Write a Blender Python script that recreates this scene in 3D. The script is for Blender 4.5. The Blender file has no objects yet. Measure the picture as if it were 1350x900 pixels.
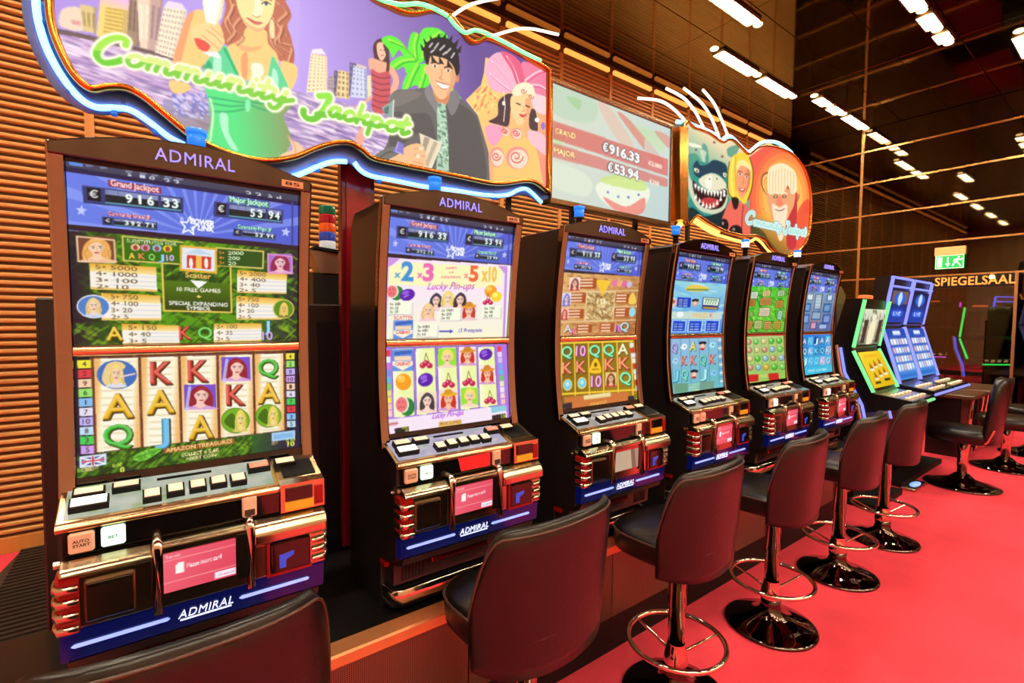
import bpy, math, random
import numpy as np
from mathutils import Matrix, Vector

random.seed(7)
rng = np.random.RandomState(7)
scene = bpy.context.scene
COL = scene.collection

# ------------------------------------------------------------------ camera, world, exposure
# X runs along the row of machines, Y towards the panelled wall, Z up; metres.
FPX, YAW, PITCH, ROLL = 643.0, math.radians(36.74), math.radians(2.67), math.radians(0.47)
CAM_H = 1.6
_fw0 = Vector((math.sin(YAW), math.cos(YAW), 0)); _rt0 = Vector((math.cos(YAW), -math.sin(YAW), 0)); _up0 = Vector((0, 0, 1))
_fw = _fw0 * math.cos(PITCH) - _up0 * math.sin(PITCH)
_up1 = _up0 * math.cos(PITCH) + _fw0 * math.sin(PITCH)
_rt = _rt0 * math.cos(ROLL) + _up1 * math.sin(ROLL)
_up = _up1 * math.cos(ROLL) - _rt0 * math.sin(ROLL)
cam_data = bpy.data.cameras.new('camera')
cam_data.sensor_width = 36.0
cam_data.lens = FPX / 1350.0 * 36.0
cam_data.clip_start = 0.02
cam = bpy.data.objects.new('camera', cam_data)
COL.objects.link(cam)
cam.matrix_world = Matrix(((_rt.x, _up.x, -_fw.x, 0), (_rt.y, _up.y, -_fw.y, 0), (_rt.z, _up.z, -_fw.z, CAM_H), (0, 0, 0, 1)))
scene.camera = cam

world = bpy.data.worlds.new('world'); scene.world = world
world.use_nodes = True
world.node_tree.nodes['Background'].inputs[0].default_value = (0.9, 0.62, 0.36, 1)
world.node_tree.nodes['Background'].inputs[1].default_value = 0.02

scene.view_settings.view_transform = 'Standard'
scene.view_settings.look = 'None'
scene.view_settings.gamma = 1.0
scene.view_settings.use_curve_mapping = False
scene.view_settings.exposure = 0.0
scene.cycles.use_denoising = True
scene.cycles.max_bounces = 7
scene.cycles.sample_clamp_indirect = 6.0

LAMP_COL = (1.0, 0.86, 0.63)      # warm white of the ceiling fittings
LAMP_POWER = 108.0

# ------------------------------------------------------------------ small helpers
def lin(c):
    """sRGB 0-255 -> linear"""
    out = []
    for v in c[:3]:
        v = v / 255.0
        out.append(v / 12.92 if v <= 0.04045 else ((v + 0.055) / 1.055) ** 2.4)
    return tuple(out)

def pix_on_y(x, y, Y):
    """point of the vertical plane Y=const seen at a position of the photograph (used to measure drawings)"""
    d = _fw + _rt * ((x - 675) / FPX) - _up * ((y - 450) / FPX)
    t = Y / d.y
    return (t * d.x, CAM_H + t * d.z)

MATS = {}
def mat(name, col=(0.5, 0.5, 0.5), rough=0.5, metal=0.0, spec=0.5, emit=None, es=1.0, coat=0.0, alpha=1.0, trans=0.0, srgb=True, sample=True):
    if name in MATS: return MATS[name]
    m = bpy.data.materials.new(name); m.use_nodes = True
    b = m.node_tree.nodes['Principled BSDF']
    c = lin(col)
    b.inputs['Base Color'].default_value = (*c, 1)
    b.inputs['Roughness'].default_value = rough
    b.inputs['Metallic'].default_value = metal
    b.inputs['Specular IOR Level'].default_value = spec
    b.inputs['Coat Weight'].default_value = coat
    b.inputs['Transmission Weight'].default_value = trans
    if emit is not None:
        e = lin(emit) if srgb else emit
        b.inputs['Emission Color'].default_value = (*e, 1)
        b.inputs['Emission Strength'].default_value = es
        if not sample: m.cycles.emission_sampling = 'NONE'
    MATS[name] = m
    return m

def nodes_of(m):
    nt = m.node_tree
    return nt, nt.nodes, nt.links, nt.nodes['Principled BSDF']

def add_noise(m, scale=5.0, lo=0.8, hi=1.15, detail=4.0, bump=0.0, bscale=None, rough=None, stretch=(1, 1, 1)):
    """vary the base colour, and optionally the relief, with noise in object space"""
    nt, N, L, b = nodes_of(m)
    tc = N.new('ShaderNodeTexCoord'); mp = N.new('ShaderNodeMapping'); mp.inputs['Scale'].default_value = stretch
    L.new(tc.outputs['Object'], mp.inputs['Vector'])
    nz = N.new('ShaderNodeTexNoise'); nz.inputs['Scale'].default_value = scale; nz.inputs['Detail'].default_value = detail
    L.new(mp.outputs[0], nz.inputs['Vector'])
    mr = N.new('ShaderNodeMapRange'); mr.inputs['From Min'].default_value = 0.3; mr.inputs['From Max'].default_value = 0.7
    mr.inputs['To Min'].default_value = lo; mr.inputs['To Max'].default_value = hi
    L.new(nz.outputs['Fac'], mr.inputs['Value'])
    mx = N.new('ShaderNodeMix'); mx.data_type = 'RGBA'; mx.blend_type = 'MULTIPLY'; mx.inputs['Factor'].default_value = 1.0
    mx.inputs[6].default_value = b.inputs['Base Color'].default_value
    L.new(mr.outputs[0], mx.inputs[7]); L.new(mx.outputs[2], b.inputs['Base Color'])
    if bump:
        n2 = N.new('ShaderNodeTexNoise'); n2.inputs['Scale'].default_value = bscale or scale * 6; n2.inputs['Detail'].default_value = 3
        L.new(mp.outputs[0], n2.inputs['Vector'])
        bp = N.new('ShaderNodeBump'); bp.inputs['Strength'].default_value = bump; bp.inputs['Distance'].default_value = 0.01
        L.new(n2.outputs['Fac'], bp.inputs['Height']); L.new(bp.outputs[0], b.inputs['Normal'])
    if rough:
        m2 = N.new('ShaderNodeMapRange'); m2.inputs['To Min'].default_value = rough[0]; m2.inputs['To Max'].default_value = rough[1]
        m2.inputs['From Min'].default_value = 0.3; m2.inputs['From Max'].default_value = 0.7
        L.new(nz.outputs['Fac'], m2.inputs['Value']); L.new(m2.outputs[0], b.inputs['Roughness'])
    return m

def tag(o, label=None, cat=None, group=None, kind=None):
    if label: o['label'] = label
    if cat: o['category'] = cat
    if group: o['group'] = group
    if kind: o['kind'] = kind
    return o

def empty(name, loc=(0, 0, 0), rz=0.0):
    o = bpy.data.objects.new(name, None); COL.objects.link(o)
    o.location = loc; o.rotation_euler = (0, 0, rz); o.empty_display_size = 0.1
    return o

def link_mesh(name, me, parent=None, loc=None):
    o = bpy.data.objects.new(name, me); COL.objects.link(o)
    if parent is not None: o.parent = parent
    if loc is not None: o.location = loc
    return o

def copy_tree(o, parent=None):
    c = o.copy(); COL.objects.link(c); c.parent = parent
    for ch in o.children: copy_tree(ch, c)
    return c

class MB:
    """collects simple solids and links them as ONE mesh"""
    def __init__(s): s.v = []; s.f = []; s.sm = []
    def _add(s, vs, fs, smooth=False):
        k = len(s.v); s.v += [tuple(p) for p in vs]
        for f in fs: s.f.append(tuple(i + k for i in f)); s.sm.append(smooth)
        return s
    def box(s, x0, x1, y0, y1, z0, z1):
        vs = [(x0, y0, z0), (x1, y0, z0), (x1, y1, z0), (x0, y1, z0), (x0, y0, z1), (x1, y0, z1), (x1, y1, z1), (x0, y1, z1)]
        return s._add(vs, [(3, 2, 1, 0), (4, 5, 6, 7), (0, 1, 5, 4), (1, 2, 6, 5), (2, 3, 7, 6), (3, 0, 4, 7)])
    def cbox(s, x0, x1, y0, y1, z0, z1, c):
        """box with chamfered edges (all twelve)"""
        X = (x0, x1); Y = (y0, y1); Z = (z0, z1); vs = []; idx = {}
        for i in (0, 1):
            for j in (0, 1):
                for k in (0, 1):
                    sx, sy, sz = (1 - 2 * i) * c, (1 - 2 * j) * c, (1 - 2 * k) * c
                    for a in range(3):
                        p = [X[i] + sx, Y[j] + sy, Z[k] + sz]; p[a] = (X[i], Y[j], Z[k])[a]
                        idx[i, j, k, a] = len(vs); vs.append(tuple(p))
        fs = []
        for a in range(3):
            for sgn in (0, 1):
                o1, o2 = [q for q in range(3) if q != a]
                q = []
                for u, w in ((0, 0), (1, 0), (1, 1), (0, 1)):
                    t = [0, 0, 0]; t[a] = sgn; t[o1] = u; t[o2] = w; q.append(idx[(*t, a)])
                fs.append(q)
        for a in range(3):                         # edges along axis a
            o1, o2 = [q for q in range(3) if q != a]
            for u in (0, 1):
                for w in (0, 1):
                    t0 = [0, 0, 0]; t0[a] = 0; t0[o1] = u; t0[o2] = w; t1 = list(t0); t1[a] = 1
                    fs.append([idx[(*t0, o1)], idx[(*t1, o1)], idx[(*t1, o2)], idx[(*t0, o2)]])
        for i in (0, 1):
            for j in (0, 1):
                for k in (0, 1): fs.append([idx[i, j, k, 0], idx[i, j, k, 1], idx[i, j, k, 2]])
        cx, cy, cz = (x0 + x1) / 2, (y0 + y1) / 2, (z0 + z1) / 2
        out = []
        for f in fs:                               # outward winding
            p = [vs[i] for i in f]
            m = [sum(q[d] for q in p) / len(p) for d in range(3)]
            e1 = [p[1][d] - p[0][d] for d in range(3)]; e2 = [p[2][d] - p[0][d] for d in range(3)]
            n = (e1[1] * e2[2] - e1[2] * e2[1], e1[2] * e2[0] - e1[0] * e2[2], e1[0] * e2[1] - e1[1] * e2[0])
            if n[0] * (m[0] - cx) + n[1] * (m[1] - cy) + n[2] * (m[2] - cz) < 0: f = f[::-1]
            out.append(f)
        return s._add(vs, out)
    def prism_x(s, poly, x0, x1, smooth=False):
        """(y,z) polygon extruded along x"""
        n = len(poly); vs = [(x0, y, z) for y, z in poly] + [(x1, y, z) for y, z in poly]
        fs = [tuple(range(n)), tuple(range(2 * n - 1, n - 1, -1))] + [(i, i + n, (i + 1) % n + n, (i + 1) % n) for i in range(n)]
        return s._add(vs, fs, smooth)
    def prism_y(s, poly, y0, y1, smooth=False):
        """(x,z) polygon extruded along y"""
        n = len(poly); vs = [(x, y0, z) for x, z in poly] + [(x, y1, z) for x, z in poly]
        fs = [tuple(range(n)), tuple(range(2 * n - 1, n - 1, -1))] + [(i, i + n, (i + 1) % n + n, (i + 1) % n) for i in range(n)]
        return s._add(vs, fs, smooth)
    def prism_z(s, poly, z0, z1, smooth=False):
        n = len(poly); vs = [(x, y, z0) for x, y in poly] + [(x, y, z1) for x, y in poly]
        fs = [tuple(range(n - 1, -1, -1)), tuple(range(n, 2 * n))] + [(i, (i + 1) % n, (i + 1) % n + n, i + n) for i in range(n)]
        return s._add(vs, fs, smooth)
    def sweep(s, path, prof, closed=False, up=(0, 0, 1)):
        """sweep a closed profile [(a,b)] along a 3-D path, a along the side vector, b along up"""
        P = [Vector(p) for p in path]; n = len(P); m = len(prof); vs = []; U = Vector(up)
        for i in range(n):
            if closed: t = P[(i + 1) % n] - P[i - 1]
            else: t = P[min(i + 1, n - 1)] - P[max(i - 1, 0)]
            t.normalize(); sd = t.cross(U)
            if sd.length < 1e-6: sd = Vector((1, 0, 0))
            sd.normalize(); u2 = sd.cross(t)
            for a, b in prof: vs.append(P[i] + sd * a + u2 * b)
        fs = []
        for i in range(n if closed else n - 1):
            j = (i + 1) % n
            for k in range(m):
                k2 = (k + 1) % m
                fs.append((i * m + k, i * m + k2, j * m + k2, j * m + k))
        s._add(vs, fs, True)
        if not closed:
            s._add([vs[k] for k in range(m)], [tuple(range(m))[::-1]]); s._add([vs[(n - 1) * m + k] for k in range(m)], [tuple(range(m))])
        return s
    def tube(s, path, r, n=8, closed=False, up=(0, 0, 1)):
        return s.sweep(path, [(r * math.cos(2 * math.pi * k / n), r * math.sin(2 * math.pi * k / n)) for k in range(n)], closed, up)
    def cyl(s, c, r, z0, z1, n=20, r2=None):
        r2 = r if r2 is None else r2
        return s.lathe([(0, z0), (r, z0), (r2, z1), (0, z1)], n, c, False)
    def lathe(s, prof, n=32, c=(0, 0), smooth=True):
        vs = []; fs = []; rings = []
        for r, z in prof:
            if r < 1e-6: rings.append([len(vs)]); vs.append((c[0], c[1], z))
            else:
                rings.append(list(range(len(vs), len(vs) + n)))
                vs += [(c[0] + r * math.cos(2 * math.pi * k / n), c[1] + r * math.sin(2 * math.pi * k / n), z) for k in range(n)]
        for a, b in zip(rings, rings[1:]):
            for k in range(n):
                k2 = (k + 1) % n
                if len(a) == 1 and len(b) == 1: continue
                if len(a) == 1: fs.append((a[0], b[k2], b[k]))
                elif len(b) == 1: fs.append((a[k], a[k2], b[0]))
                else: fs.append((a[k], a[k2], b[k2], b[k]))
        return s._add(vs, fs, smooth)
    def mesh(s, name, material, origin=(0, 0, 0)):
        me = bpy.data.meshes.new(name)
        ox, oy, oz = origin
        me.from_pydata([(x - ox, y - oy, z - oz) for x, y, z in s.v], [], s.f)
        me.polygons.foreach_set('use_smooth', s.sm)
        if material: me.materials.append(material)
        me.update()
        return me
    def build(s, name, material, parent=None, origin=(0, 0, 0), bevel=0.0, loc=None, seg=2):
        o = link_mesh(name, s.mesh(name, material, origin), parent, loc)
        if bevel:
            b = o.modifiers.new('bevel', 'BEVEL'); b.width = bevel; b.segments = seg; b.limit_method = 'ANGLE'; b.angle_limit = math.radians(40)
            b.harden_normals = False
        return o

def catmull(pts, n=6, closed=False):
    """smooth curve through points (any dimension)"""
    P = [np.array(p, float) for p in pts]; N = len(P); out = []
    rngs = range(N) if closed else range(N - 1)
    for i in rngs:
        p0 = P[i - 1] if (closed or i > 0) else P[i]
        p1 = P[i]; p2 = P[(i + 1) % N]
        p3 = P[(i + 2) % N] if (closed or i + 2 < N) else p2
        for k in range(n):
            t = k / n
            out.append(0.5 * ((2 * p1) + (-p0 + p2) * t + (2 * p0 - 5 * p1 + 4 * p2 - p3) * t * t + (-p0 + 3 * p1 - 3 * p2 + p3) * t ** 3))
    if not closed: out.append(P[-1])
    return [tuple(p) for p in out]

# ------------------------------------------------------------------ lettering
_fonts = {}
def text_mesh(s, extrude=0.0, shear=0.0, bold=0.0, spacing=1.0):
    """built-in font text as (verts, faces), cap height about 0.7, left aligned on the baseline"""
    key = (s, extrude, shear, bold, spacing)
    if key in _fonts: return _fonts[key]
    cu = bpy.data.curves.new('lettering', 'FONT'); cu.body = s; cu.size = 1.0; cu.extrude = extrude; cu.shear = shear
    cu.offset = bold; cu.space_character = spacing; cu.resolution_u = 3
    ob = bpy.data.objects.new('lettering', cu); COL.objects.link(ob)
    dg = bpy.context.evaluated_depsgraph_get()
    me = bpy.data.meshes.new_from_object(ob.evaluated_get(dg))
    v = np.array([p.co[:] for p in me.vertices]).reshape(-1, 3); f = [tuple(p.vertices) for p in me.polygons]
    bpy.data.objects.remove(ob); bpy.data.curves.remove(cu); bpy.data.meshes.remove(me)
    _fonts[key] = (v, f)
    return v, f

def text_obj(name, s, width, height, origin, xdir, updir, material, parent=None, depth=0.002, shear=0.0, bold=0.02, label=None, spacing=1.0):
    """raised letters centred at origin, fitted to width x height, in the plane xdir/updir"""
    v, f = text_mesh(s, 0.05, shear, bold, spacing)
    lo = v.min(0); hi = v.max(0); c = (lo + hi) / 2; sp = hi - lo
    X = Vector(xdir).normalized(); U = Vector(updir).normalized(); Nn = X.cross(U)
    O = Vector(origin); me = bpy.data.meshes.new(name)
    pts = [tuple(O + X * ((p[0] - c[0]) / sp[0] * width) + U * ((p[1] - c[1]) / sp[1] * height) + Nn * ((p[2] - lo[2]) / max(sp[2], 1e-6) * depth)) for p in v]
    me.from_pydata(pts, [], f); me.materials.append(material); me.update()
    o = link_mesh(name, me, parent)
    if label: o['label'] = label
    return o
# ------------------------------------------------------------------ printed pictures: a small drawing kit.
# A picture is drawn into an array and becomes the colour attribute of a fine grid on the real, flat surface.
def homography(src, dst):
    A = []
    for (x, y), (u, v) in zip(src, dst):
        A.append([x, y, 1, 0, 0, 0, -u * x, -u * y, -u]); A.append([0, 0, 0, x, y, 1, -v * x, -v * y, -v])
    _, _, Vt = np.linalg.svd(np.array(A, float))
    return Vt[-1].reshape(3, 3)

class Canvas:
    def __init__(s, w, h, quad=None, bg=(0, 0, 0), ss=2):
        """quad: four source points (tl, tr, br, bl) that become the corners"""
        s.w, s.h, s.ss = w, h, ss
        s.W, s.Hh = w * ss, h * ss
        s.a = np.empty((s.Hh, s.W, 3), np.float32); s.a[:] = np.array(bg, np.float32) / 255.0
        quad = quad or [(0, 0), (1, 0), (1, 1), (0, 1)]
        s.M = homography(quad, [(0, 0), (s.W, 0), (s.W, s.Hh), (0, s.Hh)])
    def T(s, pts):
        p = np.asarray(pts, float).reshape(-1, 2); q = np.c_[p, np.ones(len(p))] @ s.M.T
        return q[:, :2] / q[:, 2:3]
    def scale_at(s, x, y):
        a = s.T([(x, y), (x + 1e-3, y), (x, y + 1e-3)])
        return 0.5 * (np.hypot(*(a[1] - a[0])) + np.hypot(*(a[2] - a[0]))) / 1e-3
    # masks are (y0, x0, array)
    def _fill_edges(s, e):
        if len(e) == 0: return None
        ymin = max(0, int(np.floor(e[:, [1, 3]].min()))); ymax = min(s.Hh, int(np.ceil(e[:, [1, 3]].max())) + 1)
        xmin = max(0, int(np.floor(e[:, [0, 2]].min()))); xmax = min(s.W, int(np.ceil(e[:, [0, 2]].max())) + 1)
        if ymax <= ymin or xmax <= xmin: return None
        m = np.zeros((ymax - ymin, xmax - xmin + 1), np.int32)
        for r in range(ymin, ymax):
            y = r + 0.5
            c = (e[:, 1] <= y) != (e[:, 3] <= y)
            if not c.any(): continue
            k = e[c]; xs = k[:, 0] + (y - k[:, 1]) * (k[:, 2] - k[:, 0]) / (k[:, 3] - k[:, 1])
            np.add.at(m[r - ymin], np.clip(np.ceil(xs - 0.5).astype(int) - xmin, 0, xmax - xmin), 1)
        m = (np.cumsum(m, 1) % 2)[:, :-1].astype(np.float32)
        return ymin, xmin, m
    def paint(s, mk, col, alpha=1.0):
        if mk is None: return
        y, x, m = mk; sub = s.a[y:y + m.shape[0], x:x + m.shape[1]]
        if callable(col):
            yy, xx = np.mgrid[y:y + m.shape[0], x:x + m.shape[1]]
            c = col(xx / s.W, yy / s.Hh)
        else: c = np.array(col, np.float32) / 255.0
        k = (m * alpha)[..., None]
        sub[:] = sub * (1 - k) + c * k
    def mpoly(s, pts, smooth=0):
        if smooth: pts = catmull(pts, smooth, True)
        q = s.T(pts); e = np.c_[q, np.roll(q, -1, 0)]
        return s._fill_edges(e)
    def poly(s, pts, col, alpha=1.0, smooth=0):
        mk = s.mpoly(pts, smooth); s.paint(mk, col, alpha); return mk
    def blob(s, pts, col, alpha=1.0): return s.poly(pts, col, alpha, 5)
    def ell(s, x, y, rx, ry, col, alpha=1.0, ang=0.0, n=28):
        c, d = math.cos(ang), math.sin(ang)
        return s.poly([(x + rx * math.cos(t) * c - ry * math.sin(t) * d, y + rx * math.cos(t) * d + ry * math.sin(t) * c) for t in np.linspace(0, 2 * math.pi, n, False)], col, alpha)
    def rect(s, x0, y0, x1, y1, col, alpha=1.0): return s.poly([(x0, y0), (x1, y0), (x1, y1), (x0, y1)], col, alpha)
    def mline(s, pts, w, smooth=0, closed=False, taper=None):
        """round brush stroke; w in source units"""
        if smooth: pts = catmull(pts, smooth, closed)
        if closed: pts = list(pts) + [pts[0]]
        q = s.T(pts); x0, y0 = pts[len(pts) // 2]; R = max(0.6, w * s.scale_at(x0, y0) / 2)
        lo = np.floor(q.min(0) - R - 1).astype(int); hi = np.ceil(q.max(0) + R + 2).astype(int)
        lo = np.maximum(lo, 0); hi = np.minimum(hi, [s.W, s.Hh])
        if (hi <= lo).any(): return None
        m = np.zeros((hi[1] - lo[1], hi[0] - lo[0]), np.float32)
        n = len(q)
        for i in range(n - 1):
            r = R
            if taper is not None: r = max(0.5, R * (taper[0] + (taper[1] - taper[0]) * i / max(1, n - 2)))
            a, b = q[i], q[i + 1]
            l2 = np.maximum(np.floor(np.minimum(a, b) - r - 1).astype(int), lo); h2 = np.minimum(np.ceil(np.maximum(a, b) + r + 2).astype(int), hi)
            if (h2 <= l2).any(): continue
            yy, xx = np.mgrid[l2[1]:h2[1], l2[0]:h2[0]]; xx = xx + 0.5; yy = yy + 0.5
            d = b - a; L = max(1e-9, d @ d)
            t = np.clip(((xx - a[0]) * d[0] + (yy - a[1]) * d[1]) / L, 0, 1)
            dist = np.hypot(xx - a[0] - t * d[0], yy - a[1] - t * d[1])
            sub = m[l2[1] - lo[1]:h2[1] - lo[1], l2[0] - lo[0]:h2[0] - lo[0]]
            np.maximum(sub, np.clip(r - dist + 0.5, 0, 1), out=sub)
        return lo[1], lo[0], m
    def line(s, pts, w, col, alpha=1.0, smooth=0, closed=False, taper=None):
        mk = s.mline(pts, w, smooth, closed, taper); s.paint(mk, col, alpha); return mk
    def grow(s, mk, w, at):
        """outline: dilate a mask by w source units"""
        if mk is None: return None
        R = w * s.scale_at(*at); k = int(math.ceil(R)); y, x, m = mk
        big = np.zeros((m.shape[0] + 2 * k, m.shape[1] + 2 * k), np.float32)
        for dy in range(-k, k + 1):
            for dx in range(-k, k + 1):
                if dx * dx + dy * dy <= R * R + 0.5:
                    np.maximum(big[k + dy:k + dy + m.shape[0], k + dx:k + dx + m.shape[1]], m, out=big[k + dy:k + dy + m.shape[0], k + dx:k + dx + m.shape[1]])
        y0, x0 = y - k, x - k; cy, cx = max(0, -y0), max(0, -x0)
        big = big[cy:, cx:]; y0 += cy; x0 += cx
        return y0, x0, big[:max(0, s.Hh - y0), :max(0, s.W - x0)]
    def text(s, st, x0, y0, x1, y1, col, alpha=1.0, hgt=None, shear=0.0, bold=0.01, outline=None, ow=0.0):
        """letters whose baseline runs from (x0,y0) to (x1,y1) (width fitted), cap height hgt source units up"""
        v, f = text_mesh(st, 0.0, shear, bold)
        if len(f) == 0: return None
        lo = v[:, 0].min(); wd = v[:, 0].max() - lo
        cnt = {}
        for fc in f:
            for a, b in zip(fc, fc[1:] + fc[:1]):
                k = (min(a, b), max(a, b)); cnt[k] = cnt.get(k, 0) + 1
        ed = np.array([k for k, n in cnt.items() if n == 1])
        dx, dy = x1 - x0, y1 - y0; hgt = hgt or math.hypot(dx, dy) / wd * 0.7
        t = (v[:, 0] - lo) / wd; up = v[:, 1] / 0.7 * hgt
        L = math.hypot(dx, dy); nx, ny = 0.0, -1.0
        q = s.T(np.c_[x0 + t * dx + nx * up, y0 + t * dy + ny * up])
        mk = s._fill_edges(np.c_[q[ed[:, 0]], q[ed[:, 1]]])
        if outline is not None: s.paint(s.grow(mk, ow, ((x0 + x1) / 2, (y0 + y1) / 2)), outline, alpha)
        s.paint(mk, col, alpha); return mk
    def euro(s, x, y, w, h, col, lw=None, outline=None, ow=0.0):
        """euro sign, left baseline corner at x,y"""
        lw = lw or h * .17
        arc = [(x + w * .58 + w * .44 * math.cos(a), y - h * .5 - h * .44 * math.sin(a)) for a in np.linspace(math.radians(50), math.radians(310), 14)]
        sts = [arc, [(x - w * .02, y - h * .60), (x + w * .72, y - h * .60)], [(x - w * .02, y - h * .38), (x + w * .66, y - h * .38)]]
        if outline is not None:
            for q in sts: s.line(q, lw + 2 * ow, outline)
        for k, q in enumerate(sts): s.line(q, lw if k == 0 else lw * .7, col)
    def grad(s, mk, c0, c1, p0, p1, alpha=1.0):
        """linear gradient inside a mask between two source points"""
        a, b = s.T([p0, p1]); d = b - a; L = d @ d; c0 = np.array(c0, np.float32) / 255; c1 = np.array(c1, np.float32) / 255
        W, Hh = s.W, s.Hh
        def fn(u, v):
            t = np.clip(((u * W - a[0]) * d[0] + (v * Hh - a[1]) * d[1]) / L, 0, 1)[..., None]
            return c0 * (1 - t) + c1 * t
        s.paint(mk, fn, alpha)
    def speckle(s, mk, cols, n, lx, ly, alpha=0.7, ang=0.0, seed=1):
        """short dashes scattered inside a mask (ripples, leaves)"""
        if mk is None: return
        r = np.random.RandomState(seed); y, x, m = mk; H2, W2 = m.shape
        c, d = math.cos(ang), math.sin(ang)
        for i in range(n):
            px, py = r.rand() * W2, r.rand() * H2
            if m[int(py), int(px)] < 0.5: continue
            l = lx * (0.4 + r.rand()) * s.ss; w = ly * (0.5 + r.rand()) * s.ss
            x0, x1 = int(max(0, px - l)), int(min(W2, px + l + 1)); y0, y1 = int(max(0, py - l)), int(min(H2, py + l + 1))
            yy, xx = np.mgrid[y0:y1, x0:x1]
            u = (xx - px) * c + (yy - py) * d; vv = -(xx - px) * d + (yy - py) * c
            k = np.clip(1.3 - (u / l) ** 2 - (vv / w) ** 2, 0, 1) * m[y0:y1, x0:x1] * alpha
            col = np.array(cols[r.randint(len(cols))], np.float32) / 255
            sub = s.a[y + y0:y + y1, x + x0:x + x1]; sub[:] = sub * (1 - k[..., None]) + col * k[..., None]
    def full(s): return 0, 0, np.ones((s.Hh, s.W), np.float32)
    def result(s):
        a = s.a.reshape(s.h, s.ss, s.w, s.ss, 3).mean((1, 3))
        return np.clip(a, 0, 1)

def print_material(name, strength=1.0, rough=0.2, spec=0.3, sample=False):
    if name in MATS: return MATS[name]
    m = mat(name, (4, 4, 4), rough, 0, spec)
    nt, N, L, b = nodes_of(m)
    at = N.new('ShaderNodeAttribute'); at.attribute_name = 'picture'
    L.new(at.outputs['Color'], b.inputs['Emission Color']); b.inputs['Emission Strength'].default_value = strength
    m.cycles.emission_sampling = 'NONE'
    return m

def picture_mesh(name, cv, corners, material, keep=None):
    """cv drawn on the flat quad corners (tl, tr, br, bl) as a grid with a colour attribute; keep(u,v)->bool array trims it"""
    a = cv.result() if isinstance(cv, Canvas) else cv
    h, w = a.shape[:2]
    lo = np.where(a <= 0.04045, a / 12.92, ((a + 0.055) / 1.055) ** 2.4)
    u = (np.arange(w + 1)) / w; v = (np.arange(h + 1)) / h
    tl, tr, br, bl = [np.array(c, float) for c in corners]
    U, V = np.meshgrid(u, v)
    P = (tl * (1 - U[..., None]) + tr * U[..., None]) * (1 - V[..., None]) + (bl * (1 - U[..., None]) + br * U[..., None]) * V[..., None]
    idx = np.arange((h + 1) * (w + 1)).reshape(h + 1, w + 1)
    F = np.stack([idx[1:, :-1], idx[1:, 1:], idx[:-1, 1:], idx[:-1, :-1]], -1).reshape(-1, 4)
    C = lo.reshape(-1, 3)
    if keep is not None:
        uc, vc = np.meshgrid((u[1:] + u[:-1]) / 2, (v[1:] + v[:-1]) / 2)
        k = keep(uc, vc).ravel(); F = F[k]; C = C[k]
        used = np.unique(F); re = np.full((h + 1) * (w + 1), -1); re[used] = np.arange(len(used)); F = re[F]; V3 = P.reshape(-1, 3)[used]
    else: V3 = P.reshape(-1, 3)
    me = bpy.data.meshes.new(name)
    me.vertices.add(len(V3)); me.vertices.foreach_set('co', V3.astype(np.float32).ravel())
    me.loops.add(len(F) * 4); me.loops.foreach_set('vertex_index', F.astype(np.int32).ravel())
    me.polygons.add(len(F)); me.polygons.foreach_set('loop_start', np.arange(0, len(F) * 4, 4, dtype=np.int32))
    me.update(calc_edges=True)
    at = me.color_attributes.new('picture', 'FLOAT_COLOR', 'CORNER')
    # smooth print: corner colour = mean of the cells that meet there
    acc = np.zeros((len(V3), 3)); cnt = np.zeros(len(V3))
    for k in range(4):
        np.add.at(acc, F[:, k], C); np.add.at(cnt, F[:, k], 1)
    pc = acc / np.maximum(cnt, 1)[:, None]
    cc = 0.45 * pc[F] + 0.55 * C[:, None, :]
    full = np.ones((len(F) * 4, 4), np.float32); full[:, :3] = cc.reshape(-1, 3)
    at.data.foreach_set('color', full.ravel())
    me.materials.append(material); me.validate()
    return me

def inside(poly):
    """point-in-polygon test for arrays"""
    P = np.array(poly, float)
    def fn(x, y):
        r = np.zeros(np.shape(x), bool)
        for (x0, y0), (x1, y1) in zip(P, np.roll(P, -1, 0)):
            c = (y0 > y) != (y1 > y)
            with np.errstate(divide='ignore', invalid='ignore'):
                r ^= c & (x < (x1 - x0) * (y - y0) / (y1 - y0 + 1e-12) + x0)
        return r
    return fn

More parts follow.
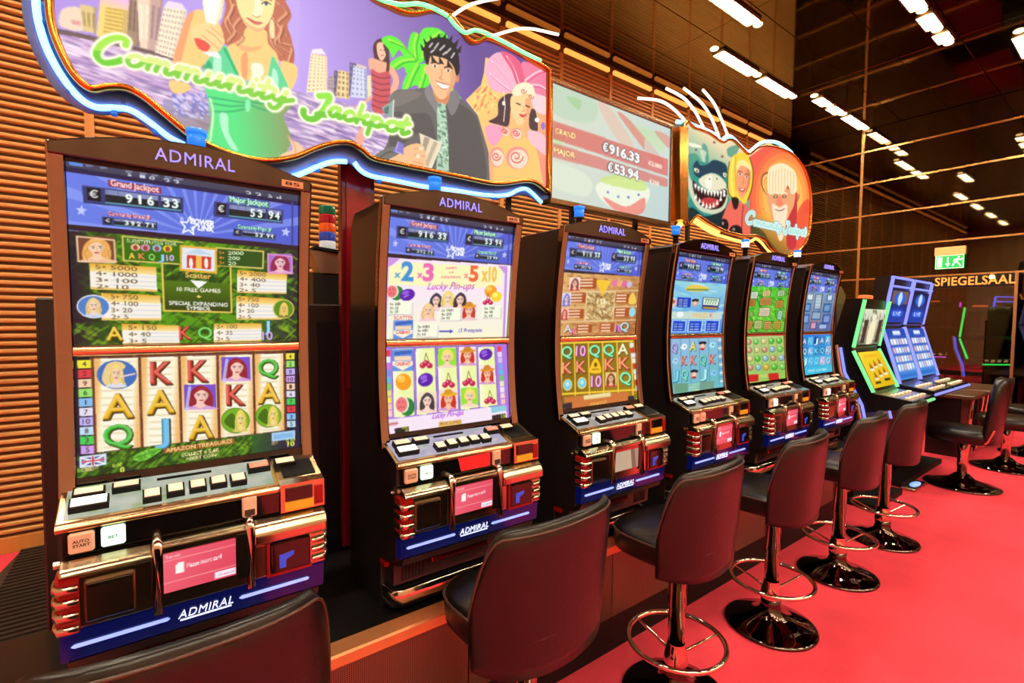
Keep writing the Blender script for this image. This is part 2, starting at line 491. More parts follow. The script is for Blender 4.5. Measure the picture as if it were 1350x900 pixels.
# brush-script lettering, drawn stroke by stroke (x-height 1)
SCRIPT = {
 'C': (1.35, [[(1.25, 1.45), (1.2, 1.85), (.85, 2.0), (.4, 1.7), (.1, 1.05), (.12, .4), (.5, .0), (.95, .12), (1.3, .4)]]),
 'J': (1.35, [[(.55, 1.85), (1.05, 2.0), (1.2, 1.75), (1.05, .6), (.75, -.25), (.3, -.35), (.0, .0), (-.05, .35)], [(.8, .15), (1.3, .25)]]),
 'o': (.95, [[(.5, .95), (.2, .8), (.08, .4), (.28, .05), (.6, .1), (.8, .5), (.65, .9), (.45, .9)], [(.7, .7), (.98, .62)]]),
 'm': (1.5, [[(.0, .7), (.16, .95), (.16, .05)], [(.18, .55), (.42, .95), (.58, .8), (.58, .05)], [(.6, .55), (.86, .95), (1.04, .8), (1.04, .15), (1.25, .05), (1.5, .35)]]),
 'n': (1.1, [[(.0, .7), (.16, .95), (.16, .05)], [(.18, .55), (.42, .95), (.62, .8), (.62, .15), (.82, .05), (1.1, .35)]]),
 'u': (1.05, [[(.08, .95), (.05, .3), (.22, .03), (.5, .25), (.62, .9)], [(.64, .95), (.64, .15), (.82, .05), (1.05, .35)]]),
 'i': (.5, [[(.12, .9), (.1, .15), (.28, .05), (.5, .35)], [(.16, 1.36), (.17, 1.4)]]),
 't': (.62, [[(.26, 1.55), (.16, .2), (.34, .03), (.62, .3)], [(-.08, .95), (.52, 1.05)]]),
 'y': (1.05, [[(.06, .95), (.06, .35), (.25, .1), (.5, .3), (.62, .95)], [(.64, .95), (.5, -.3), (.25, -.62), (.05, -.4)], [(.55, .1), (1.05, .4)]]),
 'a': (.95, [[(.62, .85), (.3, .92), (.06, .45), (.22, .05), (.48, .2), (.64, .85)], [(.64, .9), (.64, .15), (.8, .05), (.98, .3)]]),
 'c': (.8, [[(.62, .75), (.4, .95), (.1, .6), (.14, .15), (.4, .03), (.8, .35)]]),
 'k': (.95, [[(.2, 1.8), (.12, .05)], [(.7, .95), (.2, .45)], [(.2, .5), (.5, .55), (.62, .1), (.95, .25)]]),
 'p': (1.0, [[(.1, .95), (.06, -.8)], [(.1, .6), (.42, .95), (.72, .6), (.55, .12), (.15, .2)], [(.6, .2), (1.0, .4)]]),
}
def script_strokes(word, base, xh, slant=0.2):
    """strokes of a word along base [(x,y)...] (a polyline in source units), x-height xh"""
    adv = 0; raw = []
    for ch in word:
        w, st = SCRIPT[ch]
        for s in st: raw.append([(adv + x + slant * y, y) for x, y in s])
        adv += w
    B = np.array(base, float); seg = np.hypot(*np.diff(B, axis=0).T); cum = np.r_[0, np.cumsum(seg)]
    out = []
    for s in raw:
        q = []
        for x, y in catmull(s, 4):
            t = x / adv * cum[-1]; bx = np.interp(t, cum, B[:, 0]); by = np.interp(t, cum, B[:, 1])
            if t > cum[-1]: bx += (t - cum[-1])
            q.append((bx, by - y * xh))
        out.append(q)
    return out
# ------------------------------------------------------------------ materials
M_slat = add_noise(mat('slat_wood', (202, 150, 84), 0.45, spec=0.4), 3.0, 0.86, 1.12, stretch=(0.6, 4, 8))
M_slatback = mat('slat_backing', (92, 56, 26), 0.7)
M_batten = add_noise(mat('batten_wood', (200, 136, 66), 0.4), 4.0, 0.9, 1.1, stretch=(6, 6, 0.5))
M_wallfar = add_noise(mat('far_wall_wood', (206, 182, 146), 0.5), 1.2, 0.8, 1.15, stretch=(3, 3, 0.4))
M_ceil = mat('smoked_mirror_ceiling', (112, 99, 74), 0.05, 1.0)
M_ceilback = mat('ceiling_void', (10, 8, 6), 0.8)
M_mirror = mat('smoked_mirror_wall', (84, 74, 58), 0.025, 1.0)
M_bar = mat('brass_bar', (214, 168, 104), 0.25, 0.85)
M_black = mat('black_lacquer', (14, 11, 10), 0.3, spec=0.5)
M_matblack = mat('matt_black', (9, 8, 8), 0.6, spec=0.3)
M_carpet = mat('red_carpet', (244, 76, 92), 0.95, spec=0.05)
add_noise(M_carpet, 1.6, 0.82, 1.14, 8.0, bump=0.5, bscale=220)
M_chrome = mat('chrome', (206, 190, 172), 0.12, 1.0)
M_trim = add_noise(mat('copper_trim', (214, 140, 88), 0.32, 0.35), 6, 0.9, 1.1)
M_cove = mat('cove_glow', (255, 190, 110), 0.5, emit=(255, 160, 70), es=1.5)

M_perf = mat('perforated_metal', (120, 96, 80), 0.38, 0.75)
def _perf():
    nt, N, L, b = nodes_of(M_perf)
    tc = N.new('ShaderNodeTexCoord'); vo = N.new('ShaderNodeTexVoronoi'); vo.inputs['Scale'].default_value = 150; vo.inputs['Randomness'].default_value = 0.0
    L.new(tc.outputs['Object'], vo.inputs['Vector'])
    rp = N.new('ShaderNodeValToRGB'); rp.color_ramp.elements[0].position = 0.30; rp.color_ramp.elements[1].position = 0.42
    rp.color_ramp.elements[0].color = (0.015, 0.01, 0.008, 1); rp.color_ramp.elements[1].color = (0.20, 0.13, 0.09, 1)
    L.new(vo.outputs['Distance'], rp.inputs[0]); L.new(rp.outputs[0], b.inputs['Base Color'])
_perf()

WALL_Y, END_X, CEIL_Z, NEAR_Y, LEFT_X = 4.6, 10.28, 5.0, -4.6, -4.4
BACK_X = 14.6

# ------------------------------------------------------------------ floor
def struct(o): o['kind'] = 'structure'; return o
fl = MB(); fl.box(LEFT_X - 0.2, BACK_X, NEAR_Y - 0.2, WALL_Y + 0.2, -0.12, 0.0)
struct(fl.build('floor', M_carpet))['label'] = 'red carpet floor of the gaming hall'
M_mat = mat('ribbed_mat', (58, 46, 34), 0.6)
mt = empty('floor_mat', (-0.42, 3.4, 0))
tag(mt, 'dark ribbed walkway mat on the carpet behind the nearest machine', 'mat')
g = MB(); g.prism_z([(-0.72, 4.55), (0.9, 4.55), (0.9, 2.75), (-0.66, 2.75), (-0.80, 4.0)], 0.001, 0.008); g.build('mat_base', M_mat, mt, (-0.42, 3.4, 0))
g = MB()
for k in range(36):
    y = 2.78 + k * 0.05; g.box(-0.64 - 0.04 * (y > 3.2) - 0.04 * (y > 3.7), 0.88, y, y + 0.024, 0.007, 0.02)
r = g.build('rib', mat('mat_rib', (34, 26, 20), 0.55), mt, (-0.42, 3.4, 0)); r['kind'] = 'stuff'

# ------------------------------------------------------------------ panelled wall behind the machines
PAN = 0.888; PAN0 = -0.30            # battens every 0.888 m
wb = MB(); wb.box(LEFT_X, END_X, WALL_Y, WALL_Y + 0.15, 0, CEIL_Z)
wall_back = struct(wb.build('wall_back', M_slatback)); wall_back['label'] = 'wood panelled wall of horizontal slats'
SL = 0.0505
def slat_mesh(w, name='slat'):
    m = MB(); h = 0.031
    m.prism_x([(0.0, 0), (-0.016, 0.002), (-0.024, 0.009), (-0.024, 0.022), (-0.016, 0.029), (0.0, h)], 0, w)
    return m.mesh(name, M_slat)
_sl = slat_mesh(PAN - 0.05)
npan0 = int(math.floor((LEFT_X - PAN0) / PAN)); npan1 = int(math.ceil((END_X - PAN0) / PAN))
rest = MB()
def rest_slat(x0, x1, z):
    h = 0.031; rest.prism_x([(WALL_Y, z), (WALL_Y - 0.016, z + 0.002), (WALL_Y - 0.024, z + 0.009), (WALL_Y - 0.024, z + 0.022), (WALL_Y - 0.016, z + 0.029), (WALL_Y, z + h)], x0, x1)
for k in range(npan0, npan1):
    x0 = PAN0 + k * PAN; x1 = min(x0 + PAN, END_X)
    if x1 - x0 < 0.1: continue
    xa = max(x0 + 0.025, LEFT_X); xb = x1 - 0.025
    for j in range(94):
        z = 0.13 + j * SL
        if z > 4.82: break
        single = (k == -1 and z < 3.75) or (k == 0 and 1.5 < z < 3.2) or (k == 1 and 1.7 < z < 3.0) 
        if single: link_mesh('slat', _sl, wall_back, (xa, WALL_Y, z))
        else: rest_slat(xa, xb, z)
r = rest.build('slats', M_slat, wall_back); r['kind'] = 'stuff'
_bt = MB().box(-0.026, 0.026, WALL_Y - 0.030, WALL_Y, 0.0, 4.86).mesh('batten', M_batten)
_cv = MB().box(0.05, PAN - 0.05, WALL_Y - 0.05, WALL_Y - 0.01, 4.885, 4.93).mesh('cove_strip', M_cove)
for k in range(npan0 + 1, npan1):
    x = PAN0 + k * PAN
    if x < END_X - 0.05: link_mesh('batten', _bt, wall_back, (x, 0, 0))
    if x + PAN < END_X: link_mesh('cove_strip', _cv, wall_back, (x, 0, 0))
bb = MB(); bb.box(LEFT_X, END_X, WALL_Y - 0.03, WALL_Y, 0, 0.11)
struct(bb.build('baseboard_back', M_batten, bevel=0.004))
w = MB(); w.box(LEFT_X - 0.15, LEFT_X, NEAR_Y, WALL_Y + 0.15, 0, CEIL_Z); struct(w.build('wall_left', M_wallfar))
w = MB(); w.box(LEFT_X - 0.15, END_X + 0.1, NEAR_Y - 0.15, NEAR_Y, 0, CEIL_Z); struct(w.build('wall_front', M_wallfar))

# ------------------------------------------------------------------ ceiling of smoked mirror planks
c = MB(); c.box(LEFT_X - 0.15, BACK_X, NEAR_Y - 0.15, WALL_Y + 0.15, CEIL_Z + 0.02, CEIL_Z + 0.2)
ceiling = struct(c.build('ceiling', M_ceilback)); ceiling['label'] = 'dark mirrored ceiling of long panels'
TW = 0.595; ys = [2.215 + TW * k for k in range(-12, 6)]
xs = [LEFT_X + 2.446 * k for k in range(7)]
for y0, y1 in zip(ys, ys[1:]):
    y0 = max(y0, NEAR_Y); y1 = min(y1, WALL_Y)
    if y1 - y0 < 0.1: continue
    me = MB().cbox(0.003, 2.446 - 0.003, y0 + 0.003, y1 - 0.003, CEIL_Z, CEIL_Z + 0.02, 0.0025).mesh('ceiling_panel', M_ceil)
    for x in xs[:-1]: link_mesh('panel', me, ceiling, (x, 0, 0))

# ------------------------------------------------------------------ end wall of smoked mirror with brass bars and a glass doorway
rows = [2.354, 2.9, 3.475, 4.035, 4.60, 5.0]; cols = [WALL_Y, 3.36, 0.9, -1.9, NEAR_Y]
GL0, GL1 = 1.345, 2.98
e = MB(); e.box(END_X + 0.03, END_X + 0.1, NEAR_Y, WALL_Y + 0.15, 2.354, CEIL_Z); e.box(END_X + 0.03, END_X + 0.1, GL1, WALL_Y + 0.15, 0, 2.354); e.box(END_X + 0.03, END_X + 0.1, NEAR_Y, GL0, 0, 2.354)
wall_right = struct(e.build('wall_right', M_matblack)); wall_right['label'] = 'smoked mirror end wall with thin brass bars'
for z0, z1 in zip(rows, rows[1:]):
    for y1, y0 in zip(cols, cols[1:]):
        MB().cbox(END_X + 0.01, END_X + 0.03, y0 + 0.004, y1 - 0.004, z0 + 0.004, z1 - 0.004, 0.003).build('panel', M_mirror, wall_right)
MB().cbox(END_X + 0.01, END_X + 0.03, GL1 + 0.02, WALL_Y - 0.004, 0.004, 2.35, 0.003).build('panel', M_mirror, wall_right)
MB().cbox(END_X + 0.01, END_X + 0.03, NEAR_Y + 0.004, GL0 - 0.02, 0.004, 2.35, 0.003).build('panel', M_mirror, wall_right)
for z in rows[:-1]: MB().box(END_X - 0.012, END_X + 0.012, NEAR_Y, WALL_Y, z - 0.014, z + 0.014).build('bar', M_bar, wall_right)
for y in cols[1:-1]: MB().box(END_X - 0.014, END_X + 0.010, y - 0.02, y + 0.02, 2.354 if y < 3 else 0, CEIL_Z).build('bar', M_bar, wall_right)
for y in (GL0, GL1): MB().box(END_X - 0.014, END_X + 0.03, y - 0.018, y + 0.018, 0, 2.354).build('bar', M_bar, wall_right)
# tinted glass of the doorway
M_glass = bpy.data.materials.new('tinted_glass'); M_glass.use_nodes = True; MATS['tinted_glass'] = M_glass
nt = M_glass.node_tree; nt.nodes.clear()
out = nt.nodes.new('ShaderNodeOutputMaterial'); tr = nt.nodes.new('ShaderNodeBsdfTransparent'); tr.inputs[0].default_value = (0.78, 0.72, 0.62, 1)
gl = nt.nodes.new('ShaderNodeBsdfGlossy'); gl.inputs['Roughness'].default_value = 0.02; gl.inputs[0].default_value = (0.8, 0.75, 0.7, 1)
mx = nt.nodes.new('ShaderNodeMixShader'); mx.inputs[0].default_value = 0.12
nt.links.new(tr.outputs[0], mx.inputs[1]); nt.links.new(gl.outputs[0], mx.inputs[2]); nt.links.new(mx.outputs[0], out.inputs[0])
door = struct(MB().box(END_X + 0.012, END_X + 0.022, GL0 + 0.02, GL1 - 0.02, 0.01, 2.16).build('door_1', M_glass)); door['label'] = 'tinted glass doorway under the orange lettering'
# side room seen dimly through that glass
rm = MB(); rm.box(BACK_X, BACK_X + 0.1, -2.0, WALL_Y + 0.2, 0, CEIL_Z); rm.box(END_X + 0.1, BACK_X, WALL_Y + 0.1, WALL_Y + 0.2, 0, CEIL_Z); rm.box(END_X + 0.1, BACK_X, -2.1, -2.0, 0, CEIL_Z); rm.box(END_X + 0.1, BACK_X, -2.0, WALL_Y + 0.1, 2.6, 2.7)
struct(rm.build('wall_far', mat('side_room_dark', (38, 28, 24), 0.6)))
# lintel with the lettering
M_let = mat('letter_orange', (240, 150, 70), 0.4, emit=(255, 158, 72), es=0.95)
li = MB().cbox(END_X - 0.02, END_X + 0.02, GL0 + 0.02, GL1 - 0.02, 2.15, 2.34, 0.004).build('lettering_panel', M_black)
sg = empty('room_sign', (END_X, 2.1, 2.15)); tag(sg, 'orange SPIEGELSAAL lettering on the dark lintel above the glass doorway', 'sign')
li.name = 'panel'; li.parent = sg; li.matrix_parent_inverse = Matrix.Translation((-END_X, -2.1, -2.15))
text_obj('lettering', 'SPIEGELSAAL', 0.92, 0.135, (-0.021, 1.815 - 2.1, 0.10), (0, -1, 0), (0, 0, 1), M_let, sg, 0.006, bold=0.015, spacing=1.05)
M_warmlamp = mat('spot_glow', (255, 220, 150), 0.5, emit=(255, 205, 120), es=6.0)
sp = empty('spot_lamp', (END_X - 0.07, 1.60, 2.26)); tag(sp, 'small warm spot lamp glowing over the orange lettering', 'lamp')
MB().lathe([(0, 0.0), (0.028, 0.004), (0.034, 0.03), (0.022, 0.055), (0, 0.06)], 14).build('bulb', M_warmlamp, sp)
MB().lathe([(0, 0.06), (0.026, 0.058), (0.026, 0.085), (0, 0.085)], 14).build('holder', M_bar, sp)

# ------------------------------------------------------------------ ceiling light fittings
M_diff = mat('lamp_diffuser', (255, 230, 190), 0.5, emit=LAMP_COL, es=LAMP_POWER, srgb=False)
M_spot = mat('lamp_spot', (255, 230, 190), 0.5, emit=(1.0, 0.74, 0.42), es=9.0, srgb=False)
M_fit = mat('fitting_frame', (150, 116, 70), 0.35, 0.8)
_fit = {}
def ceiling_light(x0, x1, y, wd=0.17, label='', spots=True):
    L = round(x1 - x0, 2); key = (L, wd)
    o = empty('ceiling_light', ((x0 + x1) / 2, y, CEIL_Z)); tag(o, label, 'ceiling light', 'louvred ceiling lights')
    if key not in _fit:
        fr = MB(); h = L / 2; b = wd / 2
        fr.box(-h, h, -b, -b + 0.012, -0.03, 0); fr.box(-h, h, b - 0.012, b, -0.03, 0); fr.box(-h, -h + 0.012, -b, b, -0.03, 0); fr.box(h - 0.012, h, -b, b, -0.03, 0)
        df = MB().box(-h + 0.012, h - 0.012, -b + 0.012, b - 0.012, -0.012, -0.004)
        lv = MB(); n = max(2, int(L / 0.16))
        lv.box(-0.004, 0.004, -b + 0.012, b - 0.012, -0.03, -0.013)
        s1 = MB().lathe([(0, -0.014), (0.042, -0.014), (0.05, -0.004), (0, -0.002)], 18, (0, 0))
        _fit[key] = (fr.mesh('frame', M_fit), df.mesh('diffuser', M_diff), lv.mesh('louvre', M_fit), s1.mesh('spot', M_spot))
    a, b_, c_, d_ = _fit[key]
    link_mesh('frame', a, o); link_mesh('diffuser', b_, o); n = max(2, int(L / 0.16)); [link_mesh('louvre', c_, o, (-L / 2 + k * L / n, 0, 0)) for k in range(1, n)]
    if spots:
        for s in (-1, 1): link_mesh('spot', d_, o, (s * (L / 2 + 0.09), 0, 0))
    return o
vis = [(4.70, 5.60, 2.95, 'ceiling light cut by the top edge of the photo above the second cartoon sign'),
       (5.85, 6.73, 3.53, 'long ceiling light above the sparkle rods, first of its row'),
       (6.93, 7.83, 3.53, 'long ceiling light just past the sparkle rods, second of its row'),
       (8.22, 8.60, 3.32, 'short ceiling light, third along the row toward the mirrored end wall'),
       (8.72, 9.10, 3.32, 'short ceiling light, fourth along the row toward the mirrored end wall'),
       (9.30, 10.12, 3.31, 'last ceiling light of its row, touching the mirrored end wall'),
       (5.95, 6.76, 1.74, 'ceiling light at the top edge of the photo, first of the farther row'),
       (6.93, 7.34, 1.74, 'second light of the farther ceiling row, between two small spots'),
       (7.50, 7.80, 1.73, 'third light of the farther ceiling row, short and square'),
       (8.30, 9.05, 1.17, 'ceiling light cut by the side edge of the photo')]
for x0, x1, y, lb in vis: ceiling_light(x0, x1, y, label=lb)
k = 0
for y in (3.45, 1.7, -1.9, -3.1, -4.2):  # unseen fittings continuing the rows, added to brighten the hall
    for x in (-3.2, -1.3, 0.6, 2.5, 4.4, 6.3, 8.2):
        if (y > 1 and x > 4) : continue
        if y == 1.7 and x > 4: continue
        k += 1
        ceiling_light(x, x + 0.9, y, label='unseen louvred ceiling light continuing the rows, added to light the hall')
# ------------------------------------------------------------------ plinth under the row
M_plinthtop = mat('plinth_top', (16, 13, 12), 0.35)
pl = empty('machine_plinth', (2.1, 1.5, 0)); tag(pl, 'long black plinth with perforated metal front and copper trim under the machines', 'plinth')
PO = (2.1, 1.5, 0); PX0, PX1 = -0.62, 4.66
MB().box(PX0, PX1, 1.50, 2.08, 0.55, 0.60).build('top', M_plinthtop, pl, PO)
MB().cbox(PX0, PX1, 1.425, 1.50, 0.556, 0.5995, 0.006).build('trim', M_trim, pl, PO)
MB().box(PX0 + 0.02, PX1 - 0.02, 1.54, 2.06, 0.0, 0.55).build('toe_kick', M_matblack, pl, PO)
for k in range(7):
    a = PX0 + 0.01 + k * 0.7525
    MB().cbox(a, a + 0.7465, 1.435, 1.46, 0.262, 0.557, 0.003).build('panel', M_perf, pl, PO)

# ------------------------------------------------------------------ slot machine (front towards -Y)
MO = (0, 1.60, 0.60)                                     # origin of a machine: middle of its foot
M_side = add_noise(mat('cabinet_side', (34, 29, 29), 0.32, spec=0.5), 40, 0.9, 1.1)
M_bezel = mat('bezel_chrome', (158, 138, 124), 0.1, 1.0)
M_dkchrome = mat('dark_chrome', (88, 76, 70), 0.07, 1.0)
M_gold = mat('pale_gold_chrome', (226, 196, 150), 0.22, 1.0)
M_panelgloss = mat('gloss_black_panel', (12, 10, 10), 0.12, spec=0.6, coat=0.3)
M_window = mat('dark_window', (22, 18, 16), 0.08, spec=0.7)
M_smoke = mat('smoked_silver', (188, 178, 146), 0.2, 1.0)
M_red = mat('red_trim_and_reflection', (140, 18, 16), 0.25, emit=(150, 10, 8), es=0.05, sample=False)  # red trim, and red reflections modelled as solid parts
M_yellow = mat('yellow_label', (236, 176, 44), 0.4)
M_pinkbtn = mat('pink_button', (240, 160, 140), 0.35, emit=(230, 110, 90), es=0.35, sample=False)
M_creambtn = mat('cream_button', (250, 232, 204), 0.35, emit=(255, 226, 190), es=0.35, sample=False)
M_litbtn = mat('lit_button', (255, 250, 236), 0.35, emit=(255, 250, 228), es=1.1, sample=False)
M_mintbtn = mat('mint_lit_button', (220, 255, 236), 0.3, emit=(214, 255, 232), es=1.0, sample=False)
M_tanbtn = mat('tan_button', (222, 178, 150), 0.4, emit=(210, 150, 120), es=0.15, sample=False)
M_ink = mat('print_ink', (60, 36, 30), 0.6)
M_blueglow = mat('blue_strip', (6, 10, 46), 0.15, emit=(20, 36, 160), es=0.13, sample=False)
M_blueline = mat('blue_neon_line', (140, 160, 255), 0.3, emit=(132, 152, 255), es=1.25, sample=False)
M_logo = mat('logo_glow', (220, 230, 255), 0.3, emit=(200, 214, 255), es=1.0, sample=False)
M_purplelogo = mat('logo_violet', (130, 130, 240), 0.3, emit=(128, 132, 250), es=0.95, sample=False)
M_tag = mat('number_plate', (226, 170, 120), 0.4)
M_bluelamp = mat('blue_lamp', (30, 110, 240), 0.2, emit=(36, 130, 255), es=0.8, sample=False)
M_whitelamp = mat('white_lamp', (240, 240, 255), 0.2, emit=(236, 236, 255), es=1.4, sample=False)

def bezel_y(z):      # front edge of the side frames: a shallow concave curve
    return float(np.interp(z, [0.6, 1.153, 1.24, 1.38, 1.51, 1.65, 1.78, 1.90, 2.0], [1.545, 1.547, 1.563, 1.578, 1.582, 1.578, 1.566, 1.549, 1.53]))

HW = 0.285
UP = ((1.557, 1.968), (1.597, 1.527)); LO = ((1.595, 1.497), (1.573, 1.203))     # (y,z) top and bottom of the two screens

def template():
    P = {}
    def put(key, mb, m, name, bevel=0.0): P[key] = (mb, m, name, bevel)
    # body: side outline
    zs = np.linspace(1.19, 1.985, 14)
    front = [(bezel_y(z) + 0.026, z) for z in zs]
    prof = [(1.90, 0.60), (1.885, 1.55), (1.862, 1.93), (1.84, 1.975), (1.80, 1.985)] + front[::-1] + [(1.565, 1.17), (1.452, 1.132), (1.448, 1.06), (1.47, 1.055), (1.47, 0.905), (1.452, 0.90), (1.455, 0.815), (1.50, 0.79), (1.585, 0.775), (1.585, 0.60)]
    put('cabinet', MB().prism_x(prof[::-1], -HW + 0.004, HW - 0.004), M_side, 'cabinet')
    # side frames
    zs = np.linspace(1.160, 1.998, 18)
    for s, key in ((-1, 'frame_l'), (1, 'frame_r')):
        x0, x1 = sorted((s * 0.2575, s * 0.2895))
        pf = [(bezel_y(z), z) for z in zs] + [(bezel_y(z) + 0.034, z) for z in zs[::-1]]
        put(key, MB().prism_x(pf, x0, x1, False), M_bezel, 'side_frame', 0.005)
    # arched head
    arch = [(x, 1.995 + 0.05 * (1 - (x / HW) ** 2)) for x in np.linspace(-HW, HW, 17)]
    put('head', MB().prism_y([(-HW, 1.968), *arch, (HW, 1.968)], 1.528, 1.552), M_dkchrome, 'top_panel', 0.003)
    roof = [(x, 1.985 + 0.05 * (1 - (x / HW) ** 2)) for x in np.linspace(-HW + 0.004, HW - 0.004, 17)]
    put('roof', MB().prism_y([(-HW + 0.004, 1.96), *roof, (HW - 0.004, 1.96)], 1.5525, 1.83), M_side, 'roof')
    put('tagp', MB().box(0.205, 0.262, 1.5255, 1.528, 1.974, 1.992), M_tag, 'number_plate')
    # bar between the screens
    b = MB(); b.sweep([(-0.2575, 1.588, 1.512), (0.2575, 1.588, 1.512)], [(0.006 * math.cos(t) * 1.3, 0.014 * math.sin(t)) for t in np.linspace(0, 2 * math.pi, 12, False)])
    put('divider', b, M_gold, 'screen_bar')
    put('sill', MB().prism_x([(1.566, 1.203), (1.574, 1.203), (1.574, 1.17), (1.562, 1.17)][::-1], -0.2575, 0.2575), M_panelgloss, 'screen_sill')
    # button deck
    deck = [(1.568, 1.184), (1.445, 1.138), (1.437, 1.130), (1.437, 1.118), (1.452, 1.116), (1.57, 1.16)]
    put('deck', MB().prism_x(deck[::-1], -HW, HW), M_gold, 'button_deck', 0.003)
    put('lip', MB().tube([(-HW + 0.002, 1.438, 1.127), (0.165, 1.438, 1.127)], 0.0095, 10), M_gold, 'front_rail')
    return P
TPL = template()

def text_only(*a, **k):
    o = text_obj(*a, **k); me = o.data; bpy.data.objects.remove(o); return me
def deck_pt(y): return 1.184 + (y - 1.568) * (1.184 - 1.138) / (1.568 - 1.445)
BTN = [(-0.2285, 1.485, 0.036, 0.017, 'lit'), (-0.231, 1.522, 0.030, 0.013, 'cream'), (-0.161, 1.525, 0.028, 0.012, 'cream'),
       (-0.1105, 1.476, 0.019, 0.017, 'cream'), (-0.063, 1.4815, 0.019, 0.017, 'cream'), (-0.0155, 1.4825, 0.019, 0.017, 'cream'), (0.0305, 1.4845, 0.019, 0.017, 'cream'), (0.0765, 1.4815, 0.019, 0.017, 'cream'),
       (0.1325, 1.520, 0.028, 0.014, 'pink'), (0.201, 1.522, 0.028, 0.014, 'cream')]
BM = {'lit': M_litbtn, 'cream': M_creambtn, 'pink': M_pinkbtn}
_sh = {}
def shared(key, fn):
    if key not in _sh: _sh[key] = fn()
    return _sh[key]

def slanted_button(hx, hy):
    """button cap lying on the slanted deck, local origin on the deck surface"""
    sl = (1.184 - 1.138) / (1.568 - 1.445)
    def top(x, y, h): return (x, y - h * sl * 0.95, y * sl + h)
    m = MB(); a = [(-hx, -hy), (hx, -hy), (hx, hy), (-hx, hy)]; c = 0.004
    b0 = [top(x, y, 0.006) for x, y in a]; b1 = [top(x, y, 0.0125) for x, y in a]; b2 = [top(x - c * np.sign(x), y - c * np.sign(y), 0.0155) for x, y in a]
    m._add(b0 + b1 + b2, [(0, 1, 5, 4), (1, 2, 6, 5), (2, 3, 7, 6), (3, 0, 4, 7), (4, 5, 9, 8), (5, 6, 10, 9), (6, 7, 11, 10), (7, 4, 8, 11), (8, 9, 10, 11), (3, 2, 1, 0)])
    return m
def button_base(hx, hy):
    sl = (1.184 - 1.138) / (1.568 - 1.445); m = MB()
    def top(x, y, h): return (x, y - h * sl, y * sl + h)
    a = [(-hx, -hy), (hx, -hy), (hx, hy), (-hx, hy)]
    m._add([top(x, y, -0.004) for x, y in a] + [top(x, y, 0.0135) for x, y in a], [(0, 1, 5, 4), (1, 2, 6, 5), (2, 3, 7, 6), (3, 0, 4, 7), (4, 5, 6, 7), (3, 2, 1, 0)])
    return m

def deck_print(i):
    cols = [((232, 236, 214), (170, 200, 130)), ((226, 214, 240), (190, 190, 226)), ((206, 196, 188), (150, 160, 170)), ((200, 190, 170), (160, 150, 140)), ((200, 190, 170), (160, 150, 140)), ((200, 190, 170), (160, 150, 140))][i]
    cv = Canvas(60, 14, None, cols[0], 1)
    cv.speckle(cv.full(), [cols[1], (250, 250, 240), cols[0], (190, 214, 200)], 90, 3, 1.2, 0.6, 0.1, i)
    return cv

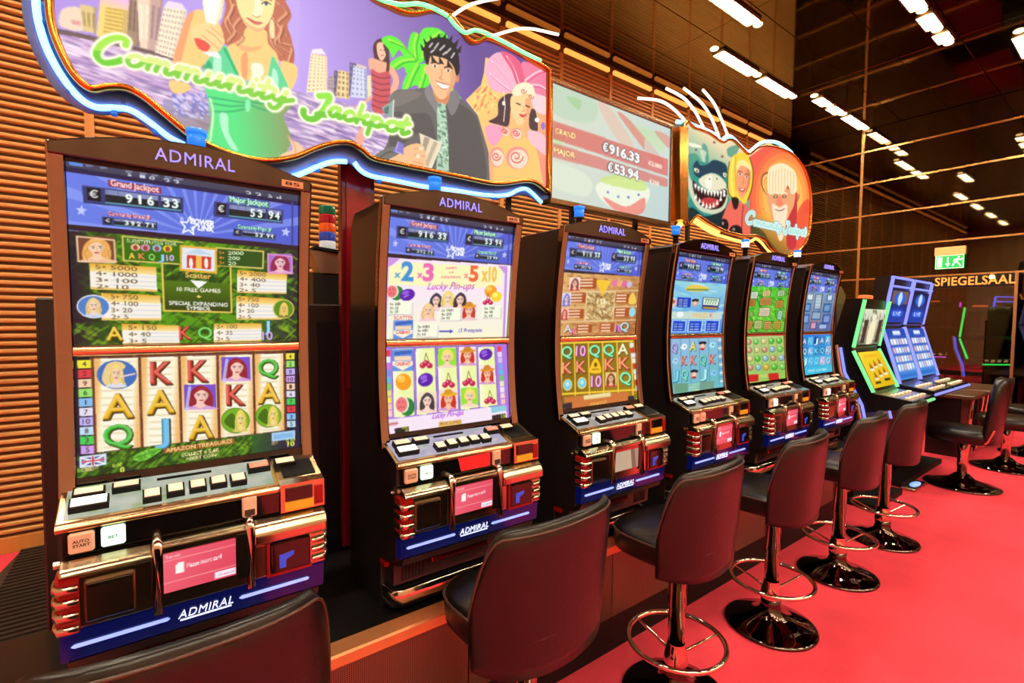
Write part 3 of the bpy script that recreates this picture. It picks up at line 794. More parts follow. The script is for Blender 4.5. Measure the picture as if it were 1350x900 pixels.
def machine(i, X, label, screens, card, start_lit):
    o = empty('slot_machine', (X, 1.60, 0.60))
    tag(o, label, 'slot machine', 'upright slot machines in the row')
    C = {}
    for k, (mb, m, nm, bev) in TPL.items():
        me = shared(k, lambda: mb.mesh(nm, m, MO))
        ob = link_mesh(nm, me, o); C[k] = ob
        if bev:
            b = ob.modifiers.new('bevel', 'BEVEL'); b.width = bev; b.segments = 2; b.limit_method = 'ANGLE'; b.angle_limit = math.radians(40)
    # lettering on the head and number plate
    me = shared('logo', lambda: text_only('lettering', 'ADMIRAL', 0.175, 0.030, (0.0, 1.5265 - 1.6, 2.005 - 0.6), (1, 0, 0), (0, 0, 1), M_purplelogo, None, 0.003, bold=0.0, spacing=1.12))
    link_mesh('lettering', me, C['head'])
    me = shared(('bsno', i), lambda: text_only('lettering', '85', 0.04, 0.010, (0.233, 1.525 - 1.6, 1.983 - 0.6), (1, 0, 0), (0, 0, 1), M_ink, None, 0.001))
    link_mesh('lettering', me, C['tagp'])
    # screens
    pm = print_material('screen_picture', 1.0, 0.12, 0.35)
    for nm, cv, (t, b) in (('upper_screen', screens[0], UP), ('lower_screen', screens[1], LO)):
        x = 0.2565
        cs = [(-x, t[0] - 1.6, t[1] - 0.6), (x, t[0] - 1.6, t[1] - 0.6), (x, b[0] - 1.6, b[1] - 0.6), (-x, b[0] - 1.6, b[1] - 0.6)]
        link_mesh(nm, picture_mesh(nm, cv, cs, pm), o)
    # deck print
    e = 0.0012
    cs = [(-0.272, 1.562 - 1.6, deck_pt(1.562) + e - 0.6), (0.16, 1.562 - 1.6, deck_pt(1.562) + e - 0.6), (0.16, 1.452 - 1.6, deck_pt(1.452) + e - 0.6), (-0.272, 1.452 - 1.6, deck_pt(1.452) + e - 0.6)]
    dm = print_material('deck_picture', 0.6, 0.25, 0.4)
    link_mesh('printed_strip', picture_mesh('printed_strip', deck_print(i), cs, dm), C['deck'])
    for bx, by, hx, hy, kd in BTN:
        bo = link_mesh('button', shared(('b', hx, hy, kd), lambda: slanted_button(hx - .004, hy - .004).mesh('button', BM[kd])), C['deck'], (bx, by - 1.6, deck_pt(by) + 0.0065 - 0.6))
        link_mesh('button_base', shared(('bb', hx, hy), lambda: button_base(hx, hy).mesh('button_base', M_matblack)), bo, (0, 0, -0.0035))
    link_mesh('slot', shared('slot', lambda: MB().box(-0.10, 0.02, 1.540, 1.548, 1.174, 1.1795).mesh('slot', M_matblack, MO)), C['deck'])
    # front control panel under the deck
    cp = link_mesh('control_panel', shared('cp', lambda: MB().box(-0.272, 0.168, 1.436, 1.455, 1.066, 1.118).mesh('control_panel', M_panelgloss, MO)), o)
    b1 = link_mesh('start_button', shared('sb', lambda: MB().cbox(-0.262, -0.217, 1.424, 1.437, 1.070, 1.116, 0.004).mesh('start_button', M_tanbtn, MO)), cp)
    link_mesh('lettering', shared('sbt', lambda: text_only('lettering', 'AUTO\nSTART', 0.03, 0.016, (-0.2395, 1.4238 - 1.6, 1.093 - 0.6), (1, 0, 0), (0, 0, 1), M_ink, None, 0.0008)), b1)
    b2 = link_mesh('lit_button', shared(('lb', start_lit), lambda: MB().cbox(-0.206, -0.162, 1.424, 1.437, 1.072, 1.117, 0.004).mesh('lit_button', M_mintbtn if start_lit else M_pinkbtn, MO)), cp)
    link_mesh('lettering', shared('lbt', lambda: text_only('lettering', 'BET', 0.018, 0.007, (-0.184, 1.4238 - 1.6, 1.094 - 0.6), (1, 0, 0), (0, 0, 1), mat('teal_ink', (70, 140, 130), 0.6), None, 0.0008)), b2)
    b3 = link_mesh('label_button', shared('b3', lambda: MB().cbox(0.078, 0.112, 1.425, 1.437, 1.072, 1.124, 0.003).mesh('label_button', M_tanbtn, MO)), cp)
    link_mesh('window', shared('b3w', lambda: MB().box(0.083, 0.107, 1.4238, 1.4255, 1.076, 1.092).mesh('window', M_ink, MO)), b3)
    if card in ('red', 'cream'):
        link_mesh('sticker', shared(('sticker', card), lambda: MB().prism_y([(-0.062, 1.118), (0.07, 1.118), (0.07, 1.072), (-0.05, 1.072)], 1.4345, 1.436).mesh('sticker', mat('red_sticker', (232, 40, 44), 0.35, emit=(220, 30, 36), es=0.4, sample=False) if card == 'red' else mat('tan_sticker', (224, 176, 124), 0.35), MO)), cp)
    # banknote slot
    bn = link_mesh('banknote_slot', shared('bn', lambda: MB().prism_x([(1.555, 1.182), (1.455, 1.146), (1.424, 1.140), (1.422, 1.064), (1.46, 1.062), (1.46, 1.12), (1.56, 1.16)][::-1], 0.17, HW).mesh('banknote_slot', M_gold, MO)), o)
    link_mesh('window', shared('bnw', lambda: MB().box(0.182, 0.252, 1.4185, 1.4235, 1.094, 1.130).mesh('window', M_window, MO)), bn)
    link_mesh('yellow_label', shared('bny', lambda: MB().box(0.180, 0.255, 1.4185, 1.4235, 1.068, 1.092).mesh('yellow_label', M_yellow, MO)), bn)
    link_mesh('red_corner', shared('bnr', lambda: MB().box(0.258, 0.280, 1.4187, 1.4235, 1.072, 1.125).mesh('red_corner', M_red, MO)), bn)
    link_mesh('well', shared('bnt', lambda: MB().prism_x([(1.530, 1.1755), (1.462, 1.1515), (1.462, 1.1495), (1.530, 1.1735)], 0.186, 0.272).mesh('well', M_matblack, MO)), bn)
    # left chrome housing with ribs
    hl = link_mesh('coin_housing', shared('hl', lambda: MB().prism_x([(1.47, 1.058), (1.425, 1.058), (1.400, 1.046), (1.392, 1.034), (1.410, 1.026), (1.410, 0.905), (1.47, 0.905)], -0.276, -0.112).mesh('coin_housing', M_smoke, MO)), o)
    b = hl.modifiers.new('bevel', 'BEVEL'); b.width = 0.005; b.segments = 2; b.limit_method = 'ANGLE'
    hc = link_mesh('door', shared('hlw', lambda: MB().cbox(-0.236, -0.146, 1.402, 1.411, 0.918, 1.012, 0.004).mesh('door', M_smoke, MO)), hl)
    link_mesh('slot', shared('hls', lambda: MB().box(-0.230, -0.152, 1.3995, 1.4025, 0.998, 1.005).mesh('slot', M_window, MO)), hl)
    for q in range(4):
        z = 0.915 + q * 0.030
        link_mesh('rib', shared(('rib', q), lambda: MB().sweep([(-0.287, 1.452, z), (-0.287, 1.418, z), (-0.280, 1.401, z), (-0.262, 1.398, z), (-0.246, 1.400, z)], [(-0.004, -0.009), (0.004, -0.009), (0.004, 0.007), (-0.004, 0.007)]).mesh('rib', M_chrome, MO)), hl)
    link_mesh('red_rib_reflection', shared('redrefl', lambda: MB().prism_z([(-0.284, 1.455), (-0.284, 1.418), (-0.277, 1.405), (-0.244, 1.4055), (-0.244, 1.455)][::-1], 0.906, 1.03).mesh('red_rib_reflection', M_red, MO)), hl)  # red block stands in for the reddish reflection in the ribs
    # middle card display
    hm = link_mesh('card_display', shared('hm', lambda: MB().prism_x([(1.47, 1.060), (1.412, 1.060), (1.402, 1.052), (1.405, 0.902), (1.47, 0.902)], -0.108, 0.096).mesh('card_display', M_smoke, MO)), o)
    b = hm.modifiers.new('bevel', 'BEVEL'); b.width = 0.004; b.segments = 2; b.limit_method = 'ANGLE'
    for s, x in ((0, -0.104), (1, 0.092)):
        link_mesh('post', shared(('post', s), lambda: MB().tube([(x, 1.400, 0.895), (x, 1.398, 1.050), (x, 1.410, 1.066), (x, 1.44, 1.068)], 0.010, 10).mesh('post', M_chrome, MO)), hm)
    cvc = card_canvas(card)
    cs = [(-0.093, 1.3995 - 1.6, 1.034 - 0.6), (0.058, 1.3995 - 1.6, 1.034 - 0.6), (0.058, 1.4015 - 1.6, 0.938 - 0.6), (-0.093, 1.4015 - 1.6, 0.938 - 0.6)]
    link_mesh('card_screen', shared(('card', card), lambda: picture_mesh('card_screen', cvc, cs, print_material('card_picture', 1.0, 0.15, 0.4))), hm)
    link_mesh('side_window', shared('sw', lambda: MB().box(0.062, 0.084, 1.400, 1.404, 0.925, 1.04).mesh('side_window', M_window, MO)), hm)
    # right housing with card reader
    hr = link_mesh('reader_housing', shared('hr', lambda: MB().prism_x([(1.47, 1.060), (1.425, 1.060), (1.400, 1.050), (1.388, 1.030), (1.388, 1.004), (1.408, 0.998), (1.408, 0.905), (1.47, 0.905)], 0.100, 0.284).mesh('reader_housing', M_smoke, MO)), o)
    b = hr.modifiers.new('bevel', 'BEVEL'); b.width = 0.006; b.segments = 3; b.limit_method = 'ANGLE'
    rd = link_mesh('card_reader', shared('rd', lambda: MB().cbox(0.140, 0.240, 1.398, 1.409, 0.912, 0.994, 0.004).mesh('card_reader', M_panelgloss, MO)), hr)
    link_mesh('card_slot', shared('rds', lambda: MB().prism_y([(0.160, 0.925), (0.176, 0.925), (0.176, 0.945), (0.196, 0.955), (0.196, 0.965), (0.160, 0.960)], 1.3955, 1.3985).mesh('card_slot', mat('blue_slot', (40, 60, 170), 0.3, emit=(50, 80, 220), es=0.5, sample=False), MO)), hr)
    link_mesh('red_edge', shared('rdr', lambda: MB().box(0.130, 0.244, 1.4005, 1.4085, 0.905, 0.912).box(0.130, 0.137, 1.4005, 1.4085, 0.912, 0.998).mesh('red_edge', M_red, MO)), hr)
    for q in range(3):
        z = 0.925 + q * 0.026
        link_mesh('rib', shared(('ribr', q), lambda: MB().sweep([(0.246, 1.402, z), (0.270, 1.400, z), (0.285, 1.410, z + 0.006), (0.288, 1.45, z + 0.012)], [(-0.003, -0.007), (0.003, -0.007), (0.003, 0.005), (-0.003, 0.005)]).mesh('rib', M_chrome, MO)), hr)
    # glowing logo strip
    st = link_mesh('logo_strip', shared('st', lambda: MB().prism_x([(1.455, 0.902), (1.418, 0.898), (1.424, 0.832), (1.455, 0.828)], -0.280, 0.280).mesh('logo_strip', M_blueglow, MO)), o)
    for s, (xa, xb) in ((0, (-0.262, -0.082)), (1, (0.066, 0.240))):
        link_mesh('light_line', shared(('ll', s), lambda: MB().prism_y([(xa, 0.8655), (xa + 0.006, 0.8695), (xb - 0.005, 0.8695), (xb, 0.8655), (xb - 0.005, 0.8615), (xa + 0.006, 0.8615)], 1.4165, 1.4195).mesh('light_line', M_blueline, MO)), st)
    link_mesh('lettering', shared('stt', lambda: text_only('lettering', 'ADMIRAL', 0.118, 0.019, (-0.007, 1.4175 - 1.6, 0.868 - 0.6), (1, 0, 0), (0, 0, 1), M_logo, None, 0.002, shear=0.25, bold=0.0, spacing=1.1)), st)
    link_mesh('underline', shared('stu', lambda: MB().box(-0.062, 0.048, 1.4165, 1.4195, 0.8515, 0.8545).mesh('underline', M_logo, MO)), st)
    # foot: panel with grilles, note strip, coin tray
    lp = link_mesh('lower_panel', shared('lp', lambda: MB().prism_x([(1.455, 0.826), (1.428, 0.826), (1.440, 0.800), (1.502, 0.776), (1.505, 0.705), (1.585, 0.700), (1.585, 0.79), (1.50, 0.80)], -0.268, 0.268).mesh('lower_panel', M_side, MO)), o)
    link_mesh('note_strip', shared('ns', lambda: MB().cbox(-0.135, 0.098, 1.486, 1.500, 0.752, 0.774, 0.004).mesh('note_strip', mat('dark_red_chrome', (150, 40, 40), 0.18, 0.8), MO)), lp)
    for s in (-1, 1):
        for q in range(7):
            x = s * 0.20 + (q - 3) * 0.0125
            link_mesh('grille_slit', shared(('gs', s, q), lambda: MB().box(x - 0.003, x + 0.003, 1.5015, 1.5065, 0.716, 0.764).mesh('grille_slit', M_matblack, MO)), lp)
    tr = link_mesh('coin_tray', shared('tr', lambda: MB().prism_z([(-0.27, 1.585), (-0.262, 1.53), (-0.235, 1.512), (0.235, 1.512), (0.262, 1.53), (0.27, 1.585)], 0.622, 0.636).mesh('coin_tray', M_side, MO)), o)
    link_mesh('tray_lip', shared('trl', lambda: MB().sweep([(-0.274, 1.585, 0.652), (-0.266, 1.528, 0.652), (-0.238, 1.508, 0.652), (0.238, 1.508, 0.652), (0.266, 1.528, 0.652), (0.274, 1.585, 0.652)], [(-0.006, -0.030), (0.006, -0.030), (0.004, 0.026), (-0.004, 0.030)]).mesh('tray_lip', M_chrome, MO)), tr)
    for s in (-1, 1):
        link_mesh('red_corner', shared(('rc', s), lambda: MB().box(min(s * 0.283, s * 0.26), max(s * 0.283, s * 0.26), 1.545, 1.586, 0.757, 0.774).mesh('red_corner', M_red, MO)), lp)  # red blocks stand in for a red reflection in the base recess
    link_mesh('lock', shared('lock', lambda: MB().sweep([(-0.281, 1.475, 1.035), (-0.292, 1.475, 1.035)], [(0.009 * math.cos(t), 0.009 * math.sin(t)) for t in np.linspace(0, 6.283, 10, False)]).mesh('lock', M_chrome, MO)), o)
    # lamp on the roof
    white = i >= 4
    lb = link_mesh('roof_lamp', shared(('lamp', white), lambda: MB().lathe([(0, 2.102), (0.024, 2.102), (0.024, 2.146), (0.0, 2.148)], 16, (0.018, 1.76)).mesh('roof_lamp', M_whitelamp if white else M_bluelamp, MO)), o)
    link_mesh('lamp_cap', shared('lampc', lambda: MB().lathe([(0.0245, 2.140), (0.027, 2.140), (0.027, 2.156), (0, 2.158)], 16, (0.018, 1.76)).mesh('lamp_cap', M_bluelamp, MO)), lb)
    link_mesh('lamp_stem', shared('lamps', lambda: MB().lathe([(0.016, 2.0), (0.016, 2.095), (0.027, 2.096), (0.027, 2.103), (0, 2.103)], 14, (0.018, 1.76)).mesh('lamp_stem', M_side, MO)), lb)
    return o

def card_canvas(kind):
    cv = Canvas(76, 48, [(0, 0), (150, 0), (150, 96), (0, 96)], (238, 92, 110))
    if kind == 'blank':
        cv.rect(0, 0, 150, 96, (196, 168, 140)); cv.poly([(95, 0), (120, 0), (140, 96), (110, 96)], (120, 100, 84)); cv.poly([(120, 0), (150, 0), (150, 96), (140, 96)], (168, 140, 116)); cv.rect(0, 0, 150, 10, (190, 40, 40)); return cv
    cv.grad(cv.full(), (244, 104, 122), (226, 70, 92), (0, 0), (150, 96))
    cv.line([(0, 18), (150, 16)], 1.6, (255, 180, 170)); cv.line([(0, 72), (150, 70)], 1.6, (255, 180, 170))
    cv.text('Transport', 4, 12, 34, 12, (255, 230, 226), hgt=7)
    cv.rect(24, 32, 40, 54, (255, 248, 240)); cv.rect(28, 28, 40, 34, (255, 248, 240))
    cv.text('Please insert card', 46, 46, 118, 43, (255, 244, 240), hgt=11, bold=0.02)
    cv.rect(104, 76, 149, 92, (250, 236, 250)); cv.text('CH chipcard', 110, 88, 146, 87, (200, 120, 140), hgt=6)
    return cv
# ------------------------------------------------------------------ pictures: helpers
def portrait(cv, x, y, w, h, hair, skin, bg=None, dress=(200, 120, 160), turn=0.0, hat=None, long=True, brow=None):
    """head and shoulders filling the box (x,y,w,h) of source units"""
    def p(u, v): return (x + w * u, y + h * v)
    if bg is not None: cv.rect(x, y, x + w, y + h, bg)
    dk = tuple(int(c * 0.72) for c in skin); hd = tuple(int(c * 0.6) for c in hair); hl = tuple(min(255, int(c * 1.25 + 25)) for c in hair)
    t = turn
    if long: cv.blob([p(.22, .25), p(.5, .04), p(.8, .22), p(.9, .6), p(.84, .95), p(.62, .9), p(.4, .9), p(.14, .95), p(.1, .6)], hair)
    else: cv.blob([p(.22, .3), p(.35, .08), p(.65, .06), p(.82, .28), p(.78, .6), p(.24, .6)], hair)
    cv.blob([p(.4, .6), p(.6, .6), p(.64, .8), p(.95, .93), p(1.0, 1.0), p(.0, 1.0), p(.06, .93), p(.36, .8)], skin)
    cv.blob([p(.02, 1.0), p(.1, .9), p(.32, .86), p(.5, .96), p(.68, .86), p(.9, .9), p(.98, 1.0)], dress)
    cv.blob([p(.3 + t, .34), p(.5 + t, .2), p(.7 + t, .34), p(.69 + t, .54), p(.5 + t, .75), p(.31 + t, .54)], skin)
    cv.blob([p(.62 + t, .3), p(.71 + t, .38), p(.68 + t, .56), p(.52 + t, .74), p(.6 + t, .55)], dk, 0.35)
    cv.blob([p(.27 + t, .4), p(.3 + t, .22), p(.5 + t, .1), p(.72 + t, .22), p(.75 + t, .42), p(.66 + t, .3), p(.5 + t, .22), p(.36 + t, .3)], hair)
    cv.line([p(.34 + t, .2), p(.5 + t, .13), p(.64 + t, .19)], h * .03, hl, 0.7)
    if long:
        for q in (.18, .82): cv.line([p(q, .42), p(q + .04, .62), p(q - .03, .85)], h * .035, hl, 0.5, 3); cv.line([p(q + .06, .45), p(q + .0, .7), p(q + .05, .9)], h * .03, hd, 0.6, 3)
    for e in (.41, .6):
        cv.line([p(e - .06 + t, .39), p(e + .05 + t, .385)], h * .025, brow or hd)
        cv.ell(*p(e + t, .445), w * .045, h * .026, (250, 246, 240)); cv.ell(*p(e + t, .445), w * .026, h * .026, (60, 50, 60))
    cv.line([p(.51 + t, .45), p(.53 + t, .54), p(.49 + t, .555)], h * .016, dk, 0.8)
    cv.blob([p(.42 + t, .62), p(.5 + t, .605), p(.58 + t, .62), p(.5 + t, .665)], (196, 50, 60))
    if hat is not None:
        cv.blob([p(.05, .26), p(.3, .16), p(.7, .13), p(.98, .2), p(.8, .3), p(.3, .33)], hat); cv.blob([p(.27, .22), p(.35, .02), p(.62, .0), p(.75, .18), p(.5, .24)], tuple(int(c * 0.9) for c in hat))

def symbol(cv, ch, cx, cy, h, col, w=None, edge=(70, 50, 20), slope=0.0):
    """bevelled game letter centred at cx,cy"""
    w = w or h * 0.85
    hi = tuple(min(255, int(c * 0.6 + 110)) for c in col); dk = tuple(int(c * 0.62) for c in col)
    a = (cx - w / 2, cy + h / 2 - slope * w / 2, cx + w / 2, cy + h / 2 + slope * w / 2)
    cv.text(ch, a[0] + h * .03, a[1] + h * .03, a[2] + h * .03, a[3] + h * .03, edge, hgt=h, bold=0.03, outline=edge, ow=h * .035)
    cv.text(ch, *a, dk, hgt=h, bold=0.03)
    cv.text(ch, a[0] - h * .015, a[1] - h * .015, a[2] - h * .015, a[3] - h * .015, col, hgt=h, bold=0.012)
    cv.text(ch, a[0] - h * .03, a[1] - h * .035, a[2] - h * .03, a[3] - h * .035, hi, 0.55, hgt=h, bold=-0.012)

def star(cv, x, y, r, col, alpha=1.0, line=0):
    pts = [(x + (r if k % 2 == 0 else r * .42) * math.sin(math.pi * k / 5 + .15), y - (r if k % 2 == 0 else r * .42) * math.cos(math.pi * k / 5 + .15)) for k in range(10)]
    if line: cv.line(pts, line, col, alpha, 0, True)
    else: cv.poly(pts, col, alpha)

Q1U = [(97, 215), (395, 258), (392, 452), (92, 455)]; Q1L = [(92, 470), (396, 463), (398, 592), (90, 628)]
def counter(cv, quad, digits, dec, euro=True):
    """mechanical-style counter: quad tl,tr,br,bl"""
    H = homography([(0, 0), (10, 0), (10, 2), (0, 2)], quad)
    def p(u, v):
        q = H @ np.array([u, v, 1.0]); return (q[0] / q[2], q[1] / q[2])
    hh = quad[3][1] - quad[0][1]
    cv.poly([p(-.15, -.15), p(10.15, -.15), p(10.15, 2.35), p(-.15, 2.35)], (52, 62, 120))
    cv.poly([p(0.25, .05), p(1.5, .05), p(1.5, 1.9), p(.25, 1.9)], (20, 22, 30)); cv.euro(*p(.5, 1.5), (p(1.3, 1)[0] - p(.5, 1)[0]), hh * .55, (240, 245, 240))
    cv.poly([p(1.95, .05), p(7.3, .05), p(7.3, 1.9), p(1.95, 1.9)], (132, 142, 190)); cv.poly([p(1.95, .75), p(7.3, .75), p(7.3, 1.9), p(1.95, 1.9)], (22, 36, 42))
    cv.poly([p(7.65, .05), p(9.8, .05), p(9.8, 1.9), p(7.65, 1.9)], (132, 142, 190)); cv.poly([p(7.65, .75), p(9.8, .75), p(9.8, 1.9), p(7.65, 1.9)], (22, 36, 42))
    cv.line([p(1.95, 1.95), p(9.8, 1.95)], hh * .09, (90, 170, 190))
    for k in range(2, 7): cv.line([p(k * 1.07, .05), p(k * 1.07, .7)], hh * .03, (90, 96, 140))
    n = len(digits)
    for k, d in enumerate(digits):
        u = 7.0 - (n - k) * 1.12 + .25
        cv.text(d, *p(u + (.2 if d == '1' else 0), 1.62), *p(u + (.5 if d == '1' else .72), 1.62), (236, 252, 246), hgt=hh * .62, bold=.03)
    for k, d in enumerate(dec):
        u = 7.85 + k * 1.0
        cv.text(d, *p(u + (.2 if d == '1' else 0), 1.62), *p(u + (.5 if d == '1' else .72), 1.62), (236, 252, 246), hgt=hh * .62, bold=.03)

def powerlink(cv, fine=True):
    """blue jackpot strip along the top of every machine's upper screen"""
    mk = cv.mpoly([(92, 210), (400, 255), (400, 331), (92, 300)])
    cv.grad(mk, (104, 128, 232), (78, 96, 208), (100, 250), (392, 300))
    for k in range(13):
        a = math.radians(182 + k * 14.0)
        b = a + math.radians(4.5)
        cx, cy = 262, 312
        cv.poly([(cx, cy), (cx + 200 * math.cos(a), cy + 200 * math.sin(a)), (cx + 200 * math.cos(b), cy + 200 * math.sin(b))], (150, 170, 250), 0.55)
    # mirrored sliver at the very top edge
    mk = cv.mpoly([(92, 208), (400, 253), (400, 270), (92, 228)]); cv.paint(mk, (64, 68, 92))
    cv.poly([(101, 216), (118, 218.5), (118, 226), (101, 224)], (90, 140, 220))
    for x in (122, 140, 172, 190, 205, 222, 236): cv.rect(x, 218.5 + (x - 101) * .146 - 2, x + 9, 225 + (x - 101) * .146 - 2, (150, 156, 190), 0.6)
    for d, x in (('9', 173), ('1', 190), ('6', 202), ('3', 221), ('3', 233), ('5', 326), ('3', 339), ('9', 354), ('4', 366)):
        y = 215.5 + (x - 97) * .146; cv.text(d, x, y + 6.5, x + 7, y + 7.5, (226, 230, 240), 0.9, hgt=-7)
    cv.line([(97, 229), (396, 272)], 5, (34, 34, 74))
    cv.poly([(149, 242), (217, 252), (217, 260), (149, 250.5)], (150, 40, 60), 0.85)
    cv.text('Grand Jackpot', 152, 249, 214, 258, (255, 214, 214), hgt=7.5, bold=.03)
    counter(cv, [(118, 250.5), (243, 265.5), (243, 281), (118, 268)], '916', '33')
    cv.poly([(303, 263), (357, 270), (357, 277), (303, 270)], (30, 120, 90), 0.85)
    cv.text('Major Jackpot', 305, 269, 355, 275.5, (206, 255, 226), hgt=7, bold=.03)
    counter(cv, [(286, 270), (374, 281), (373, 295), (285, 285.5)], '53', '94')
    cv.poly([(146, 282), (202, 288), (202, 292.5), (146, 286.5)], (150, 40, 70), 0.7)
    cv.text('Community Grand JP', 147, 286, 201, 291.6, (255, 206, 214), hgt=5, bold=.02)
    counter(cv, [(140, 288.5), (209, 296), (209, 304), (140, 297)], '392', '71')
    cv.poly([(314, 299), (360, 304), (360, 308), (314, 303)], (20, 120, 90), 0.7)
    cv.text('Community Major JP', 315, 302.6, 359, 307.5, (200, 255, 226), hgt=4.6, bold=.02)
    counter(cv, [(310, 304), (364, 310.5), (363.5, 317.5), (309, 311.5)], '53', '94')
    star(cv, 251, 300, 12, (244, 246, 255), 1, 2.0)
    cv.text('POWER', 253, 297, 284, 301, (255, 255, 255), hgt=7, bold=.05, shear=.15); cv.text('LINK', 262, 305, 284, 307.8, (255, 255, 255), hgt=6.5, bold=.05, shear=.15)
    star(cv, 256, 303, 4, (244, 246, 255))
    star(cv, 113, 280.5, 7.5, (190, 204, 255)); star(cv, 378, 308, 6.5, (190, 204, 255)); star(cv, 242, 291, 4, (170, 190, 255))
    cv.line([(387, 270), (386.5, 324)], 2.2, (58, 66, 150))
    mk = cv.mpoly([(90, 297), (400, 326), (400, 332.5), (90, 304)]); cv.paint(mk, (46, 30, 44))

def paybox(cv, quad, lines, top=(232, 176, 60), ink=(120, 96, 60), xs=.08, frac=.62):
    mk = cv.mpoly(quad); cv.paint(mk, (246, 240, 226))
    H = homography([(0, 0), (1, 0), (1, 1), (0, 1)], quad)
    def p(u, v):
        q = H @ np.array([u, v, 1.0]); return (q[0] / q[2], q[1] / q[2])
    cv.grad(cv.mpoly([p(0, 0), p(1, 0), p(1, .32), p(0, .32)]), top, (248, 226, 160), p(.5, 0), p(.5, .32))
    cv.poly([p(0, .92), p(1, .92), p(1, 1), p(0, 1)], (236, 196, 110))
    for k in range(3): cv.line([p(.3, .42 + k * .19), p(.98, .42 + k * .19)], .8, (190, 206, 236))
    n = len(lines)
    for k, s in enumerate(lines):
        v = (k + .82) / n
        a = p(xs, v); b = p(xs + (frac if len(s) > 5 else frac * len(s) / 6.5), v); hh = (quad[3][1] - quad[0][1]) / n * .66
        cv.text(s, *a, *b, ink, hgt=hh, bold=.01)

def jungle(cv, mk, seed=3):
    cv.speckle(mk, [(40, 96, 22), (96, 160, 30), (30, 60, 20), (150, 196, 40), (20, 40, 24)], 700, 9, 2.2, .55, 0.5, seed)
    cv.speckle(mk, [(30, 80, 22), (120, 180, 40), (24, 44, 22)], 500, 8, 1.8, .5, -0.7, seed + 1)

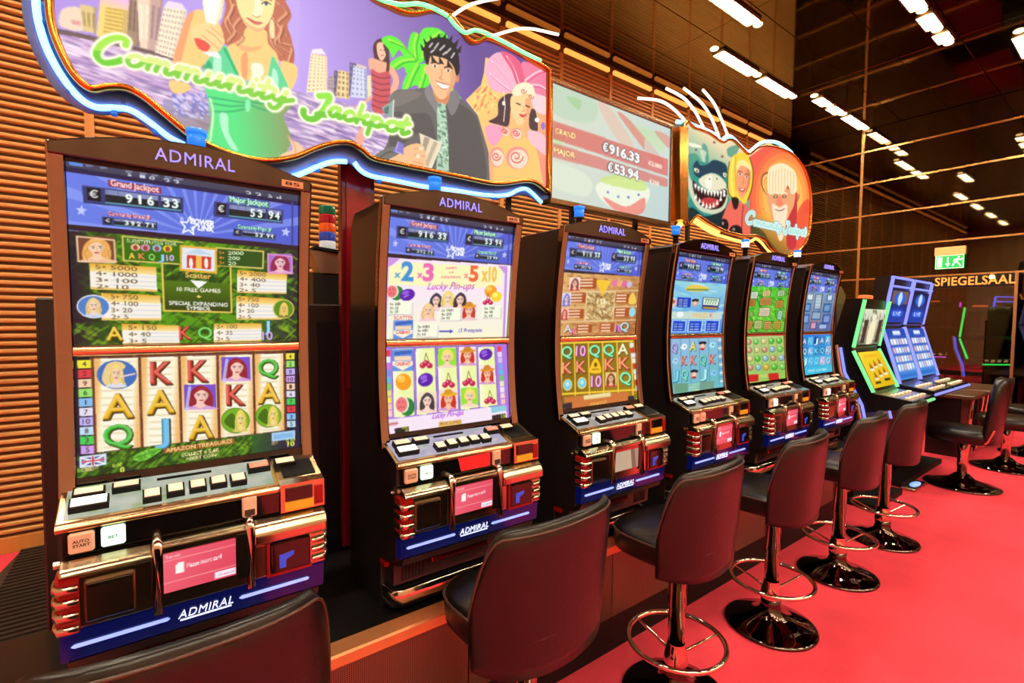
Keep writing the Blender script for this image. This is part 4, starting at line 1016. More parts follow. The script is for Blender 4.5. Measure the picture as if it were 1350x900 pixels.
def screens_1():
    cv = Canvas(290, 232, Q1U, (40, 30, 50))
    mk = cv.mpoly([(90, 298), (400, 330), (400, 460), (90, 460)])
    cv.grad(mk, (30, 26, 44), (84, 150, 26), (95, 380), (190, 385)); mk2 = cv.mpoly([(240, 310), (400, 328), (400, 460), (240, 460)])
    cv.grad(mk2, (84, 150, 26), (34, 34, 60), (300, 390), (396, 385)); jungle(cv, mk)
    cv.grad(cv.mpoly([(90, 300), (118, 303), (118, 425), (90, 425)]), (26, 22, 44), (40, 50, 40), (95, 380), (120, 380), .8)
    # centre frame
    fr = [(214, 346), (304, 352), (304, 413), (214, 410)]
    cv.grad(cv.mpoly(fr), (96, 150, 30), (46, 66, 16), (260, 350), (260, 412)); jungle(cv, cv.mpoly([(214, 346), (304, 352), (304, 375), (214, 370)]), 9)
    cv.line(fr, 2.0, (236, 204, 90), 1, 0, True)
    cv.poly([(164, 313), (242, 321), (242, 350), (164, 344)], (52, 110, 20)); cv.line([(242, 321), (164, 313), (164, 344), (236, 349)], 1.8, (226, 206, 110))
    cv.poly([(286, 329), (348, 333), (347, 355), (286, 351)], (40, 84, 30)); cv.line([(286, 328), (348, 333), (347, 355), (304, 352)], 1.8, (226, 206, 110))
    cv.text('SUBSTITUTES FOR', 169, 320.5, 234, 325.5, (240, 244, 206), hgt=4.2)
    for x, c in ((180, (240, 190, 150)), (193, (220, 150, 190)), (208, (150, 190, 230)), (222, (240, 200, 40))): cv.ell(x, 324 + (x - 170) * .05 + 2.5, 6, 4.5, c); cv.ell(x, 325 + (x - 170) * .05 + 2, 3, 3.4, (150, 70, 60))
    for ch, x, c in (('A', 175, (246, 214, 50)), ('K', 188, (240, 130, 60)), ('Q', 201, (120, 230, 90)), ('J', 213, (110, 200, 250)), ('10', 225, (220, 180, 240))): symbol(cv, ch, x, 338 + (x - 175) * .06, 7.5, c, 8 if ch != '10' else 10)
    for k, (a, b) in enumerate((('5•', '2000'), ('4•', '200'), ('3•', '20'))):
        y = 337 + k * 6.6; cv.text(a, 289, y - 1, 296, y - .6, (250, 150, 60), hgt=4); cv.text(b, 301, y, 301 + 5.2 * len(b), y + .5, (226, 250, 206), hgt=4.6)
    cv.poly([(238, 324), (287, 328.5), (286, 362), (237, 358)], (228, 176, 56)); cv.poly([(241, 327), (284, 331), (283, 359), (240, 355)], (226, 232, 240))
    cv.poly([(243, 335), (262, 329), (282, 338)], (196, 214, 236)); cv.poly([(247, 337), (279, 340), (278, 356), (246, 354)], (206, 60, 44)); cv.poly([(259, 338), (266, 338.5), (266, 355.5), (258, 355)], (244, 190, 90))
    for x in (252, 272): cv.ell(x, 348, 2.5, 7, (250, 240, 230))
    cv.text('Scatter', 244, 366, 278, 368.5, (250, 196, 110), hgt=6.5, bold=.02); cv.poly([(250, 370), (273, 372), (261, 381)], (246, 246, 240))
    cv.text('10 FREE GAMES', 232, 384, 290, 387, (250, 244, 226), hgt=5, bold=.02); cv.text('+', 258, 394, 264, 394.3, (250, 214, 110), hgt=5, bold=.04)
    cv.text('SPECIAL EXPANDING', 221, 402, 299, 405.5, (250, 250, 244), hgt=5, bold=.02); cv.text('SYMBOL', 244, 409, 277, 410.5, (250, 250, 244), hgt=5, bold=.02)
    portrait(cv, 106, 313, 47, 33, (236, 170, 90), (248, 206, 170), (120, 70, 50), (240, 190, 150)); cv.line([(105, 313), (153, 318), (153, 347), (105, 345)], 2, (240, 200, 160), 1, 0, True)
    paybox(cv, [(119, 347), (206, 353), (206, 385), (119, 381)], ['5• 5000', '4• 1000', '3• 100', '2• 10'])
    paybox(cv, [(132, 386), (210, 390), (210, 423), (131, 422)], ['5• 750', '4• 100', '3• 20', '2• 5'], xs=.15, frac=.45)
    paybox(cv, [(157, 427), (233, 430), (233, 455), (157, 455)], ['5• 150', '4• 40', '3• 5'], xs=.1, frac=.48)
    cv.ell(121, 404, 22, 15.5, (236, 236, 240)); cv.ell(121, 404, 20.5, 14, (76, 130, 200)); portrait(cv, 108, 391, 26, 26, (236, 200, 130), (246, 214, 190), None, (200, 214, 240))
    symbol(cv, 'A', 147, 440, 18, (236, 190, 44), 22); symbol(cv, 'K', 241, 440, 17, (214, 60, 44), 16)
    paybox(cv, [(313, 357), (379, 363), (378, 389), (312, 387)], ['5• 2000', '4• 400', '3• 40', '2• 5'], xs=.04, frac=.5)
    paybox(cv, [(311, 391), (372, 395), (371, 423), (310, 423)], ['5• 750', '4• 100', '3• 20', '2• 5'], xs=.04, frac=.42)
    paybox(cv, [(280, 428), (344, 428), (344, 452), (279, 453)], ['5• 100', '4• 35', '3• 5'], xs=.06, frac=.42)
    portrait(cv, 354, 336, 32, 26, (150, 40, 80), (240, 190, 200), (170, 120, 200), (220, 170, 220)); cv.line([(354, 336), (386, 340), (386, 362), (354, 361)], 1.5, (236, 150, 200), 1, 0, True)
    cv.ell(374, 409, 14.5, 13, (206, 200, 90)); cv.ell(374, 409, 13, 11.6, (90, 140, 40)); portrait(cv, 367, 399, 15, 21, (240, 200, 90), (226, 200, 120), None, (120, 130, 50))
    symbol(cv, 'Q', 268, 440, 15, (90, 206, 70), 19); symbol(cv, 'J', 351, 432, 14, (110, 200, 230), 9); symbol(cv, '10', 352, 445, 11, (190, 160, 230), 14)
    powerlink(cv)
    # lower: five reels
    lo = Canvas(290, 150, Q1L, (26, 22, 40))
    bot = lo.mpoly([(85, 596), (400, 562), (400, 600), (85, 632)]); lo.grad(bot, (22, 26, 66), (40, 96, 44), (95, 610), (200, 600)); jungle(lo, bot, 21)
    lo.grad(lo.mpoly([(330, 560), (400, 556), (400, 600), (330, 605)]), (40, 96, 44), (22, 26, 66), (330, 585), (380, 585), .9)
    lo.poly([(112, 470), (380, 462), (379, 570), (112, 596)], (110, 60, 44))
    lo.speckle(lo.mpoly([(112, 470), (380, 462), (379, 570), (112, 596)]), [(180, 120, 80), (70, 30, 30)], 900, 1.2, 1.0, .8, 0, 4)
    def bl(x): return 596 - (x - 112) * .0975
    for a, b in ((118, 177), (181, 231), (235, 283), (287, 333), (336.5, 376)):
        t = 472 - (a - 118) * .02
        mk = lo.mpoly([(a, t), (b, t - .8), (b, bl(b) - 1), (a, bl(a) - 1)]); lo.paint(mk, (250, 246, 224))
        for q in range(13): yy = t + 5 + q * 9.2 * (bl(a) - t) / 122; lo.line([(a + 1, yy), (b - 1, yy - .9)], 2.4, (226, 206, 160), .7)
        for xe, s in ((a, 1), (b, -1)): lo.grad(lo.mpoly([(xe, t), (xe + s * 9, t), (xe + s * 9, bl(xe) - 1), (xe, bl(xe) - 1)]), (236, 170, 84), (250, 240, 206), (xe, 530), (xe + s * 9, 530), .8)
    lo.ell(148, 493, 27, 19, (60, 110, 190)); lo.blob([(128, 500), (135, 480), (150, 476), (160, 482), (152, 492), (160, 508), (140, 510)], (236, 206, 140)); portrait(lo, 134, 477, 26, 32, (240, 206, 120), (246, 210, 180), None, (214, 224, 244)); lo.line([(152, 496), (172, 492)], 2, (244, 214, 200))
    GO = (232, 178, 34); RD = (206, 62, 46); GR = (50, 180, 44)
    symbol(lo, 'A', 148, 534, 31, GO, 42, slope=-.05); symbol(lo, 'Q', 147, 572, 27, GR, 40, slope=-.06)
    symbol(lo, 'K', 208, 491, 28, RD, 30); symbol(lo, 'A', 206, 529, 30, GO, 38, slope=-.05); symbol(lo, 'J', 207, 567, 30, (70, 170, 220), 20)
    symbol(lo, 'K', 258, 489, 27, RD, 28); symbol(lo, 'A', 260, 563, 30, GO, 34, slope=-.07)
    symbol(lo, 'K', 309, 521, 26, RD, 26); symbol(lo, 'Q', 355, 485, 21, GR, 28, slope=-.03); symbol(lo, 'A', 355, 519, 26, GO, 30, slope=-.05)
    for x, y, w, h in ((238, 507, 44, 33), (290, 471, 40, 32)):
        portrait(lo, x, y, w, h, (150, 34, 50), (246, 200, 186), (120, 80, 200), (214, 160, 214), .04); lo.line([(x + 3, y + h), (x + 8, y + 4)], 4, (200, 200, 250), .8)
    for x, y, r in ((308, 555.5, 20), (354, 550, 18.5)):
        lo.ell(x, y, r, r * .86, (90, 140, 26)); lo.ell(x, y, r * .93, r * .79, (120, 176, 40)); lo.blob([(x - r * .8, y + 2), (x - r * .3, y - 10), (x, y - 4), (x - 2, y + 11)], (64, 110, 24)); portrait(lo, x - r * .15, y - r * .8, r, r * 1.55, (226, 206, 90), (240, 220, 140), None, (226, 200, 110))
    cols = [(236, 226, 60), (226, 60, 70), (248, 206, 170), (150, 226, 110), (130, 190, 236), (226, 222, 240), (190, 176, 240), (190, 222, 240), (70, 206, 90), (206, 160, 236)]
    for k, nmb in enumerate((4, 2, 9, 6, 1, 7, 10, 8, 3, 5)):
        y = 479 + k * 12.45; lo.poly([(96, y - 5.2), (114, y - 5.6), (114, y + 5), (96, y + 5.4)], cols[k]); s = str(nmb); lo.text(s, 105 - (1.2 if s == '1' else 2.6 * len(s)), y + 3.2, 105 + (1.2 if s == '1' else 2.6 * len(s)), y + 3, (60, 50, 50), hgt=6.5)
        y2 = 471 + k * 10.05; lo.poly([(380, y2 - 4.2), (392, y2 - 4.5), (392, y2 + 3.8), (380, y2 + 4.1)], cols[(k * 3) % 10]); s2 = str((4, 2, 8, 10, 1, 6, 7, 9, 3, 5)[k]); lo.text(s2, 386 - 1.8 * len(s2), y2 + 2.4, 386 + 1.8 * len(s2), y2 + 2.3, (60, 50, 50), hgt=5)
    lo.poly([(94, 600), (130, 596), (130, 611), (94, 615)], (210, 226, 246)); lo.poly([(97, 602), (127, 599), (127, 609), (97, 612)], (40, 60, 140)); lo.line([(97, 602), (127, 609)], 2.4, (240, 240, 246)); lo.line([(97, 612), (127, 599)], 2.4, (240, 240, 246)); lo.line([(97, 607), (127, 604)], 3.4, (240, 240, 246)); lo.line([(112, 600), (112, 611)], 4, (240, 240, 246)); lo.line([(97, 607), (127, 604)], 1.8, (206, 40, 60)); lo.line([(112, 600), (112, 611)], 2.2, (206, 40, 60))
    lo.text('CREDIT', 96, 620, 120, 616.5, (246, 206, 170), hgt=4.5, bold=.02); lo.text('0,00', 138, 615, 151, 613, (230, 240, 90), hgt=4.5); lo.text('0', 148, 622, 154, 621, (240, 246, 90), hgt=7, bold=.03)
    lo.blob([(165, 604), (180, 594), (200, 590), (205, 593), (195, 600), (180, 607)], (120, 206, 70)); lo.line([(165, 604), (204, 592)], 1.2, (60, 130, 30)); lo.speckle(lo.mpoly([(165, 604), (180, 594), (204, 590), (195, 600), (180, 607)]), [(70, 150, 40)], 60, 4, .8, .8, 1.1)
    lo.poly([(208, 591), (306, 579.5), (306, 586.5), (208, 598)], (150, 96, 40)); lo.text('AMAZON TREASURES', 211, 596.5, 303, 585, (250, 214, 140), hgt=5.2, bold=.02)
    lo.text('COLLECT', 232, 602.5, 261, 599.2, (250, 236, 170), hgt=4.4, bold=.02); lo.euro(264, 598.8, 4, 4.4, (250, 236, 170)); lo.text('5,60', 269.5, 598.2, 284, 596.5, (250, 236, 170), hgt=4.4, bold=.02); lo.text('INSERT COIN', 238, 608, 280, 603, (250, 236, 170), hgt=4.4, bold=.02)
    lo.poly([(358, 573), (391, 569.5), (391, 581), (358, 584.5)], (170, 210, 240)); lo.poly([(361, 575.5), (388, 572.5), (388, 579), (361, 582)], (130, 186, 230)); lo.text('BET', 358, 589, 367, 588, (250, 206, 150), hgt=4); lo.text('0,10', 378, 585.5, 391, 584, (230, 240, 90), hgt=3.4); lo.text('10', 380, 591.5, 390, 590.5, (240, 246, 90), hgt=6, bold=.03)
    return cv, lo

def cherries(cv, x, y, s):
    cv.line([(x, y - s * .9), (x - s * .15, y - s * .2)], s * .06, (110, 90, 50)); cv.line([(x, y - s * .9), (x + s * .35, y)], s * .06, (110, 90, 50))
    for dx, dy in ((-.32, .22), (0, .0), (.36, .24)): cv.ell(x + dx * s, y + dy * s, s * .3, s * .27, (196, 30, 80)); cv.ell(x + dx * s - s * .08, y + dy * s - s * .09, s * .1, s * .08, (250, 150, 180))
def plum(cv, x, y, s):
    cv.ell(x, y, s * .62, s * .5, (90, 30, 170), 1, -.3); cv.ell(x - s * .15, y - s * .18, s * .3, s * .17, (150, 96, 226), 1, -.3); cv.ell(x - s * .1, y + s * .1, s * .28, s * .06, (200, 150, 250), .8, -.4)
def melon(cv, x, y, s):
    cv.ell(x + s * .2, y + s * .1, s * .55, s * .6, (30, 130, 60)); cv.ell(x - s * .15, y - s * .05, s * .48, s * .56, (236, 246, 220)); cv.ell(x - s * .2, y - s * .05, s * .42, s * .5, (240, 120, 124))
    for dx, dy in ((-.35, -.2), (-.1, -.25), (-.25, .1), (-.05, .15), (-.4, .15)): cv.ell(x + dx * s, y + dy * s, s * .03, s * .05, (80, 30, 30))
def orange(cv, x, y, s, c=(246, 160, 40)):
    cv.ell(x, y, s * .55, s * .55, c); cv.ell(x - s * .15, y - s * .2, s * .28, s * .24, tuple(min(255, v + 40) for v in c)); cv.ell(x - s * .25, y - s * .3, s * .07, s * .05, (250, 240, 200))
def casino_sign(cv, x, y, w, h):
    cv.rect(x, y, x + w, y + h, (100, 150, 220)); cv.poly([(x + w * .1, y + h * .1), (x + w * .9, y + h * .05), (x + w * .95, y + h * .2), (x + w * .1, y + h * .28)], (50, 100, 190))
    cv.rect(x + w * .1, y + h * .32, x + w * .9, y + h * .52, (250, 214, 180)); cv.poly([(x + w * .02, y + h * .55), (x + w * .98, y + h * .55), (x + w * .98, y + h * .72), (x + w * .5, y + h * .98), (x + w * .02, y + h * .72)], (250, 240, 220)); cv.text('CASINO', x + w * .14, y + h * .74, x + w * .86, y + h * .74, (226, 70, 70), hgt=h * .15, bold=.03)

def screens_2():
    U = [(507, 272), (670, 298), (668, 450), (507, 448)]; L = [(507, 458), (671, 457), (672, 548), (512, 568)]
    cv = Canvas(176, 160, Q1U, (240, 226, 236)); powerlink(cv)
    cv.M = homography(U, [(0, 0), (cv.W, 0), (cv.W, cv.Hh), (0, cv.Hh)])
    def q(x, y): return (500 + x * .2055, 270 + y * .2055)
    mk = cv.mpoly([q(20, 336), q(840, 400), q(840, 890), q(20, 890)]); cv.grad(mk, (248, 232, 244), (246, 246, 214), q(400, 560), q(400, 860))
    cv.poly([q(40, 400), q(120, 365), q(770, 412), q(770, 530), q(600, 545), q(40, 510)], (250, 248, 190)); cv.poly([q(30, 336), q(110, 345), q(60, 385), q(30, 400)], (206, 150, 226)); cv.poly([q(740, 400), q(800, 405), q(800, 470)], (206, 150, 226))
    cv.line([q(34, 400), q(34, 860)], 3, (206, 160, 236)); cv.line([q(795, 420), q(800, 870)], 3.5, (196, 150, 230))
    for st, x0, x1, c, h in (('x', 78, 118, (70, 170, 200), 42), ('2', 122, 200, (60, 150, 214), 118), ('x', 222, 258, (236, 110, 160), 40), ('3', 258, 328, (236, 110, 180), 108), ('x', 520, 552, (240, 150, 110), 40), ('5', 556, 616, (240, 110, 60), 98), ('x10', 636, 735, (244, 196, 60), 92)):
        yb = 482 + (x0 - 100) * .03 - (18 if st == 'x' else 0); cv.text(st, *q(x0, yb), *q(x1, yb + (x1 - x0) * .05), c, hgt=h * .2055, bold=.04, outline=(250, 230, 220), ow=.8)
    for k, s in enumerate(('scatters', 'and', 'multiplicators')): w = 6.2 * len(s); cv.text(s, *q(438 - w / 1.4, 415 + k * 30), *q(438 + w / 1.4, 417 + k * 30), (226, 96, 130), hgt=3.6)
    cv.text('Lucky Pin-ups', *q(288, 548), *q(596, 552), (190, 20, 190), hgt=9.5, shear=.45, bold=.0)
    x, y = q(82, 560); melon(cv, x, y, 16); x, y = q(165, 580); plum(cv, x, y, 16); x, y = q(700, 568); orange(cv, x, y, 15); x, y = q(740, 606); orange(cv, x, y, 13, (250, 214, 60)); x, y = q(684, 632); cherries(cv, x, y, 11)
    for (x, y, hr, sk, ht) in ((350, 625, (50, 50, 80), (250, 214, 190), None), (425, 612, (240, 214, 110), (250, 220, 190), None), (505, 625, (70, 50, 60), (250, 214, 196), None), (300, 690, (240, 200, 140), (250, 210, 180), None), (565, 695, (206, 60, 50), (250, 206, 180), (240, 160, 50))):
        a = q(x - 55, y - 58); portrait(cv, a[0], a[1], 22, 25, hr, sk, None, (240, 200, 214), 0, ht)
    def pb(x0, y0, x1, y1, ls): cv.poly([q(x0 + 6, y0 + 8), q(x1 + 6, y0 + 14), q(x1 + 6, y1 + 6), q(x0 + 6, y1 + 2)], (160, 150, 180), .5); cv.poly([q(x0, y0), q(x1, y0 + 5), q(x1, y1), q(x0, y1 - 4)], (246, 250, 226)); [cv.text(s, *q(x0 + 14, y0 + 28 + k * 25), *q(x0 + 14 + 11 * len(s), y0 + 29 + k * 25), (80, 80, 80), hgt=3.6) for k, s in enumerate(ls)]
    pb(42, 618, 196, 708, ['5x 200', '4x 50', '3x 20']); pb(372, 668, 510, 757, ['5x 1000', '4x 200', '3x 40']); pb(650, 662, 772, 748, ['5x 150', '4x 40', '3x 10']); pb(222, 772, 366, 862, ['5x 4000', '4x 400', '3x 40'])
    cv.text('SCATTER', *q(84, 738), *q(206, 742), (214, 70, 50), hgt=4.6); a = q(82, 745); casino_sign(cv, a[0], a[1], 26, 25)
    cv.line([q(380, 826), q(450, 828)], 2.2, (70, 70, 190)); cv.poly([q(445, 815), q(470, 828), q(445, 842)], (70, 70, 190)); cv.text('15 Freispiele', *q(500, 836), *q(656, 838), (90, 80, 190), hgt=5, shear=.2)
    lo = Canvas(176, 104, L, (176, 120, 226))
    def r(x, y): return (500 + x * .1389, 450 + y * .1389)
    reels = [(112, 328, 134, 344), (344, 544, 358, 556), (560, 748, 572, 768), (764, 940, 776, 956), (952, 1116, 962, 1136)]
    def yb(x): return 705 - (x - 134) * .1
    for (x0, x1, x2, x3) in reels: lo.poly([r(x0, 68), r(x1, 62), r(x3, yb(x3)), r(x2, yb(x2))], (90, 60, 190)); lo.poly([r(x0 + 5, 72), r(x1 - 5, 66), r(x3 - 5, yb(x3) - 5), r(x2 + 5, yb(x2) - 5)], (236, 246, 170)); lo.grad(lo.mpoly([r(x0 + 5, 72), r((x0 + x1) / 2, 68), r((x2 + x3) / 2, yb(x2) - 5), r(x2 + 5, yb(x2) - 5)]), (250, 252, 226), (238, 246, 170), r(x0, 300), r((x0 + x1) / 2, 300))
    a = r(118, 76); casino_sign(lo, a[0], a[1], 29, 28)
    def at(fn, x, y, s): p = r(x, y); fn(lo, p[0], p[1], s)
    at(orange, 230, 378, 19.5); at(melon, 240, 592, 19); at(cherries, 450, 208, 14); at(plum, 446, 362, 17); at(cherries, 666, 390, 13.5); at(cherries, 862, 378, 13.5); at(plum, 1030, 140, 14.5); at(cherries, 1060, 546, 12)
    def pp(x, y, w, h, *k, **kw): a = r(x, y); portrait(lo, a[0], a[1], w * .1389, h * .1389, *k, **kw)
    pp(372, 470, 180, 190, (60, 60, 66), (250, 216, 200), (246, 226, 190), (246, 216, 200)); pp(574, 452, 184, 190, (206, 50, 40), (250, 196, 160), (250, 220, 214), (214, 150, 206), hat=(240, 176, 40)); pp(566, 76, 180, 180, (246, 220, 110), (250, 214, 180), (150, 226, 60), (246, 220, 196), long=False)
    pp(770, 66, 168, 170, (206, 50, 40), (250, 196, 160), (250, 226, 220), (214, 150, 206), hat=(230, 150, 50)); pp(786, 440, 166, 170, (246, 220, 110), (250, 214, 180), (150, 226, 60), (246, 220, 196), long=False); pp(966, 240, 150, 170, (206, 50, 40), (250, 196, 160), (250, 226, 220), (214, 150, 206), hat=(230, 150, 50))
    lo.poly([r(80, 720), r(340, 690), r(1210, 600), r(1220, 740), r(100, 860)], (246, 230, 246)); lo.text('Lucky Pin-ups', *r(508, 716), *r(812, 682), (170, 50, 214), hgt=6.8, shear=.4)
    lo.poly([r(570, 745), r(790, 722), r(792, 762), r(572, 788)], (230, 190, 110)); lo.text('FREE GAMES', *r(585, 776), *r(780, 755), (170, 120, 50), hgt=3.6)
    lo.poly([r(82, 740), r(175, 730), r(178, 775), r(84, 786)], (226, 200, 214)); lo.line([r(84, 764), r(176, 752)], 1.6, (206, 60, 80)); lo.poly([r(145, 800), r(285, 780), r(285, 840), r(148, 850)], (40, 40, 44)); lo.text('0,00', *r(215, 805), *r(275, 798), (226, 230, 60), hgt=3); lo.text('0', *r(250, 838), *r(275, 834), (240, 240, 60), hgt=4.5, bold=.03)
    lo.poly([r(1070, 615), r(1210, 600), r(1212, 650), r(1072, 668)], (140, 206, 226)); lo.poly([r(1075, 690), r(1205, 672), r(1206, 720), r(1078, 735)], (40, 40, 44)); lo.text('10', *r(1165, 720), *r(1200, 716), (226, 240, 60), hgt=5)
    cl = [(226, 60, 80), (240, 236, 246), (206, 120, 214), (110, 150, 226), (90, 190, 226), (120, 206, 110), (226, 226, 120), (240, 226, 90), (246, 200, 170), (246, 210, 190)]
    for k in range(10): lo.poly([r(52 + k * 2.6, 82 + k * 62), r(96 + k * 2.6, 80 + k * 62), r(98 + k * 2.6, 134 + k * 62), r(54 + k * 2.6, 136 + k * 62)], cl[k]); lo.poly([r(1140 + k * 2.6, 70 + k * 53), r(1180 + k * 2.6, 66 + k * 53), r(1182 + k * 2.6, 112 + k * 53), r(1142 + k * 2.6, 116 + k * 53)], [(236, 70, 80), (226, 214, 246), (206, 196, 240), (120, 170, 240), (90, 190, 230), (110, 200, 110), (226, 236, 190), (236, 226, 246), (246, 214, 200), (246, 196, 180)][k])
    return cv, lo

def screens_3():
    U = [(737, 308), (833, 324), (833, 444), (736, 441)]; L = [(737, 452), (837, 451), (838, 526), (745, 539)]
    cv = Canvas(116, 126, Q1U, (190, 150, 100)); powerlink(cv)
    cv.M = homography(U, [(0, 0), (cv.W, 0), (cv.W, cv.Hh), (0, cv.Hh)])
    def q(x, y): return (680 + x * .2667, 280 + y * .2667)
    mk = cv.mpoly([q(205, 292), q(590, 322), q(590, 620), q(205, 610)]); cv.grad(mk, (226, 176, 110), (176, 110, 60), q(300, 330), q(560, 600)); cv.speckle(mk, [(240, 200, 140), (150, 96, 56), (206, 160, 110)], 260, 4, 1.5, .5, .1, 5)
    for y in (385, 465, 535): cv.line([q(208, y), q(575, y + 6)], 1.6, (226, 190, 140)); 
    cv.poly([q(328, 390), q(462, 395), q(462, 540), q(328, 535)], (190, 150, 90)); cv.speckle(cv.mpoly([q(328, 390), q(462, 395), q(462, 540), q(328, 535)]), [(226, 200, 140), (130, 96, 56), (240, 226, 170)], 260, 2.5, 1.2, .8, .3, 8); cv.line([q(328, 390), q(462, 395), q(462, 540), q(328, 535)], 1.4, (236, 206, 150), 1, 0, True)
    cv.poly([q(365, 330), q(440, 338), q(402, 415)], (244, 200, 60)); cv.text('10', *q(378, 450), *q(418, 452), (250, 240, 190), hgt=7)
    for (x0, y0, x1, y1, n) in ((295, 325, 350, 372, 3), (258, 398, 305, 440, 3), (250, 478, 300, 518, 3), (300, 555, 345, 592, 3), (410, 555, 450, 592, 3), (472, 408, 515, 450, 3), (474, 480, 515, 520, 3)):
        cv.poly([q(x0 - 8, y0 - 6), q(x1 + 20, y0 - 2), q(x1 + 20, y1 + 4), q(x0 - 8, y1)], (176, 84, 40))
        for k in range(n): cv.line([q(x0, y0 + k * 15 + 4), q(x1, y0 + k * 15 + 5)], 1.6, (250, 226, 190))
    a = q(245, 318); portrait(cv, *a, 13, 17, (150, 60, 60), (240, 200, 170), (250, 230, 220), (206, 60, 60)); a = q(215, 392); portrait(cv, *a, 11, 17, (120, 120, 200), (230, 206, 210), (220, 220, 240), (120, 120, 210)); a = q(212, 468); portrait(cv, *a, 10, 15, (206, 70, 60), (240, 190, 170), (246, 206, 190), (190, 50, 60))
    for k, c in enumerate(((236, 120, 170), (240, 170, 120), (226, 110, 160), (200, 190, 220))): cv.ell(*q(455 + k * 24, 350 + k * 3), 3.4, 4.4, c)
    cv.blob([q(545, 400), q(560, 420), q(566, 455), q(535, 458), q(530, 430)], (246, 206, 90)); cv.ell(*q(553, 500), 4, 6.5, (150, 220, 230))
    symbol(cv, 'A', *q(252, 570), 10, (226, 222, 214), 9); symbol(cv, 'K', *q(282, 585), 9, (246, 110, 150), 8); symbol(cv, '10', *q(495, 580), 10, (236, 120, 226), 10); symbol(cv, 'Q', *q(522, 572), 11, (170, 226, 236), 11)
    lo = Canvas(116, 84, L, (110, 84, 20))
    def r(x, y): return (680 + x * .2667, 280 + y * .2667)
    lo.grad(lo.full(), (120, 96, 24), (170, 130, 30), r(215, 650), r(600, 880))
    for k in range(6): lo.line([r(222 + k * 70 + (6 if k == 0 else 0), 645), r(240 + k * 67, 905)], 1.6, (246, 206, 60))
    lo.line([r(222, 648), r(580, 645)], 1.8, (246, 206, 60)); lo.line([r(238, 900), r(590, 880)], 1.8, (246, 206, 60))
    rows = (('Q', '10', 'Q', 'Q', 'A'), ('K', 'K', '*', 'K', 'K'), ('o', 'o', '10', 'f', 'Q'))
    for j, rw in enumerate(rows):
        for k, ch in enumerate(rw):
            x, y = r(258 + k * 68.5 + j * 5, 692 + j * 82 - k * (2 + j * 3))
            if ch == 'Q': symbol(lo, 'Q', x, y, 14, (120, 240, 170), 14, (20, 80, 50))
            elif ch == 'K': symbol(lo, 'K', x, y, 15, (246, 130, 90), 13, (110, 30, 20))
            elif ch == '10': symbol(lo, '10', x, y, 14, (246, 160, 226), 13, (130, 20, 110))
            elif ch == 'A': symbol(lo, 'A', x, y, 14, (250, 240, 190), 13, (90, 70, 20))
            elif ch == 'o': lo.ell(x, y, 6, 7.5, (246, 214, 110)); lo.ell(x, y, 4.8, 6.2, (110, 206, 226)); lo.ell(x, y - 1, 2.2, 3, (190, 240, 246))
            elif ch == '*': lo.blob([(x, y - 10), (x + 5, y - 3), (x + 7, y + 9), (x - 7, y + 9), (x - 5, y - 3)], (246, 196, 40)); lo.ell(x, y - 1, 2, 3, (120, 80, 10)); lo.line([(x - 4, y + 5), (x + 4, y + 5)], 1.2, (150, 100, 20))
            else: portrait(lo, x - 7, y - 9, 14, 18, (130, 70, 40), (236, 190, 150), (240, 206, 140), (206, 60, 60))
    def t(x, y): return (700 + x * .2, 500 + y * .2)
    lo.poly([t(240, 120), t(640, 85), t(640, 140), t(250, 190)], (206, 120, 60)); lo.poly([t(360, 110), t(530, 90), t(530, 115), t(365, 135)], (236, 220, 160)); lo.text('COLLECT', *t(405, 165), *t(505, 150), (250, 206, 90), hgt=2.4); lo.text('INSERT COIN', *t(400, 178), *t(510, 163), (250, 206, 90), hgt=2.4)
    lo.poly([t(225, 160), t(290, 150), t(292, 185), t(228, 193)], (40, 40, 50)); lo.poly([t(635, 115), t(695, 105), t(697, 132), t(636, 140)], (40, 40, 50)); lo.text('10', *t(672, 132), *t(692, 129), (226, 240, 60), hgt=4)
    for k in range(9): lo.poly([r(563 + k * 3, 655 + k * 26), r(583 + k * 3, 653 + k * 26), r(584 + k * 3, 675 + k * 26), r(564 + k * 3, 678 + k * 26)], [(236, 230, 210), (206, 60, 60), (226, 226, 236)][k % 3])
    return cv, lo

